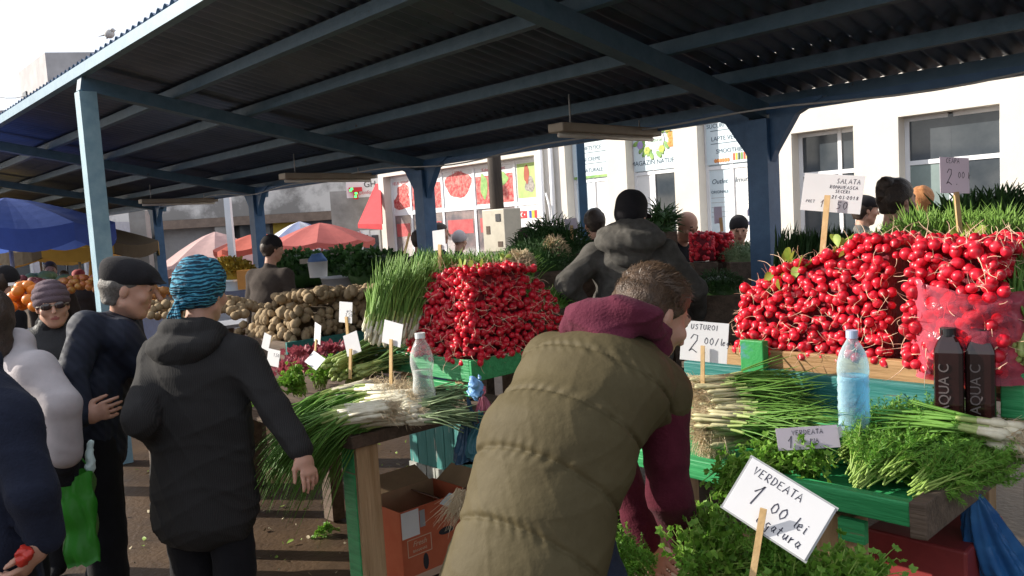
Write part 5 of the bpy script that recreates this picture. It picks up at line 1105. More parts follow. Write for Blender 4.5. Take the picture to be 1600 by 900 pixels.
for k, (px, lab) in enumerate(((1098, 'dark red radish sack left of the pair beside the bald man'), (1128, 'dark red radish sack right of the pair beside the blue post'))):
    c = at(px, 408, 6.0+.1*k); t = thing('radish_sack', lab, 'radishes', c, 'far radish sacks'); mb = MB(); mb.lathe([(.02, 0), (.085, .01), (.088, .12), (.082, .2), (.03, .22)], c, 14); mb.build('body', m_core, t); mb = MB()
    for _ in range(150):
        a = rng.uniform(0, 6.28); z = rng.uniform(.01, .215); mb.ell(c+Vector((math.cos(a)*.083, math.sin(a)*.083, z)), (.017, .017, .017), None, 7, 5)
    tag(mb.build('radishes', m_rad, t), None, None, None, 'stuff')
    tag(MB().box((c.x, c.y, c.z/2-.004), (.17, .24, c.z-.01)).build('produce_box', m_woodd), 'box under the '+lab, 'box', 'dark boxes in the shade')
# left background fruit
def fruit(label, px, py, Y, w, d, n, rad, mt, group='fruit heaps'):
    c = at(px, py, Y); mb = MB(); k = 0
    for _ in range(n):
        a = rng.uniform(-w, w); b = rng.uniform(-d, d); z = .12*(1-(a/w)**2)*(1-(b/d)**2); mb.ell(c+Vector((a, b, z)), (rad, rad, rad*.92), None, 9, 6)
    tag(mb.build('fruit_heap', mt), label, 'fruit', group)
m_or = mat('orange_fruit', (.70, .20, .02), .45, var=.15); m_ap = mat('apple_red', (.38, .05, .03), .35, vs=10, col2=(.5, .28, .06)); m_bt = mat('beet', (.16, .04, .05), .6, var=.3); m_ong = mat('onion_skin', (.45, .22, .08), .5, var=.25)
for a in (('oranges heaped beside the purple hat', 44, 478, 4.6, .10, .1, 22, .036, m_or), ('red apples heaped behind the flat cap man', 130, 452, 8.2, .45, .25, 90, .04, m_ap), ('dark beets heaped left of the flat cap man', 20, 456, 7.6, .4, .25, 70, .045, m_bt), ('brown onions in front of the flat cap face', 232, 472, 6.4, .25, .2, 60, .036, m_ong), ('small potatoes on the blue table beside the headscarf', 248, 500, 5.6, .28, .2, 80, .032, m_pot), ('dark potatoes behind the headscarf in the shade', 345, 490, 6.6, .32, .3, 80, .04, m_pot), ('red peppers heaped at the back left', 190, 448, 9.0, .3, .2, 60, .045, mat('pepper', (.45, .04, .02), .35)), ('green cabbages at the far left stall', 70, 450, 9.2, .35, .2, 20, .09, mat('cabbage', (.25, .34, .14), .6, var=.3))):
    fruit(*a)
# litter on the ground
mb = MB()
for _ in range(320):
    p = onz(rng.uniform(40, 800), rng.uniform(690, 900), .004); leaf_blob(mb, p, 1, rng.uniform(.01, .035), Vector((rng.uniform(-1, 1), rng.uniform(-1, 1), .1)), rng.choice((0, 0, 1)), .0)
tag(mb.build('litter', [mat('dry_litter', (.35, .3, .2), .9, var=.3), g_stem]), 'scattered leaf scraps on the brown ground', 'litter', None, 'stuff')
herb('dropped_sprig', 'green parsley sprig dropped on the ground by the table leg', 'sprig', onz(530, 828, .02), (-1, .1, .05), .14, 12, .02, .022)
# ================================================================ people
m_skin = mat('skin', (.42, .23, .16), .5, vs=18, col2=(.52, .29, .21), sss=.12, spec=.35, bump=.08, bs=90)
m_lip = mat('lip', (.34, .11, .10), .5); m_eye = mat('eye_dark', (.05, .035, .03), .3); m_brow = mat('brow', (.07, .045, .03), .8)
m_hair = mat('hair_brown', (.035, .019, .010), .5, vs=60, col2=(.085, .047, .024), bump=.5, bs=200); m_hairg = mat('hair_grey', (.07, .062, .055), .6, vs=60, col2=(.16, .145, .13), bump=.5, bs=150)
m_haird = mat('hair_dark', (.02, .013, .01), .5, vs=50, col2=(.05, .03, .02), bump=.5, bs=150); m_hairr = mat('hair_red', (.30, .11, .03), .6, vs=50, col2=(.42, .18, .06), bump=.5, bs=150)
def fabric(name, a, b=None, rough=.9, bump=.35, bs=160, vs=20, sheen=.03):
    return mat(name, a, rough, vs=vs, col2=b or tuple(c*1.35 for c in a), bump=bump, bs=bs, spec=.15, sheen=sheen)
f_navy = fabric('navy_cloth', (.012, .015, .028)); f_blk = fabric('black_cloth', (.010, .010, .012)); f_char = wave_color('charcoal_knit', [(.016, .0155, .016), (.028, .0265, .026)], 52, 2.5, .92, .14, 'X')
f_grey = fabric('grey_fleece', (.062, .058, .052), (.115, .108, .098), bs=300, bump=.5); f_olive = mat('olive_nylon', (.064, .050, .023), .72, vs=9, col2=(.082, .065, .031), bump=.28, bs=34, spec=.2)
f_mar = fabric('maroon_sweat', (.062, .008, .017), (.088, .013, .025)); f_white = fabric('white_jacket_cloth', (.40, .37, .38), (.46, .42, .43), bump=.12); f_trous = fabric('black_trousers', (.009, .009, .011), bump=.2); f_jean = fabric('dark_jeans', (.015, .02, .035))
f_quilt = wave_color('quilted_navy', [(.013, .017, .030), (.016, .020, .036)], 13, 1.2, .7, .2, 'DIAGONAL'); f_scarf = wave_color('headscarf_cloth', [(.007, .025, .045), (.014, .12, .21), (.07, .29, .41)], 9, 9, .8, .6, 'Z', (1.0, 1.0, 2.6))
f_knit = fabric('plum_knit', (.10, .07, .085), (.15, .11, .13), bump=.6, bs=200); f_cap = fabric('dark_cap', (.016, .015, .017), bump=.3); f_brown = fabric('brown_coat', (.05, .04, .035)); f_dots = wave_color('spotted_blouse', [(.02, .025, .05), (.30, .30, .34)], 18, 8, .8, .2)
def frame_from(fwd, up=EZ):
    f = Vector(fwd).normalized(); s = f.cross(up).normalized(); u = s.cross(f).normalized(); return f, s, u
def hand_prims(W, d, n, sc=1.0, curl=.5, spread=.10, right=True):
    """wrist point, direction to the knuckles, palm normal"""
    d = d.normalized(); n = (n-d*n.dot(d)).normalized(); s = d.cross(n)*(1 if right else -1); P = []
    kn = W+d*.088*sc; P.append(('cap', W, .024*sc, W+d*.035*sc, .026*sc, .012, s, 1.25)); P.append(('cap', W+d*.03*sc, .0145*sc, kn, .0125*sc, .012, s, 2.6))
    for i, (off, ln) in enumerate([(-.031, .070), (-.0105, .080), (.0105, .074), (.030, .058)]):
        a = kn+s*off*sc-d*.008*sc; dd = (d+s*off*spread*20).normalized(); ang = curl*(.5+.12*i); r = .0088*sc
        for k, (fr, r1) in enumerate([(.45, .0084), (.31, .0076), (.24, .0064)]):
            e = dd*math.cos(ang*(k+1))+n*math.sin(ang*(k+1)); b = a+e*ln*fr*sc; P.append(('cap', a, r, b, r1*sc, .003)); a = b; r = r1*sc
    a = W+d*.022*sc-s*.022*sc; e = (d*.75-s*.62+n*.28).normalized(); b = a+e*.040*sc; P.append(('cap', a, .0125*sc, b, .0105*sc, .008)); e2 = (d*.95-s*.15+n*.35).normalized(); c = b+e2*.032*sc; P.append(('cap', b, .0105*sc, c, .0088*sc, .004)); P.append(('cap', c, .0088*sc, c+e2*.022*sc, .007*sc, .003))
    return P
def head_prims(c, f, s, u, q, nose=1.0):
    P = [('ell', c+u*.032*q-f*.014*q, (.077*q, .097*q, .090*q), rot_from(s, f, u), .02), ('ell', c+f*.026*q-u*.028*q, (.062*q, .064*q, .088*q), rot_from(s, f, u), .02),
         ('cap', c+f*.048*q-u*.092*q, .026*q, c+f*.060*q-u*.096*q, .022*q, .022), ('cap', c+f*.094*q+u*.016*q, .0075*q, c+f*.113*q*nose-u*.022*q, .0125*q, .012),
         ('cap', c-s*.036*q+f*.080*q+u*.030*q, .012*q, c+s*.036*q+f*.080*q+u*.030*q, .012*q, .012), ('cap', c-s*.017*q+f*.084*q-u*.054*q, .007*q, c+s*.017*q+f*.084*q-u*.054*q, .007*q, .006), ('cap', c-s*.014*q+f*.082*q-u*.066*q, .008*q, c+s*.014*q+f*.082*q-u*.066*q, .008*q, .006)]
    for k in (-1, 1):
        P.append(('ell', c+s*k*.047*q+f*.062*q-u*.022*q, (.022*q, .020*q, .022*q), None, .018)); P.append(('ell', c+s*k*.033*q+f*.078*q+u*.012*q, (.013*q, .011*q, .009*q), rot_from(s, f, u), .003))
        P.append(('ell', c+s*k*.0765*q-f*.010*q-u*.010*q, (.009*q, .017*q, .027*q), rot_from((s+f*k*.25).normalized(), (f-s*k*.25).normalized(), u), .006))
        P.append(('cap', c+s*k*.052*q-f*.0*q-u*.06*q, .02*q, c+s*k*.02*q+f*.05*q-u*.092*q, .02*q, .02))
    return P
def face_paint(V, F, c, f, s, u, q, mats0=0):
    C = V[F].mean(1) if F.shape[1] == 4 else V[F].mean(1); mi = np.full(len(F), mats0)
    def near(p, rx, ry, rz, m):
        X = C-np.array(p); m_ = ((X@np.array(s))/rx)**2+((X@np.array(f))/ry)**2+((X@np.array(u))/rz)**2 < 1; mi[m_] = m
    near(c+f*.088*q-u*.060*q, .022*q, .03*q, .010*q, 1)
    for k in (-1, 1): near(c+s*k*.033*q+f*.088*q+u*.012*q, .012*q, .02*q, .0058*q, 2); near(c+s*k*.036*q+f*.092*q+u*.036*q, .021*q, .03*q, .0055*q, 3)
    return mi
def skeleton(h, loc, face, lean=0.0, side=0.0, head=(0, 0, 0), sh_fwd=0.0, arms=None, bend=0.0):
    """standing skeleton; head = (yaw left +, pitch down +, roll); arms world points or offsets"""
    q = h/1.72; F = Vector((math.cos(RAD(face)), math.sin(RAD(face)), 0)); R = Vector((F.y, -F.x, 0)); J = {'q': q, 'F': F, 'R': R, 'h': h}; loc = Vector(loc)
    H = loc+EZ*.53*h; S = (EZ*math.cos(RAD(lean))+F*math.sin(RAD(lean))+R*side).normalized(); l2 = lean+bend; S2 = (EZ*math.cos(RAD(l2))+F*math.sin(RAD(l2))+R*side).normalized()
    W = H+S*.13*h; Cst = W+S2*.10*h; N = Cst+S2*.075*h+S2*.0; J.update(H=H, W=W, C=Cst, N=N, S=S2)
    for k, nm in ((1, 'r'), (-1, 'l')):
        sh = N-S2*.028*h+R*k*.108*h+F*sh_fwd; J['sh'+nm] = sh; J['hip'+nm] = H+R*k*.052*h-EZ*.01*h; J['kn'+nm] = loc+R*k*.058*h+EZ*.28*h+F*.01; J['an'+nm] = loc+R*k*.062*h+EZ*.045*h; J['el'+nm] = sh+R*k*.04*h-EZ*.17*h-F*.01; J['wr'+nm] = J['el'+nm]-EZ*.14*h+F*.03
    y, p, r = (RAD(a) for a in head); hf = F.copy(); hf.rotate(Quaternion(EZ, y)); s = hf.cross(EZ).normalized(); qd = Quaternion(s, -p); f = hf.copy(); f.rotate(qd); u = EZ.copy(); u.rotate(qd); q2 = Quaternion(f, r); s.rotate(q2); u.rotate(q2)
    J['hf'], J['hs'], J['hu'] = f, s, u; J['hd'] = N+(S2*.35+u*.65).normalized()*.118*h+f*.012*h
    for k, v in (arms or {}).items(): J[k] = Vector(v) if not callable(v) else v(J)
    return J
def body(J, label, vox=.0065, hands=('r', 'l'), curl=.5, group=None, skin=None, hand_dirs=None, nose=1.0, slim=1.0):
    q = J['q']; P = []; R = J['R']
    P += [('cap', J['H'], .105*q*slim, J['W'], .098*q*slim, .03, R, 1.3), ('cap', J['W'], .098*q*slim, J['C'], .105*q*slim, .03, R, 1.4), ('cap', J['C'], .10*q, J['N']-J['S']*.03, .06*q, .03, R, 1.4)]
    P += [('cap', J['N']-J['S']*.03, .058*q, J['hd']-J['hu']*.05*q-J['hf']*.015*q, .052*q, .02)]
    for nm in 'rl':
        P += [('cap', J['N']-J['S']*.03+(J['sh'+nm]-J['N'])*.3, .05*q, J['sh'+nm], .05*q, .03), ('cap', J['sh'+nm], .048*q, J['el'+nm], .038*q, .02), ('cap', J['el'+nm], .038*q, J['wr'+nm], .025*q, .015)]
        P += [('cap', J['hip'+nm], .082*q, J['kn'+nm], .055*q, .03), ('cap', J['kn'+nm], .055*q, J['an'+nm], .036*q, .02), ('cap', J['an'+nm]-EZ*.02*q, .034*q, J['an'+nm]+J['F']*.14*q-EZ*.045*q, .026*q, .02)]
    P += head_prims(J['hd'], J['hf'], J['hs'], J['hu'], q, nose)
    for nm in hands:
        W = J['wr'+nm]; d = (W-J['el'+nm]).normalized(); n = (J['R']*(-1 if nm == 'r' else 1)+J['F']*.25)
        if hand_dirs and nm in hand_dirs: d, n = hand_dirs[nm]
        P += hand_prims(W+d*.005, Vector(d), Vector(n), q*.98, curl, right=(nm == 'r'))
    V, Fq = sdf_mesh(P, vox); mi = face_paint(V, Fq, J['hd'], J['hf'], J['hs'], J['hu'], q)
    o = arr_build('person', V, Fq, mi, [skin or m_skin, m_lip, m_eye, m_brow]); tag(o, label, 'person', group); return o
def jacket_prims(J, fat=1.0, low=.06, arm=1.0, sleeves=True, collar=True, cuff=.045):
    q = J['q']; R = J['R']; S0 = (J['W']-J['H']).normalized(); P = []
    P += [('cap', J['H']-S0*low*J['h'], .132*q*fat, J['W'], .122*q*fat, .04, R, 1.38), ('cap', J['W'], .122*q*fat, J['C'], .128*q*fat, .04, R, 1.42), ('cap', J['C'], .122*q*fat, J['N']-J['S']*.025, .070*q, .04, R, 1.5)]
    for nm in 'rl':
        P += [('cap', J['N']-J['S']*.035+(J['sh'+nm]-J['N'])*.25, .066*q, J['sh'+nm]-J['S']*.008, .066*q*arm, .04)]
        if sleeves: P += [('cap', J['sh'+nm]-J['S']*.008, .066*q*arm, J['el'+nm], .058*q*arm, .03), ('cap', J['el'+nm], .058*q*arm, J['wr'+nm]-(J['wr'+nm]-J['el'+nm]).normalized()*.012, cuff*q*arm, .02)]
        else: P += [('cap', J['sh'+nm], .068*q, J['sh'+nm].lerp(J['el'+nm], .12), .066*q, .03)]
    if collar: P += [('cap', J['N']-J['S']*.01, .070*q, J['N']+J['S']*.035*q, .066*q, .015)]
    return P
def cloth_mesh(name, P, vox, m, par, fold=.006, ff=15, seed=1, cuts=(), post=None, lab=None):
    V, Fq = sdf_mesh(P, vox, cuts=cuts, fold=fold, ffreq=ff, seed=seed, post=post); o = arr_build(name, V, Fq, None, [m], par)
    if lab: o['label'] = lab
    return o
def trousers(J, m, par, vox=.011, seed=3, w=1.0):
    q = J['q']; P = [('cap', J['H'], .112*q, J['H']+EZ*.06*q, .11*q, .03, J['R'], 1.34)]
    for nm in 'rl': P += [('cap', J['hip'+nm], .098*q*w, J['kn'+nm], .074*q*w, .03), ('cap', J['kn'+nm], .074*q*w, J['an'+nm]-EZ*.02*q, .066*q*w, .02)]
    return cloth_mesh('trousers', P, vox, m, par, .006, 13, seed)
def shoes(J, m, par):
    q = J['q']
    for nm in 'rl':
        a = J['an'+nm]; V, Fq = sdf_mesh([('cap', a-EZ*.028*q, .042*q, a+J['F']*.15*q-EZ*.046*q, .033*q, .02), ('cap', a, .04*q, a-EZ*.03*q, .045*q, .02)], .009, cuts=[(Vector((0, 0, max(.002, a.z-.078*q))), -EZ)]); arr_build('shoe', V, Fq, None, [m], par)
def hair(J, m, par, vox=.007, long=0.0, back=.0, thick=1.0):
    q = J['q']; c, f, s, u = J['hd'], J['hf'], J['hs'], J['hu']; P = [('ell', c+u*.036*q-f*.018*q, (.087*q*thick, .104*q*thick, .098*q*thick), rot_from(s, f, u), .02), ('cap', c-f*.062*q, .055*q, c-f*.055*q-u*(.05+long)*q, .045*q, .03, s, 1.3)]
    cuts = [(c+f*.045*q+u*.04*q, (f*.80-u*.60).normalized()), (c-u*(.075+long)*q, -u)]
    return cloth_mesh('hair', P, vox, m, par, .004, 60, 8, cuts)
def beanie(J, m, par, vox=.0055, rib=0.0, low=.012, puff=1.0, name='hat', seed=2):
    q = J['q']; c, f, s, u = J['hd'], J['hf'], J['hs'], J['hu']; ax = (u-f*.28).normalized()
    def post(F_, G):
        if not rib: return F_
        h_ = (G-_np(c)) @ _np(ax); return F_ - rib*np.abs(np.sin(h_*math.pi/.034)).astype(np.float32)**.6
    return cloth_mesh(name, [('ell', c+u*.042*q-f*.016*q, (.090*q*puff, .109*q*puff, .105*q*puff), rot_from(s, f, u), .02)], vox, m, par, .0015, 30, seed, [(c+u*low*q+f*.02, -(u*.93-f*.36).normalized())], post)
def flat_cap(J, m, par, vox=.0055, name='cap'):
    q = J['q']; c, f, s, u = J['hd'], J['hf'], J['hs'], J['hu']; P = [('ell', c+u*.070*q-f*.006*q, (.094*q, .122*q, .062*q), rot_from(s, (f-u*.16).normalized(), (u+f*.16).normalized()), .02), ('ell', c+u*.05*q-f*.02*q, (.088*q, .108*q, .07*q), rot_from(s, f, u), .02), ('ell', c+f*.112*q+u*.045*q, (.066*q, .052*q, .013*q), rot_from(s, (f-u*.38).normalized(), (u+f*.38).normalized()), .015)]
    return cloth_mesh(name, P, vox, m, par, .0012, 30, 5, [(c+u*.022*q, -(u*.985-f*.17).normalized())])
def peaked_cap(J, m, par, vox=.0055, name='cap'):
    q = J['q']; c, f, s, u = J['hd'], J['hf'], J['hs'], J['hu']; P = [('cap', c+u*.02*q-f*.016*q, .088*q, c+u*.075*q-f*.004*q, .086*q, .015, f, 1.24), ('ell', c+f*.122*q+u*.038*q, (.070*q, .062*q, .008*q), rot_from(s, (f-u*.22).normalized(), (u+f*.22).normalized()), .008)]
    return cloth_mesh(name, P, vox, m, par, .0008, 30, 5, [(c-u*.030*q, -(u*.93-f*.36).normalized()), (c+u*.150*q, u)])
def hood_down(J, m, par, vox=.007, size=1.0, drop=.05, seed=4, name='hood', fold=.004):
    """hood lying in folds round the neck and on the upper back"""
    q = J['q']; N, F, R, S = J['N'], J['F'], J['R'], J['S']; B = (S.cross(R)).normalized(); B = B if B.dot(F) < 0 else -B; P = []; n = 14; pr = None
    for i in range(n+1):
        a = -2.35+4.7*i/n; c = N+S*(.012+.020*math.cos(a))*size+B*math.cos(a)*.082*q*size+R*math.sin(a)*.094*q*size; r = (.030+.014*math.cos(a/1.3))*q*size
        if pr: P.append(('cap', pr[0], pr[1], c, r, .012))
        pr = (c, r)
    pr = None
    for i in range(11):
        a = -1.5+3.0*i/10; c = N-S*(drop*.55*max(0, math.cos(a)))+B*(.055+.065*math.cos(a))*q*size+R*math.sin(a)*.112*q*size; r = (.026+.018*math.cos(a))*q*size
        if pr: P.append(('cap', pr[0], pr[1], c, r, .018))
        pr = (c, r)
    P.append(('ell', N-S*drop*1.2+B*.095*q*size, (.085*q*size, .04*q*size, .075*q*size), rot_from(R, B, S), .03)); return cloth_mesh(name, P, vox, m, par, fold, 26, seed)
# ---------------------------------------------------------------- the man in the quilted vest
hip = at(838, 960, 1.72); face = math.degrees(math.atan2(.80, .60))
J = skeleton(1.76, (hip.x, hip.y, 0), face, lean=20, bend=26, head=(-26, 32, -4))
sft = Vector((hip.x, hip.y, .95))-J['H']
for k in ('H', 'W', 'C', 'N', 'hd', 'shr', 'shl', 'hipr', 'hipl', 'elr', 'ell', 'wrr', 'wrl'): J[k] = J[k]+sft
tgtN = at(966, 540, 2.02); dlt = tgtN-J['N']
for k, w in (('W', .35), ('C', .75), ('N', 1), ('shr', 1), ('shl', 1), ('hd', 1)): J[k] = J[k]+dlt*w
J['hd'] = at(1020, 494, 2.13); J['S'] = (J['N']-J['C']).normalized(); J['shr'] = at(1034, 612, 1.95); J['shl'] = at(862, 565, 2.06); J['elr'] = at(1046, 768, 1.93); J['wrr'] = at(1076, 862, 2.04); J['ell'] = J['shl']+Vector((.16, .20, -.24)); J['wrl'] = at(1010, 850, 2.2)
J['R'] = (J['shr']-J['shl']); J['R'].z = 0; J['R'].normalize()
JT = dict(J); fw = Vector((math.cos(RAD(face)), math.sin(RAD(face)), 0)); JT['H'] = J['H']+fw*.07-EZ*.10; JT['hipr'] = J['hipr']+fw*.07-EZ*.12; JT['hipl'] = J['hipl']+fw*.07-EZ*.12
vest = body(JT, 'man bending over the herbs in a quilted olive vest and maroon hooded sweatshirt', .0062, hand_dirs={'r': ((at(1110, 905, 2.10)-J['wrr']).normalized(), Vector((-.8, .5, -.2))), 'l': (Vector((.5, .3, -.8)), Vector((.3, -.7, .1)))}, curl=.6)
trousers(JT, f_jean, vest, w=.92); shoes(J, f_blk, vest)
cloth_mesh('sweatshirt', jacket_prims(J, .80, -.02, .96, cuff=.043), .0068, f_mar, vest, .006, 17, 11)
axis = (J['N']-J['H']); AL = axis.length; ax_ = axis.normalized(); S0 = J['H']-ax_*.14
def quilt(F_, G):
    t = (G-_np(J['H'])) @ _np(ax_); sd = (G-_np(J['H'])) @ _np(J['R']); ph = (t+.25*sd*sd+.02)/.148
    w = np.abs(np.sin(ph*math.pi)); rip = np.sin(sd*190+5*np.sin(t*31)+3*np.sin(sd*23))*np.clip(1-w*1.5, 0, 1)*.0016
    dd = (np.abs((ph-np.round(ph)))*.148); gr = np.exp(-(dd/.0055)**2)*.0055; return F_ - (.0026*w**.6-.0013-gr).astype(np.float32) - rip.astype(np.float32)
vp = jacket_prims(J, 1.02, .15, 1.0, sleeves=False, collar=False)
cloth_mesh('vest', vp, .0046, f_olive, vest, .0030, 17, 21, post=quilt, cuts=[(J['N']+J['S']*.015, J['S'])])
def seam(mb, t): pass
J2 = dict(J); J2['F'] = Vector((math.cos(RAD(face)), math.sin(RAD(face)), 0)); hood_down(J2, fabric('maroon_hood', (.080, .013, .028), (.105, .02, .038)), vest, .0058, .98, .03, fold=.0095)
hair(J, m_hair, vest, .006)
# loose tufts over the scalp
mb = MB(); c, f, s, u, q = J['hd'], J['hf'], J['hs'], J['hu'], J['q']; rh = random.Random(9)
for _ in range(5200):
    v = Vector((rh.gauss(0, 1), rh.gauss(0, 1), rh.gauss(0, 1))).normalized(); a, b, e = v.x, v.y, v.z
    if e < -.55 or (b > .35 and e < .42) or (abs(a) > .75 and e < -.1 and b > -.25): continue
    p = c+u*.036*q-f*.018*q+s*a*.088*q+f*b*.105*q+u*e*.098*q; n = (s*a+f*b+u*e).normalized()
    if (p-(c+f*.045*q+u*.04*q)).dot((f*.80-u*.60).normalized()) > -.004: continue
    dr = (f*.9+u*.15-n*.1+Vector((rh.uniform(-.5, .5), rh.uniform(-.5, .5), rh.uniform(-.5, .5)))) if e > .25 else (-u*.9-f*.2+Vector((rh.uniform(-.3, .3), rh.uniform(-.3, .3), rh.uniform(-.3, .3))))
    dr = (dr-n*dr.dot(n)*.75+n*.24).normalized(); l = rh.uniform(.013, .027) if e > .1 else rh.uniform(.008, .014)
    mb.ribbon([p-n*.003, p+dr*l*.55+n*.003, p+dr*l], [.0016, .0013, .0003], n.cross(dr).cross(dr) if rh.random() < .5 else n)
mb.build('hair_tufts', mat('hair_strand', (.038, .021, .011), .45, vs=90, col2=(.095, .054, .026), spec=.5), vest)
# ---------------------------------------------------------------- man in grey hoodie and cap
p = at(985, 400, 4.5); J = skeleton(1.80, (p.x, p.y, 0), 84, lean=3, bend=8, head=(-24, 14, 0)); J['hd'] -= EZ*.055
J['ell'] = at(886, 446, 4.38); J['wrl'] = at(925, 505, 4.62); J['elr'] = at(1085, 452, 4.62); J['wrr'] = at(1090, 490, 4.82)
o = body(J, 'man in a grey fleece hoodie and dark peaked cap seen from behind with elbow out', .0085, nose=1.0); trousers(J, f_jean, o); shoes(J, f_blk, o)
cloth_mesh('hoodie', jacket_prims(J, 1.12, .05, 1.12, collar=False), .009, f_grey, o, .0095, 16, 5); J['N'] += EZ*.012; hood_down(J, f_grey, o, .008, 1.38, .055, fold=.007); pc_ = peaked_cap(J, f_cap, o, .007)
mb = MB(); c, f, s, u = J['hd'], J['hf'], J['hs'], J['hu']; mb.box(c-f*.118+u*.035+s*.012, (.018, .004, .014), rot_from(s, f, u)); mb.build('cap_badge', m_beige, o)
# ---------------------------------------------------------------- woman with the blue headscarf
p = at(304, 600, 2.88); J = skeleton(1.545, (p.x, p.y, 0), 78, lean=2, bend=7, head=(-4, 12, 0)); J['N'] += Vector((-.01, 0, .01))
J['elr'] = at(432, 640, 2.80); J['wrr'] = at(470, 706, 2.72); J['ell'] = at(222, 655, 2.72); J['wrl'] = at(262, 690, 2.98)
o = body(J, 'woman in a charcoal knitted hooded cardigan with a blue patterned headscarf seen from behind', .0062, hand_dirs={'r': ((at(488, 752, 2.68)-J['wrr']).normalized(), Vector((-.7, .6, -.1))), 'l': (Vector((.2, .8, -.1)), Vector((0, 0, -1)))}, curl=.42)
trousers(J, f_trous, o, w=1.08); shoes(J, f_blk, o); cloth_mesh('cardigan', jacket_prims(J, 1.22, .10, 1.12, collar=False, cuff=.05), .0075, f_char, o, .0095, 17, 7); hood_down(J, f_char, o, .0068, 1.12, .075, fold=.005, seed=12)
c, f, s, u, q = J['hd'], J['hf'], J['hs'], J['hu'], J['q']
cloth_mesh('headscarf', [('ell', c+u*.048*q-f*.022*q, (.100*q, .120*q, .108*q), rot_from(s, f, u), .03), ('ell', c-f*.065*q+u*.005*q, (.088*q, .07*q, .085*q), rot_from(s, f, u), .03), ('ell', c-f*.10*q-u*.06*q-s*.03*q, (.036*q, .028*q, .03*q), None, .02)], .0055, f_scarf, o, .0055, 42, 3, [(c+f*.05*q+u*.03*q, (f*.85-u*.5).normalized()), (c-u*.085*q, -u)])
mb = MB(); b = c-f*.125*q-u*.05*q-s*.03*q
for k in range(5): mb.tube([b, b-u*.05+s*.012*(k-2)-f*.012, b-u*(.09+.02*(k % 3))+s*.016*(k-2)-f*.004], [.009, .007, .003], 6, 0, True, flat=.5)
mb.build('scarf_knot', f_scarf, o); mb = MB()
for k in range(40): a = c-f*(.085+rng.uniform(-.01, .01))*q-s*(.055+rng.uniform(-.02, .02))*q-u*.08*q; mb.tube([a, a-u*.04+rv(.008)-f*.01, a-u*.075+rv(.012)-f*.012], [.003, .0025, .001], 4, 0, False)
mb.build('hair', m_hairr, o)
# ---------------------------------------------------------------- man with flat cap and navy quilted jacket
p = at(160, 600, 3.25); J = skeleton(1.66, (p.x-.06, p.y, 0), 26, lean=7, bend=22, head=(-10, 14, 0))
J['hd'] = at(203, 452, 3.24); J['shl'] = at(140, 512, 3.10); J['ell'] = at(112, 585, 3.02); J['wrl'] = at(126, 652, 2.98); J['elr'] = J['shr']+Vector((.10, .10, -.26)); J['wrr'] = J['elr']+Vector((.12, .16, -.1))
o = body(J, 'man in a navy quilted jacket and black flat cap looking down to the right', .0058, hand_dirs={'l': ((at(170, 640, 3.0)-J['wrl']).normalized(), Vector((.2, .9, .1))), 'r': (Vector((.4, .6, -.2)), Vector((-.3, .2, -.9)))}, nose=1.08)
tr_ = trousers(J, f_trous, o, w=1.08); shoes(J, f_blk, o); cloth_mesh('quilted_jacket', jacket_prims(J, 1.06, .02, 1.08), .007, f_quilt, o, .008, 20, 15); hair(J, m_hairg, o, .007, thick=.92); flat_cap(J, f_cap, o)
mb = MB(); a, b, e = J['hipl'], J['knl'], J['anl']; od = (-J['R']*.75-J['F']*.66).normalized(); pts = [a.lerp(b, t)+od*(.112-.026*t) for t in (0, .33, .66, 1)]+[b.lerp(e, t)+od*(.086-.012*t) for t in (.33, .66, 1)]; mb.tube(pts, .0025, 4, 0, True); mb.build('side_piping', m_signw, tr_)
# ---------------------------------------------------------------- woman with plum hat and sunglasses
p = at(84, 560, 4.0); J = skeleton(1.50, (p.x, p.y, 0), -72, lean=0, bend=4, head=(14, 4, 4)); J['hd'] = at(82, 478, 3.97)
o = body(J, 'woman in a plum ribbed knit hat and sunglasses facing the camera', .0062); trousers(J, f_trous, o); shoes(J, f_blk, o); cloth_mesh('dark_coat', jacket_prims(J, 1.12, .12, 1.05), .009, fabric('leather_coat', (.022, .022, .024), rough=.5), o, .006, 14, 17); beanie(J, f_knit, o, .005, .0075, .004, 1.0)
c, f, s, u, q = J['hd'], J['hf'], J['hs'], J['hu'], J['q']; gl = MB()
for k in (-1, 1): gl.ell(c+s*k*.034*q+f*.101*q+u*.012*q, (.026, .005, .017), rot_from(s, f, u), 16, 8)
g_ = gl.build('sunglasses', glass('brown_lens', (.035, .02, .018)), o); mb = MB(); mb.tube([c-s*.01+f*.105*q+u*.016*q, c+s*.01+f*.105*q+u*.016*q], .002, 5)
for k in (-1, 1): mb.tube([c+s*k*.058*q+f*.098*q+u*.016*q, c+s*k*.080*q+f*.05*q+u*.012*q, c+s*k*.082*q-f*.01*q+u*.008*q], .0022, 5)
mb.build('frame', m_beige, g_); cloth_mesh('scarf', [('cap', J['N']-J['S']*.02, .078*q, J['N']+J['S']*.03, .068*q, .02)], .008, f_blk, o, .005, 30, 3)
# ---------------------------------------------------------------- white jacket person, left edge
p = at(-10, 640, 2.72); J = skeleton(1.57, (p.x, p.y, 0), 55, lean=6, bend=8, head=(75, 5, 0)); J['hd'] = at(-20, 504, 2.75); J['elr'] = at(97, 632, 2.64); J['wrr'] = at(102, 712, 2.66)
o = body(J, 'person in a pale white jacket at the left edge holding a green shopping bag', .0075); trousers(J, f_trous, o); shoes(J, f_blk, o); cloth_mesh('white_jacket', jacket_prims(J, 1.0, .05, 1.08, cuff=.055), .0075, f_white, o, .0035, 11, 19); hair(J, m_haird, o, .008, .08)
V, Fq = sdf_mesh(hand_prims(J['wrr'], J['wrr']-J['elr'], -J['R']+J['F']*.2, 1.12, .7), .005); arr_build('glove', V, Fq, None, [f_blk], o)
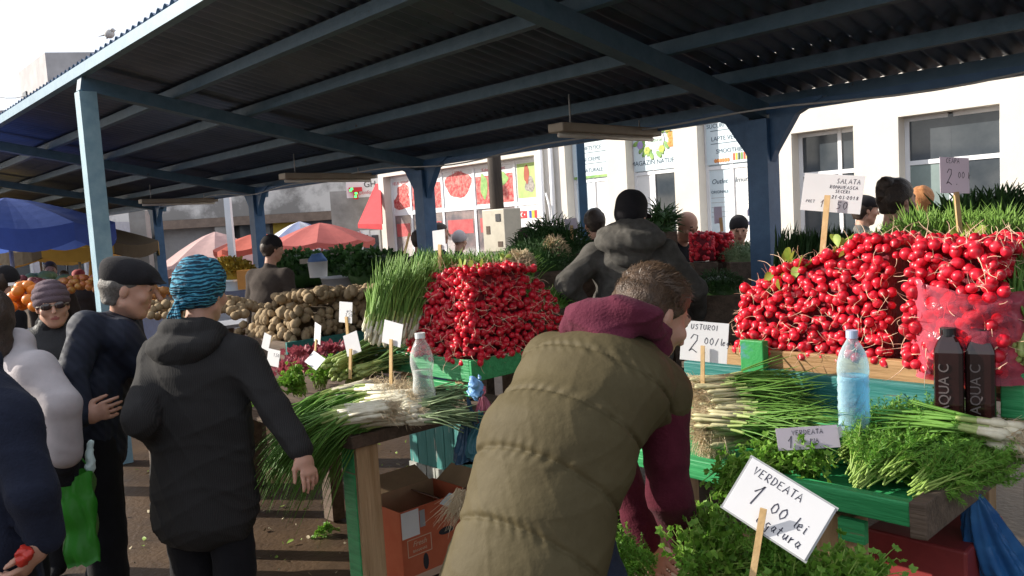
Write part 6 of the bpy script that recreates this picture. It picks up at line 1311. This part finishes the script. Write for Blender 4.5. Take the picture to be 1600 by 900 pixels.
# ---------------------------------------------------------------- navy jacket person in front at the left edge
p = at(-62, 700, 2.02); J = skeleton(1.60, (p.x, p.y, 0), 68, lean=3, bend=8, head=(8, 6, 0)); J['hd'] = at(-120, 500, 2.06); J['shr'] = at(14, 655, 2.0); J['elr'] = at(50, 770, 1.95); J['wrr'] = at(72, 842, 1.98)
o = body(J, 'person in a dark navy padded jacket cut off by the left edge of the picture', .007, hand_dirs={'r': ((at(52, 872, 1.95)-J['wrr']).normalized(), Vector((-.8, -.2, .1)))}, curl=.95); trousers(J, f_trous, o); shoes(J, f_blk, o); cloth_mesh('navy_jacket', jacket_prims(J, 1.10, .10, 1.15), .007, f_navy, o, .007, 15, 23); hair(J, m_haird, o, .008)
V, Fq = sdf_mesh([('ell', at(42, 866, 1.90), (.018, .018, .022), None, .01), ('ell', at(32, 874, 1.90), (.014, .014, .018), None, .01)], .0035, fold=.005, ffreq=120); tag(arr_build('red_package', V, Fq, None, [mat('red_foil', (.45, .03, .02), .25, bump=.4, bs=40)]), 'small shiny red packet held in the hand at the bottom left', 'packet')
# ---------------------------------------------------------------- people further back
def far_person(label, px, py, Y, face, hat=None, hcol=None, coat=f_blk, h=None, head=(0, 8, 0), lean=3, hairlong=0.0, hatmat=f_cap, par=None):
    """px, py: top of the head in the picture"""
    c = at(px, py, Y); h = h or (c.z/.985 if hat is None else c.z/1.0); J = skeleton(h, (c.x, c.y, 0), face, lean=lean, bend=6, head=head); d = Vector((c.x-J['hd'].x, c.y-J['hd'].y, 0))
    J = skeleton(h, (c.x+d.x, c.y+d.y, 0), face, lean=lean, bend=6, head=head); o = body(J, label, .0125, hands=('r', 'l')); trousers(J, f_trous, o, .018); shoes(J, f_blk, o)
    cloth_mesh('coat', jacket_prims(J, 1.1, .08, 1.08), .014, coat, o, .006, 14, 3)
    if hat not in ('full', 'bald'): hair(J, hcol or m_haird, o, .011, hairlong)
    if hat == 'beanie' or hat == 'full': beanie(J, hatmat, o, .010)
    if hat == 'cap': flat_cap(J, hatmat, o, .010)
    return o, J
far_person('person in a brown coat and black woolly cap behind the potato heap', 425, 375, 7.4, 70, 'beanie', coat=f_brown, head=(-30, 8, 0))
o, J = far_person('woman with dark hair in a bun and a spotted blouse behind the large radish heap', 1402, 297, 4.55, 30, None, m_haird, f_dots, head=(-15, 6, 0)); c = J['hd']; cloth_mesh('hair_bun', [('ell', c+J['hu']*.09-J['hf']*.085, (.05, .05, .045), None, .02), ('ell', c+J['hu']*.03-J['hf']*.105, (.04, .04, .05), None, .02)], .008, m_haird, o, .006, 60, 4)
far_person('bald man in a black jacket looking down by the shop windows', 1073, 331, 6.6, -60, 'bald', m_hairg, f_blk, h=1.66, head=(0, 30, 0), lean=8)
far_person('person in a black woolly cap and black jacket in front of the bottle poster', 1154, 344, 7.0, -100, 'beanie', None, f_blk, head=(0, 14, 0))
far_person('red haired person right of the woman with the bun', 1441, 304, 6.2, 40, None, m_hairr, f_grey, hairlong=.05)
far_person('person in a dark cap and grey jacket behind the wooden sign stick', 1352, 313, 6.6, 20, 'cap', None, fabric('grey_coat', (.12, .12, .11)), head=(-20, 6, 0))
far_person('dark haired person bending left of the grey hoodie', 928, 338, 6.6, 100, None, m_haird, f_blk)
far_person('person in a dark woolly cap in front of the white flag poster', 822, 363, 7.6, 80, 'beanie', None, f_blk, hatmat=fabric('wine_cap', (.06, .03, .035)))
far_person('person in a white knitted hat before the butcher windows', 718, 366, 9.5, 60, 'full', None, f_navy, hatmat=f_white)
far_person('dark haired person left of the second blue post', 656, 367, 8.4, 70, None, m_haird, f_blk); far_person('dark haired person right behind the second blue post', 688, 357, 9.2, 20, None, m_haird, f_navy, head=(-10, 5, 0))
far_person('person in a dark cap at the far left edge behind the oranges', 8, 425, 5.6, 60, 'beanie', None, f_blk); far_person('brown haired woman behind the apple stall', 78, 416, 9.6, -60, None, m_hair, f_brown, hairlong=.06)
far_person('person in a red cap and sunglasses behind the apple stall', 122, 425, 10.5, -80, 'cap', None, f_brown, hatmat=mat('red_cap', (.35, .05, .05), .8)); far_person('person in dark clothes between the yellow umbrella pole and the flat cap', 100, 428, 12.0, -60, None, m_haird, f_navy)
# ================================================================ cards, bottles, bags
m_cardw = mat('card_white', (.80, .80, .82), .55, vs=3, var=.03, transl=.3); m_cardp = mat('card_lilac_and_shaded', (.66, .60, .68), .55, vs=3, var=.05, transl=.4); m_stick = mat('pine_stick', (.50, .32, .13), .65, vs=14, col2=(.62, .43, .22), bump=.2); m_pen = mat('marker_ink', (.03, .03, .05), .6)
def card(label, c, yaw, tilt, w, h, lines=(), stick=None, roll=0, m=None, sleeve=False, group='price cards', bend=.0):
    """c: centre of the card; yaw: degrees its front is turned to the left of facing the camera; lines: (text, x, y, size, pen) in card units"""
    c = Vector(c); nn = Vector((-math.sin(RAD(yaw)), -math.cos(RAD(yaw)), 0)); ax = EZ.cross(-nn).normalized() * -1; ax = Vector((math.cos(RAD(yaw)), -math.sin(RAD(yaw)), 0)); ay = EZ.copy()
    qt = Quaternion(ax, RAD(-tilt)); ay.rotate(qt); nn.rotate(qt); qr = Quaternion(nn, RAD(roll)); ax.rotate(qr); ay.rotate(qr)
    t = thing('price_card', label, 'price card', c, group); mb = MB(); n = 6; vs = []
    for j in range(2):
        for i in range(n+1):
            x = -w/2+w*i/n
            for k in (0, 1): vs.append(c+ax*x+ay*(h*(j-.5))+nn*(bend*(x/w*2)**2-.0016*k))
    mb.add(vs, [(2*i, 2*i+2, 2*(n+1)+2*i+2, 2*(n+1)+2*i) for i in range(n)]+[(2*i+3, 2*i+1, 2*(n+1)+2*i+1, 2*(n+1)+2*i+3) for i in range(n)]+[(1, 0, 2*(n+1), 2*(n+1)+1), (2*n, 2*n+1, 4*n+3, 4*n+2)]+[(2*(n+1)+2*i, 2*(n+1)+2*i+2, 2*(n+1)+2*i+3, 2*(n+1)+2*i+1) for i in range(n)]+[(2*i+1, 2*i+3, 2*i+2, 2*i) for i in range(n)], 0)
    mb.build('card', m or m_cardw, t)
    if lines:
        mb = MB()
        for (tx, x, y, sz, pen) in lines: scrawl(mb, tx, c+ax*(x*w)+ay*(y*h)+nn*.0003, ax, ay, nn, sz, pen)
        mb.build('handwriting', m_pen, t)
    if sleeve:
        mb = MB()
        for sx, sy, sw, sh in ((0, .5, 1.06, .05), (0, -.5, 1.06, .05), (-.5, 0, .035, 1), (.5, 0, .035, 1)): mb.box(c+ax*sx*w*1.012+ay*sy*h*1.012-nn*.0022, (w*sw, h*sh, .0008), rot_from(ax, ay, nn))
        mb.build('sleeve_edge', mat('sleeve_film', (.32, .33, .33), .3), t)
    if stick:
        a, b, sw = stick; mb = MB(); mb.bar(Vector(a), Vector(b), sw, .006, nn, 0); mb.build('stick', m_stick, t)
    return t
def stk(px0, py0, Y0, px1, py1, Y1, w): return (at(px0, py0, Y0), at(px1, py1, Y1), w)
# big signs on sticks
Y = 1.56; card('large tilted white price card with handwriting on a stick before the parsley', at(1215, 793, Y), 24, 22, .180, .118, (('VERDEATA', -.42, .27, .0165, .0020), ('1.', -.33, -.20, .046, .003), ('00 lei', -.06, -.14, .023, .0024), ('legatura', -.13, -.40, .021, .0022)), stk(1193, 795, Y-.012, 1172, 925, Y+.01, .013), roll=-29, sleeve=True)
Y = 2.62; card('large white price card with a big two on a stick above the green onions', at(1100, 534, Y), 30, 6, .158, .132, (('USTUROI', -.30, .30, .017, .0022), ('2.', -.34, -.28, .058, .003), ('00/leg', .0, -.06, .022, .0024)), stk(1098, 540, Y-.012, 1098, 640, Y-.03, .013), roll=-4)
Y = 2.95; card('white printed price card on a long wooden stick behind the large radish heap', at(1300, 302, Y), 32, 5, .21, .138, (('SALATA', .05, .27, .017, .0022), ('ROMANEASCA', -.05, .13, .012, .002), ('SECERI', .05, .02, .011, .002), ('21-03-2018', .0, -.14, .013, .002), ('PRET', -.42, -.28, .010, .0016), ('1', -.18, -.38, .026, .0024), ('50', .10, -.40, .026, .0026)), stk(1293, 305, Y-.012, 1283, 420, Y-.02, .020), roll=-8)
Y = 2.75; card('shade tinted price card with a curly two on a stick among the right onion tips', at(1492, 274, Y), -22, 3, .138, .122, (('CEAPA', -.30, .34, .016, .0022), ('2.', -.32, -.26, .052, .003), ('00 k', .10, -.08, .022, .0024)), stk(1494, 300, Y-.012, 1502, 385, Y-.01, .021), roll=-3, m=m_cardp)  # card hangs in shade; its lilac tint carries that shade
c = onz(1262, 684, ZA+.13); card('lilac price note leaning between the parsley and the green onions', c, 10, 25, .165, .062, (('VERDEATA', -.25, .15, .013, .002), ('1.', -.35, -.42, .034, .0028), ('INA', .02, -.25, .013, .0022)), None, roll=3, m=m_cardp); c2 = onz(1300, 680, ZA+.13); card('folded white half of the price note touching the dill', c2, -12, 40, .085, .03, (), None, roll=14)
tag(MB().bar(onz(1265, 690, ZA+.085)-Vector((0, .03, 0)), onz(1292, 700, ZA+.05)-Vector((0, .02, 0)), .012, .004).build('loose_stick', m_stick), 'short loose wooden stick lying before the lilac price note', 'stick')
# left stall cards
Y = 3.35; card('white price card on a stick in front of the tall onion wall', at(613, 521, Y), 36, 6, .11, .098, (), stk(611, 530, Y-.01, 611, 600, Y-.02, .016), roll=-10)
card('blank white price card on a stick above the garlic', at(550, 537, Y+.05), 34, 6, .085, .092, (), stk(548, 545, Y+.04, 547, 592, Y+.03, .014), roll=18)
card('small lettered price card on a stick in front of the potatoes', at(540, 488, 3.75), 34, 5, .085, .098, (('cartofi', -.05, .0, .016, .002), ('2,50', .0, -.2, .016, .002)), stk(541, 495, 3.74, 544, 530, 3.74, .016), roll=-3)
card('narrow blank price card above the red lettuce', at(496, 521, 3.6), 58, 5, .085, .088, (), stk(494, 530, 3.6, 493, 548, 3.6, .014), roll=-8)
card('tilted blank price card lying on the red lettuce', at(492, 563, 3.42), 30, 40, .095, .062, (), None, roll=-24); card('blank price card leaning beside the dark sleeve', at(416, 534, 3.5), 36, 8, .05, .07, (), None, roll=-16); card('wider blank price card low beside the dark sleeve', at(427, 559, 3.45), 36, 10, .082, .072, (('1,50', .0, .1, .014, .002),), None, roll=-6)
card('blank white price card on a stick above the radishes and onion tips', at(686, 375, 3.95), 34, 5, .078, .098, (), stk(687, 382, 3.94, 687, 420, 3.94, .018), roll=4); tag(MB().bar(at(632, 396, 4.4), at(640, 364, 4.4), .028, .01).build('bare_stick', m_stick), 'bare wooden stick standing in the tall onion wall', 'stick')
card('pale price card standing in the dark herbs left of the grey cap', at(892, 350, 5.4), 20, 4, .085, .075, (), stk(893, 352, 5.39, 894, 385, 5.39, .02), roll=5, m=m_cardp); card('small price card on a stick between the radish sacks', at(1122, 336, 6.2), 10, 3, .06, .13, (), stk(1126, 340, 6.19, 1128, 362, 6.19, .025), m=m_cardp)
card('small grey price card on a stick at the orange stall', at(18, 444, 5.2), 0, 3, .045, .02, (), stk(18, 446, 5.19, 24, 472, 5.19, .012))
# water bottle, clear bottle, dark bottles
def bottle(label, px, ptop, Y, zbase, R, prof, mt, cap, liquid=None, lv=.6, sq=0, seg=24, name='water_bottle', emboss=None):
    c = at(px, ptop, Y); H = c.z-zbase; b = Vector((c.x, c.y, zbase)); t = thing(name, label, 'bottle', b); pts = [(r*R, z*H) for r, z in prof]; mb = MB(); mb.lathe(pts, b, seg, sq=sq, sm=not sq); mb.build('body', mt, t)
    if liquid:
        lp = [(r*R*.94, z*H+.002) for r, z in prof if z <= lv]; r_l = lp[-1][0]; lp += [(r_l, lv*H), (.001, lv*H)]; mb = MB(); mb.lathe(lp, b, seg, sq=sq); mb.build('liquid', liquid, t)
    rc_ = max(.0165, prof[-1][0]*R*1.25); mb = MB(); mb.lathe([(.001, H-.022), (rc_, H-.022), (rc_, H), (.001, H)], b, 18, sm=False); mb.build('cap', cap, t); return t, b, H
rip = [(.02, 0), (.85, .0), (1, .03)]+[(1-.05*(i % 2), .05+.045*i) for i in range(12)]+[(1, .60), (.96, .68), (.82, .77), (.60, .84), (.40, .89), (.30, .92), (.29, .98)]
bottle('ribbed blue tinted plastic water bottle half full in front of the teal board', 1331, 516, 2.26, 1.001, .044, rip, clear('bottle_blue', (.70, .90, .97), .1, .14), mat('cap_blue', (.42, .50, .68), .4), clear('water_blue', (.50, .80, .95), .05, .10), .55)
wv = [(.02, 0), (.85, 0), (.95, .04), (.98, .18), (.90, .30), (.82, .42), (.92, .52), (1.0, .60), (.96, .70), (.75, .80), (.5, .88), (.36, .93), (.35, 1.0)]
bottle('clear waisted plastic water bottle standing behind the leeks', 656, 520, 3.3, ZC+.06, .05, wv, clear('bottle_clear', (.93, .95, .94), .1, .10), mat('cap_clear', (.75, .75, .75), .3), clear('water_clear', (.88, .91, .90), .05, .08), .5)
m_juice = mat('dark_juice', (.018, .006, .006), .12, vs=8, var=.3, spec=.7)
sqp = [(.02, 0), (.92, 0), (1, .02), (1, .78), (.97, .81), (.74, .88), (.50, .925), (.46, .94), (.45, .985)]
for px, pt, lab in ((1481, 512, 'left square dark juice bottle before the plastic bag of radishes'), (1531, 514, 'right square dark juice bottle before the plastic bag of radishes')):
    t, b, H = bottle(lab, px, pt, 2.17 if px < 1500 else 2.15, 1.001, .036, sqp, m_juice, mat('cap_black', (.012, .012, .014), .5), None, .6, .3, 32, 'juice_bottle'); t['group'] = 'dark juice bottles'; k = Vector((0, -1, 0)); sx = Vector((1, 0, 0)); t.rotation_euler.z = -math.atan2(b.x, b.y)
    pr = printed('embossing', 'AQUA C', b+k*.0375+EZ*H*.45-sx*.0, EZ, -sx, .036, mat('emboss_clear', (.12, .10, .10), .18, spec=.9), t, depth=.0012)
# bags hanging
m_bagb = mat('bag_blue', (.02, .10, .30), .3, vs=6, col2=(.04, .18, .42), bump=.6, bs=14, transl=.2); m_bagp = mat('bag_pink', (.42, .10, .16), .35, vs=6, col2=(.55, .18, .24), bump=.6, bs=14, transl=.25); m_bagn = mat('bag_navy', (.012, .03, .07), .35, vs=6, col2=(.03, .10, .16), bump=.6, bs=14); m_bagg = mat('bag_green', (.03, .22, .02), .4, vs=4, col2=(.05, .32, .03), bump=.5, bs=10, transl=.3)
def bag(label, top, bot, w, d, mt, seed=1, name='plastic_bag', group=None):
    """thin gathered bag: knot at the top, deep pleats that open downwards"""
    top, bot = Vector(top), Vector(bot); mb = MB(); NU, NV = 72, 30; vs = []; H = (bot-top).length*1.25; dn = (bot-top).normalized(); xa = Vector((.93, -.37, 0)); ya = dn.cross(xa).normalized(); rnd = random.Random(seed); ph = [rnd.uniform(0, 6.28) for _ in range(6)]
    for j in range(NV+1):
        t = j/NV; r = .10+.90*min(1, t*1.25)**.7; r *= 1-.12*max(0, t-.8)*5
        for i in range(NU):
            a = 2*math.pi*i/NU; pl_ = 1+.22*(1-.5*t)*math.sin(6*a+ph[0]+t*1.5)+.12*math.sin(11*a+ph[1]-t*2)+.10*noise.noise(Vector((math.cos(a)*2.5, math.sin(a)*2.5, t*5+seed)))
            cr_ = .006*abs(noise.noise(Vector((a*3, t*14, seed*3)))); vs.append(top+dn*H*(t-.04*math.sin(3*a+ph[2])*t)+xa*(math.cos(a)*w*.5*r*pl_+cr_+.025*math.sin(t*3+ph[3])*t)+ya*(math.sin(a)*d*r*pl_+cr_))
    mb.add(vs, [(j*NU+i, (j+1)*NU+i, (j+1)*NU+(i+1) % NU, j*NU+(i+1) % NU) for j in range(NV) for i in range(NU)]+[tuple(range(NV*NU, (NV+1)*NU))], 0, True)
    for k in range(5): e = top-dn*.035+Vector((rnd.uniform(-.02, .02), rnd.uniform(-.02, .02), rnd.uniform(-.01, .02))); mb.ribbon([top, top.lerp(e, .6), e], [.012, .018, .006], Vector((rnd.uniform(-1, 1), -1, rnd.uniform(-.3, .3))))
    return tag(mb.build(name, mt), label, 'bag', group)
bag('bright blue crumpled plastic bag hanging from the table end at the lower right', at(1520, 768, 2.12), at(1566, 885, 2.15), .15, .05, m_bagb, 3); bag('dark blue crumpled bag below the orange brown shelf', at(736, 640, 3.2), at(726, 705, 3.2), .11, .04, m_bagn, 5); bag('pink crumpled bag hanging behind the vest', at(754, 618, 3.25), at(757, 662, 3.25), .10, .035, m_bagp, 6); bag('dusty teal bag hanging below the pink one', at(752, 660, 3.15), at(742, 705, 3.15), .10, .035, mat('bag_teal', (.02, .10, .12), .5, bump=.5, bs=14), 8)
V, Fq = sdf_mesh([('ell', at(742, 606, 3.18), (.028, .028, .045), None, .01)], .004, fold=.012, ffreq=95, seed=4); tag(arr_build('blue_knot', V, Fq, None, [mat('knot_blue', (.08, .25, .55), .4, vs=30, col2=(.30, .50, .75))]), 'frayed bright blue knot of plastic tying the hanging bags', 'knot')
# green shopping bag
a = at(116, 738, 2.70); g_b = thing('shopping_bag', 'bright green folded shopping bag hanging between the legs at the left', 'bag', a); mb = MB(); vs = []; NX, NZ = 14, 16; xa = Vector((.85, .5, 0)).normalized(); ya = Vector((-.5, .85, 0)).normalized()
ring = [(x, -1) for x in np.linspace(-1, 1, 8)]+[(1, y) for y in np.linspace(-.6, .6, 3)]+[(x, 1) for x in np.linspace(1, -1, 8)]+[(-1, y) for y in np.linspace(.6, -.6, 3)]; nr = len(ring)
for j in range(NZ+1):
    z = j/NZ
    for x, y in ring: n_ = noise.noise(Vector((x*2, y*2, z*4)))*.018; vs.append(a+xa*(x*(.055-.006*z)+n_)+ya*(y*(.03+.03*z)+n_)-EZ*(z*.31+.02*noise.noise(Vector((x*2, y, 3)))))
mb.add(vs, [(j*nr+i, (j+1)*nr+i, (j+1)*nr+(i+1) % nr, j*nr+(i+1) % nr) for j in range(NZ) for i in range(nr)]+[tuple(range(NZ*nr, (NZ+1)*nr))], 0, True); mb.build('body', m_bagg, g_b)
mb = MB(); mb.tube([a-xa*.05, a+EZ*.05+xa*-.02, a+EZ*.055+xa*.02, a+xa*.05], .008, 6, flat=.4); mb.build('handle', m_bagg, g_b)
V, Fq = sdf_mesh([('cap', a+EZ*.01+xa*.05, .02, a+EZ*.09+xa*.06, .012, .02)], .006, fold=.006, ffreq=60, seed=7); tag(arr_build('white_bag_tip', V, Fq, None, [mat('bag_white', (.55, .68, .66), .4)]), 'pale crumpled plastic bag poking out of the green shopping bag', 'bag')
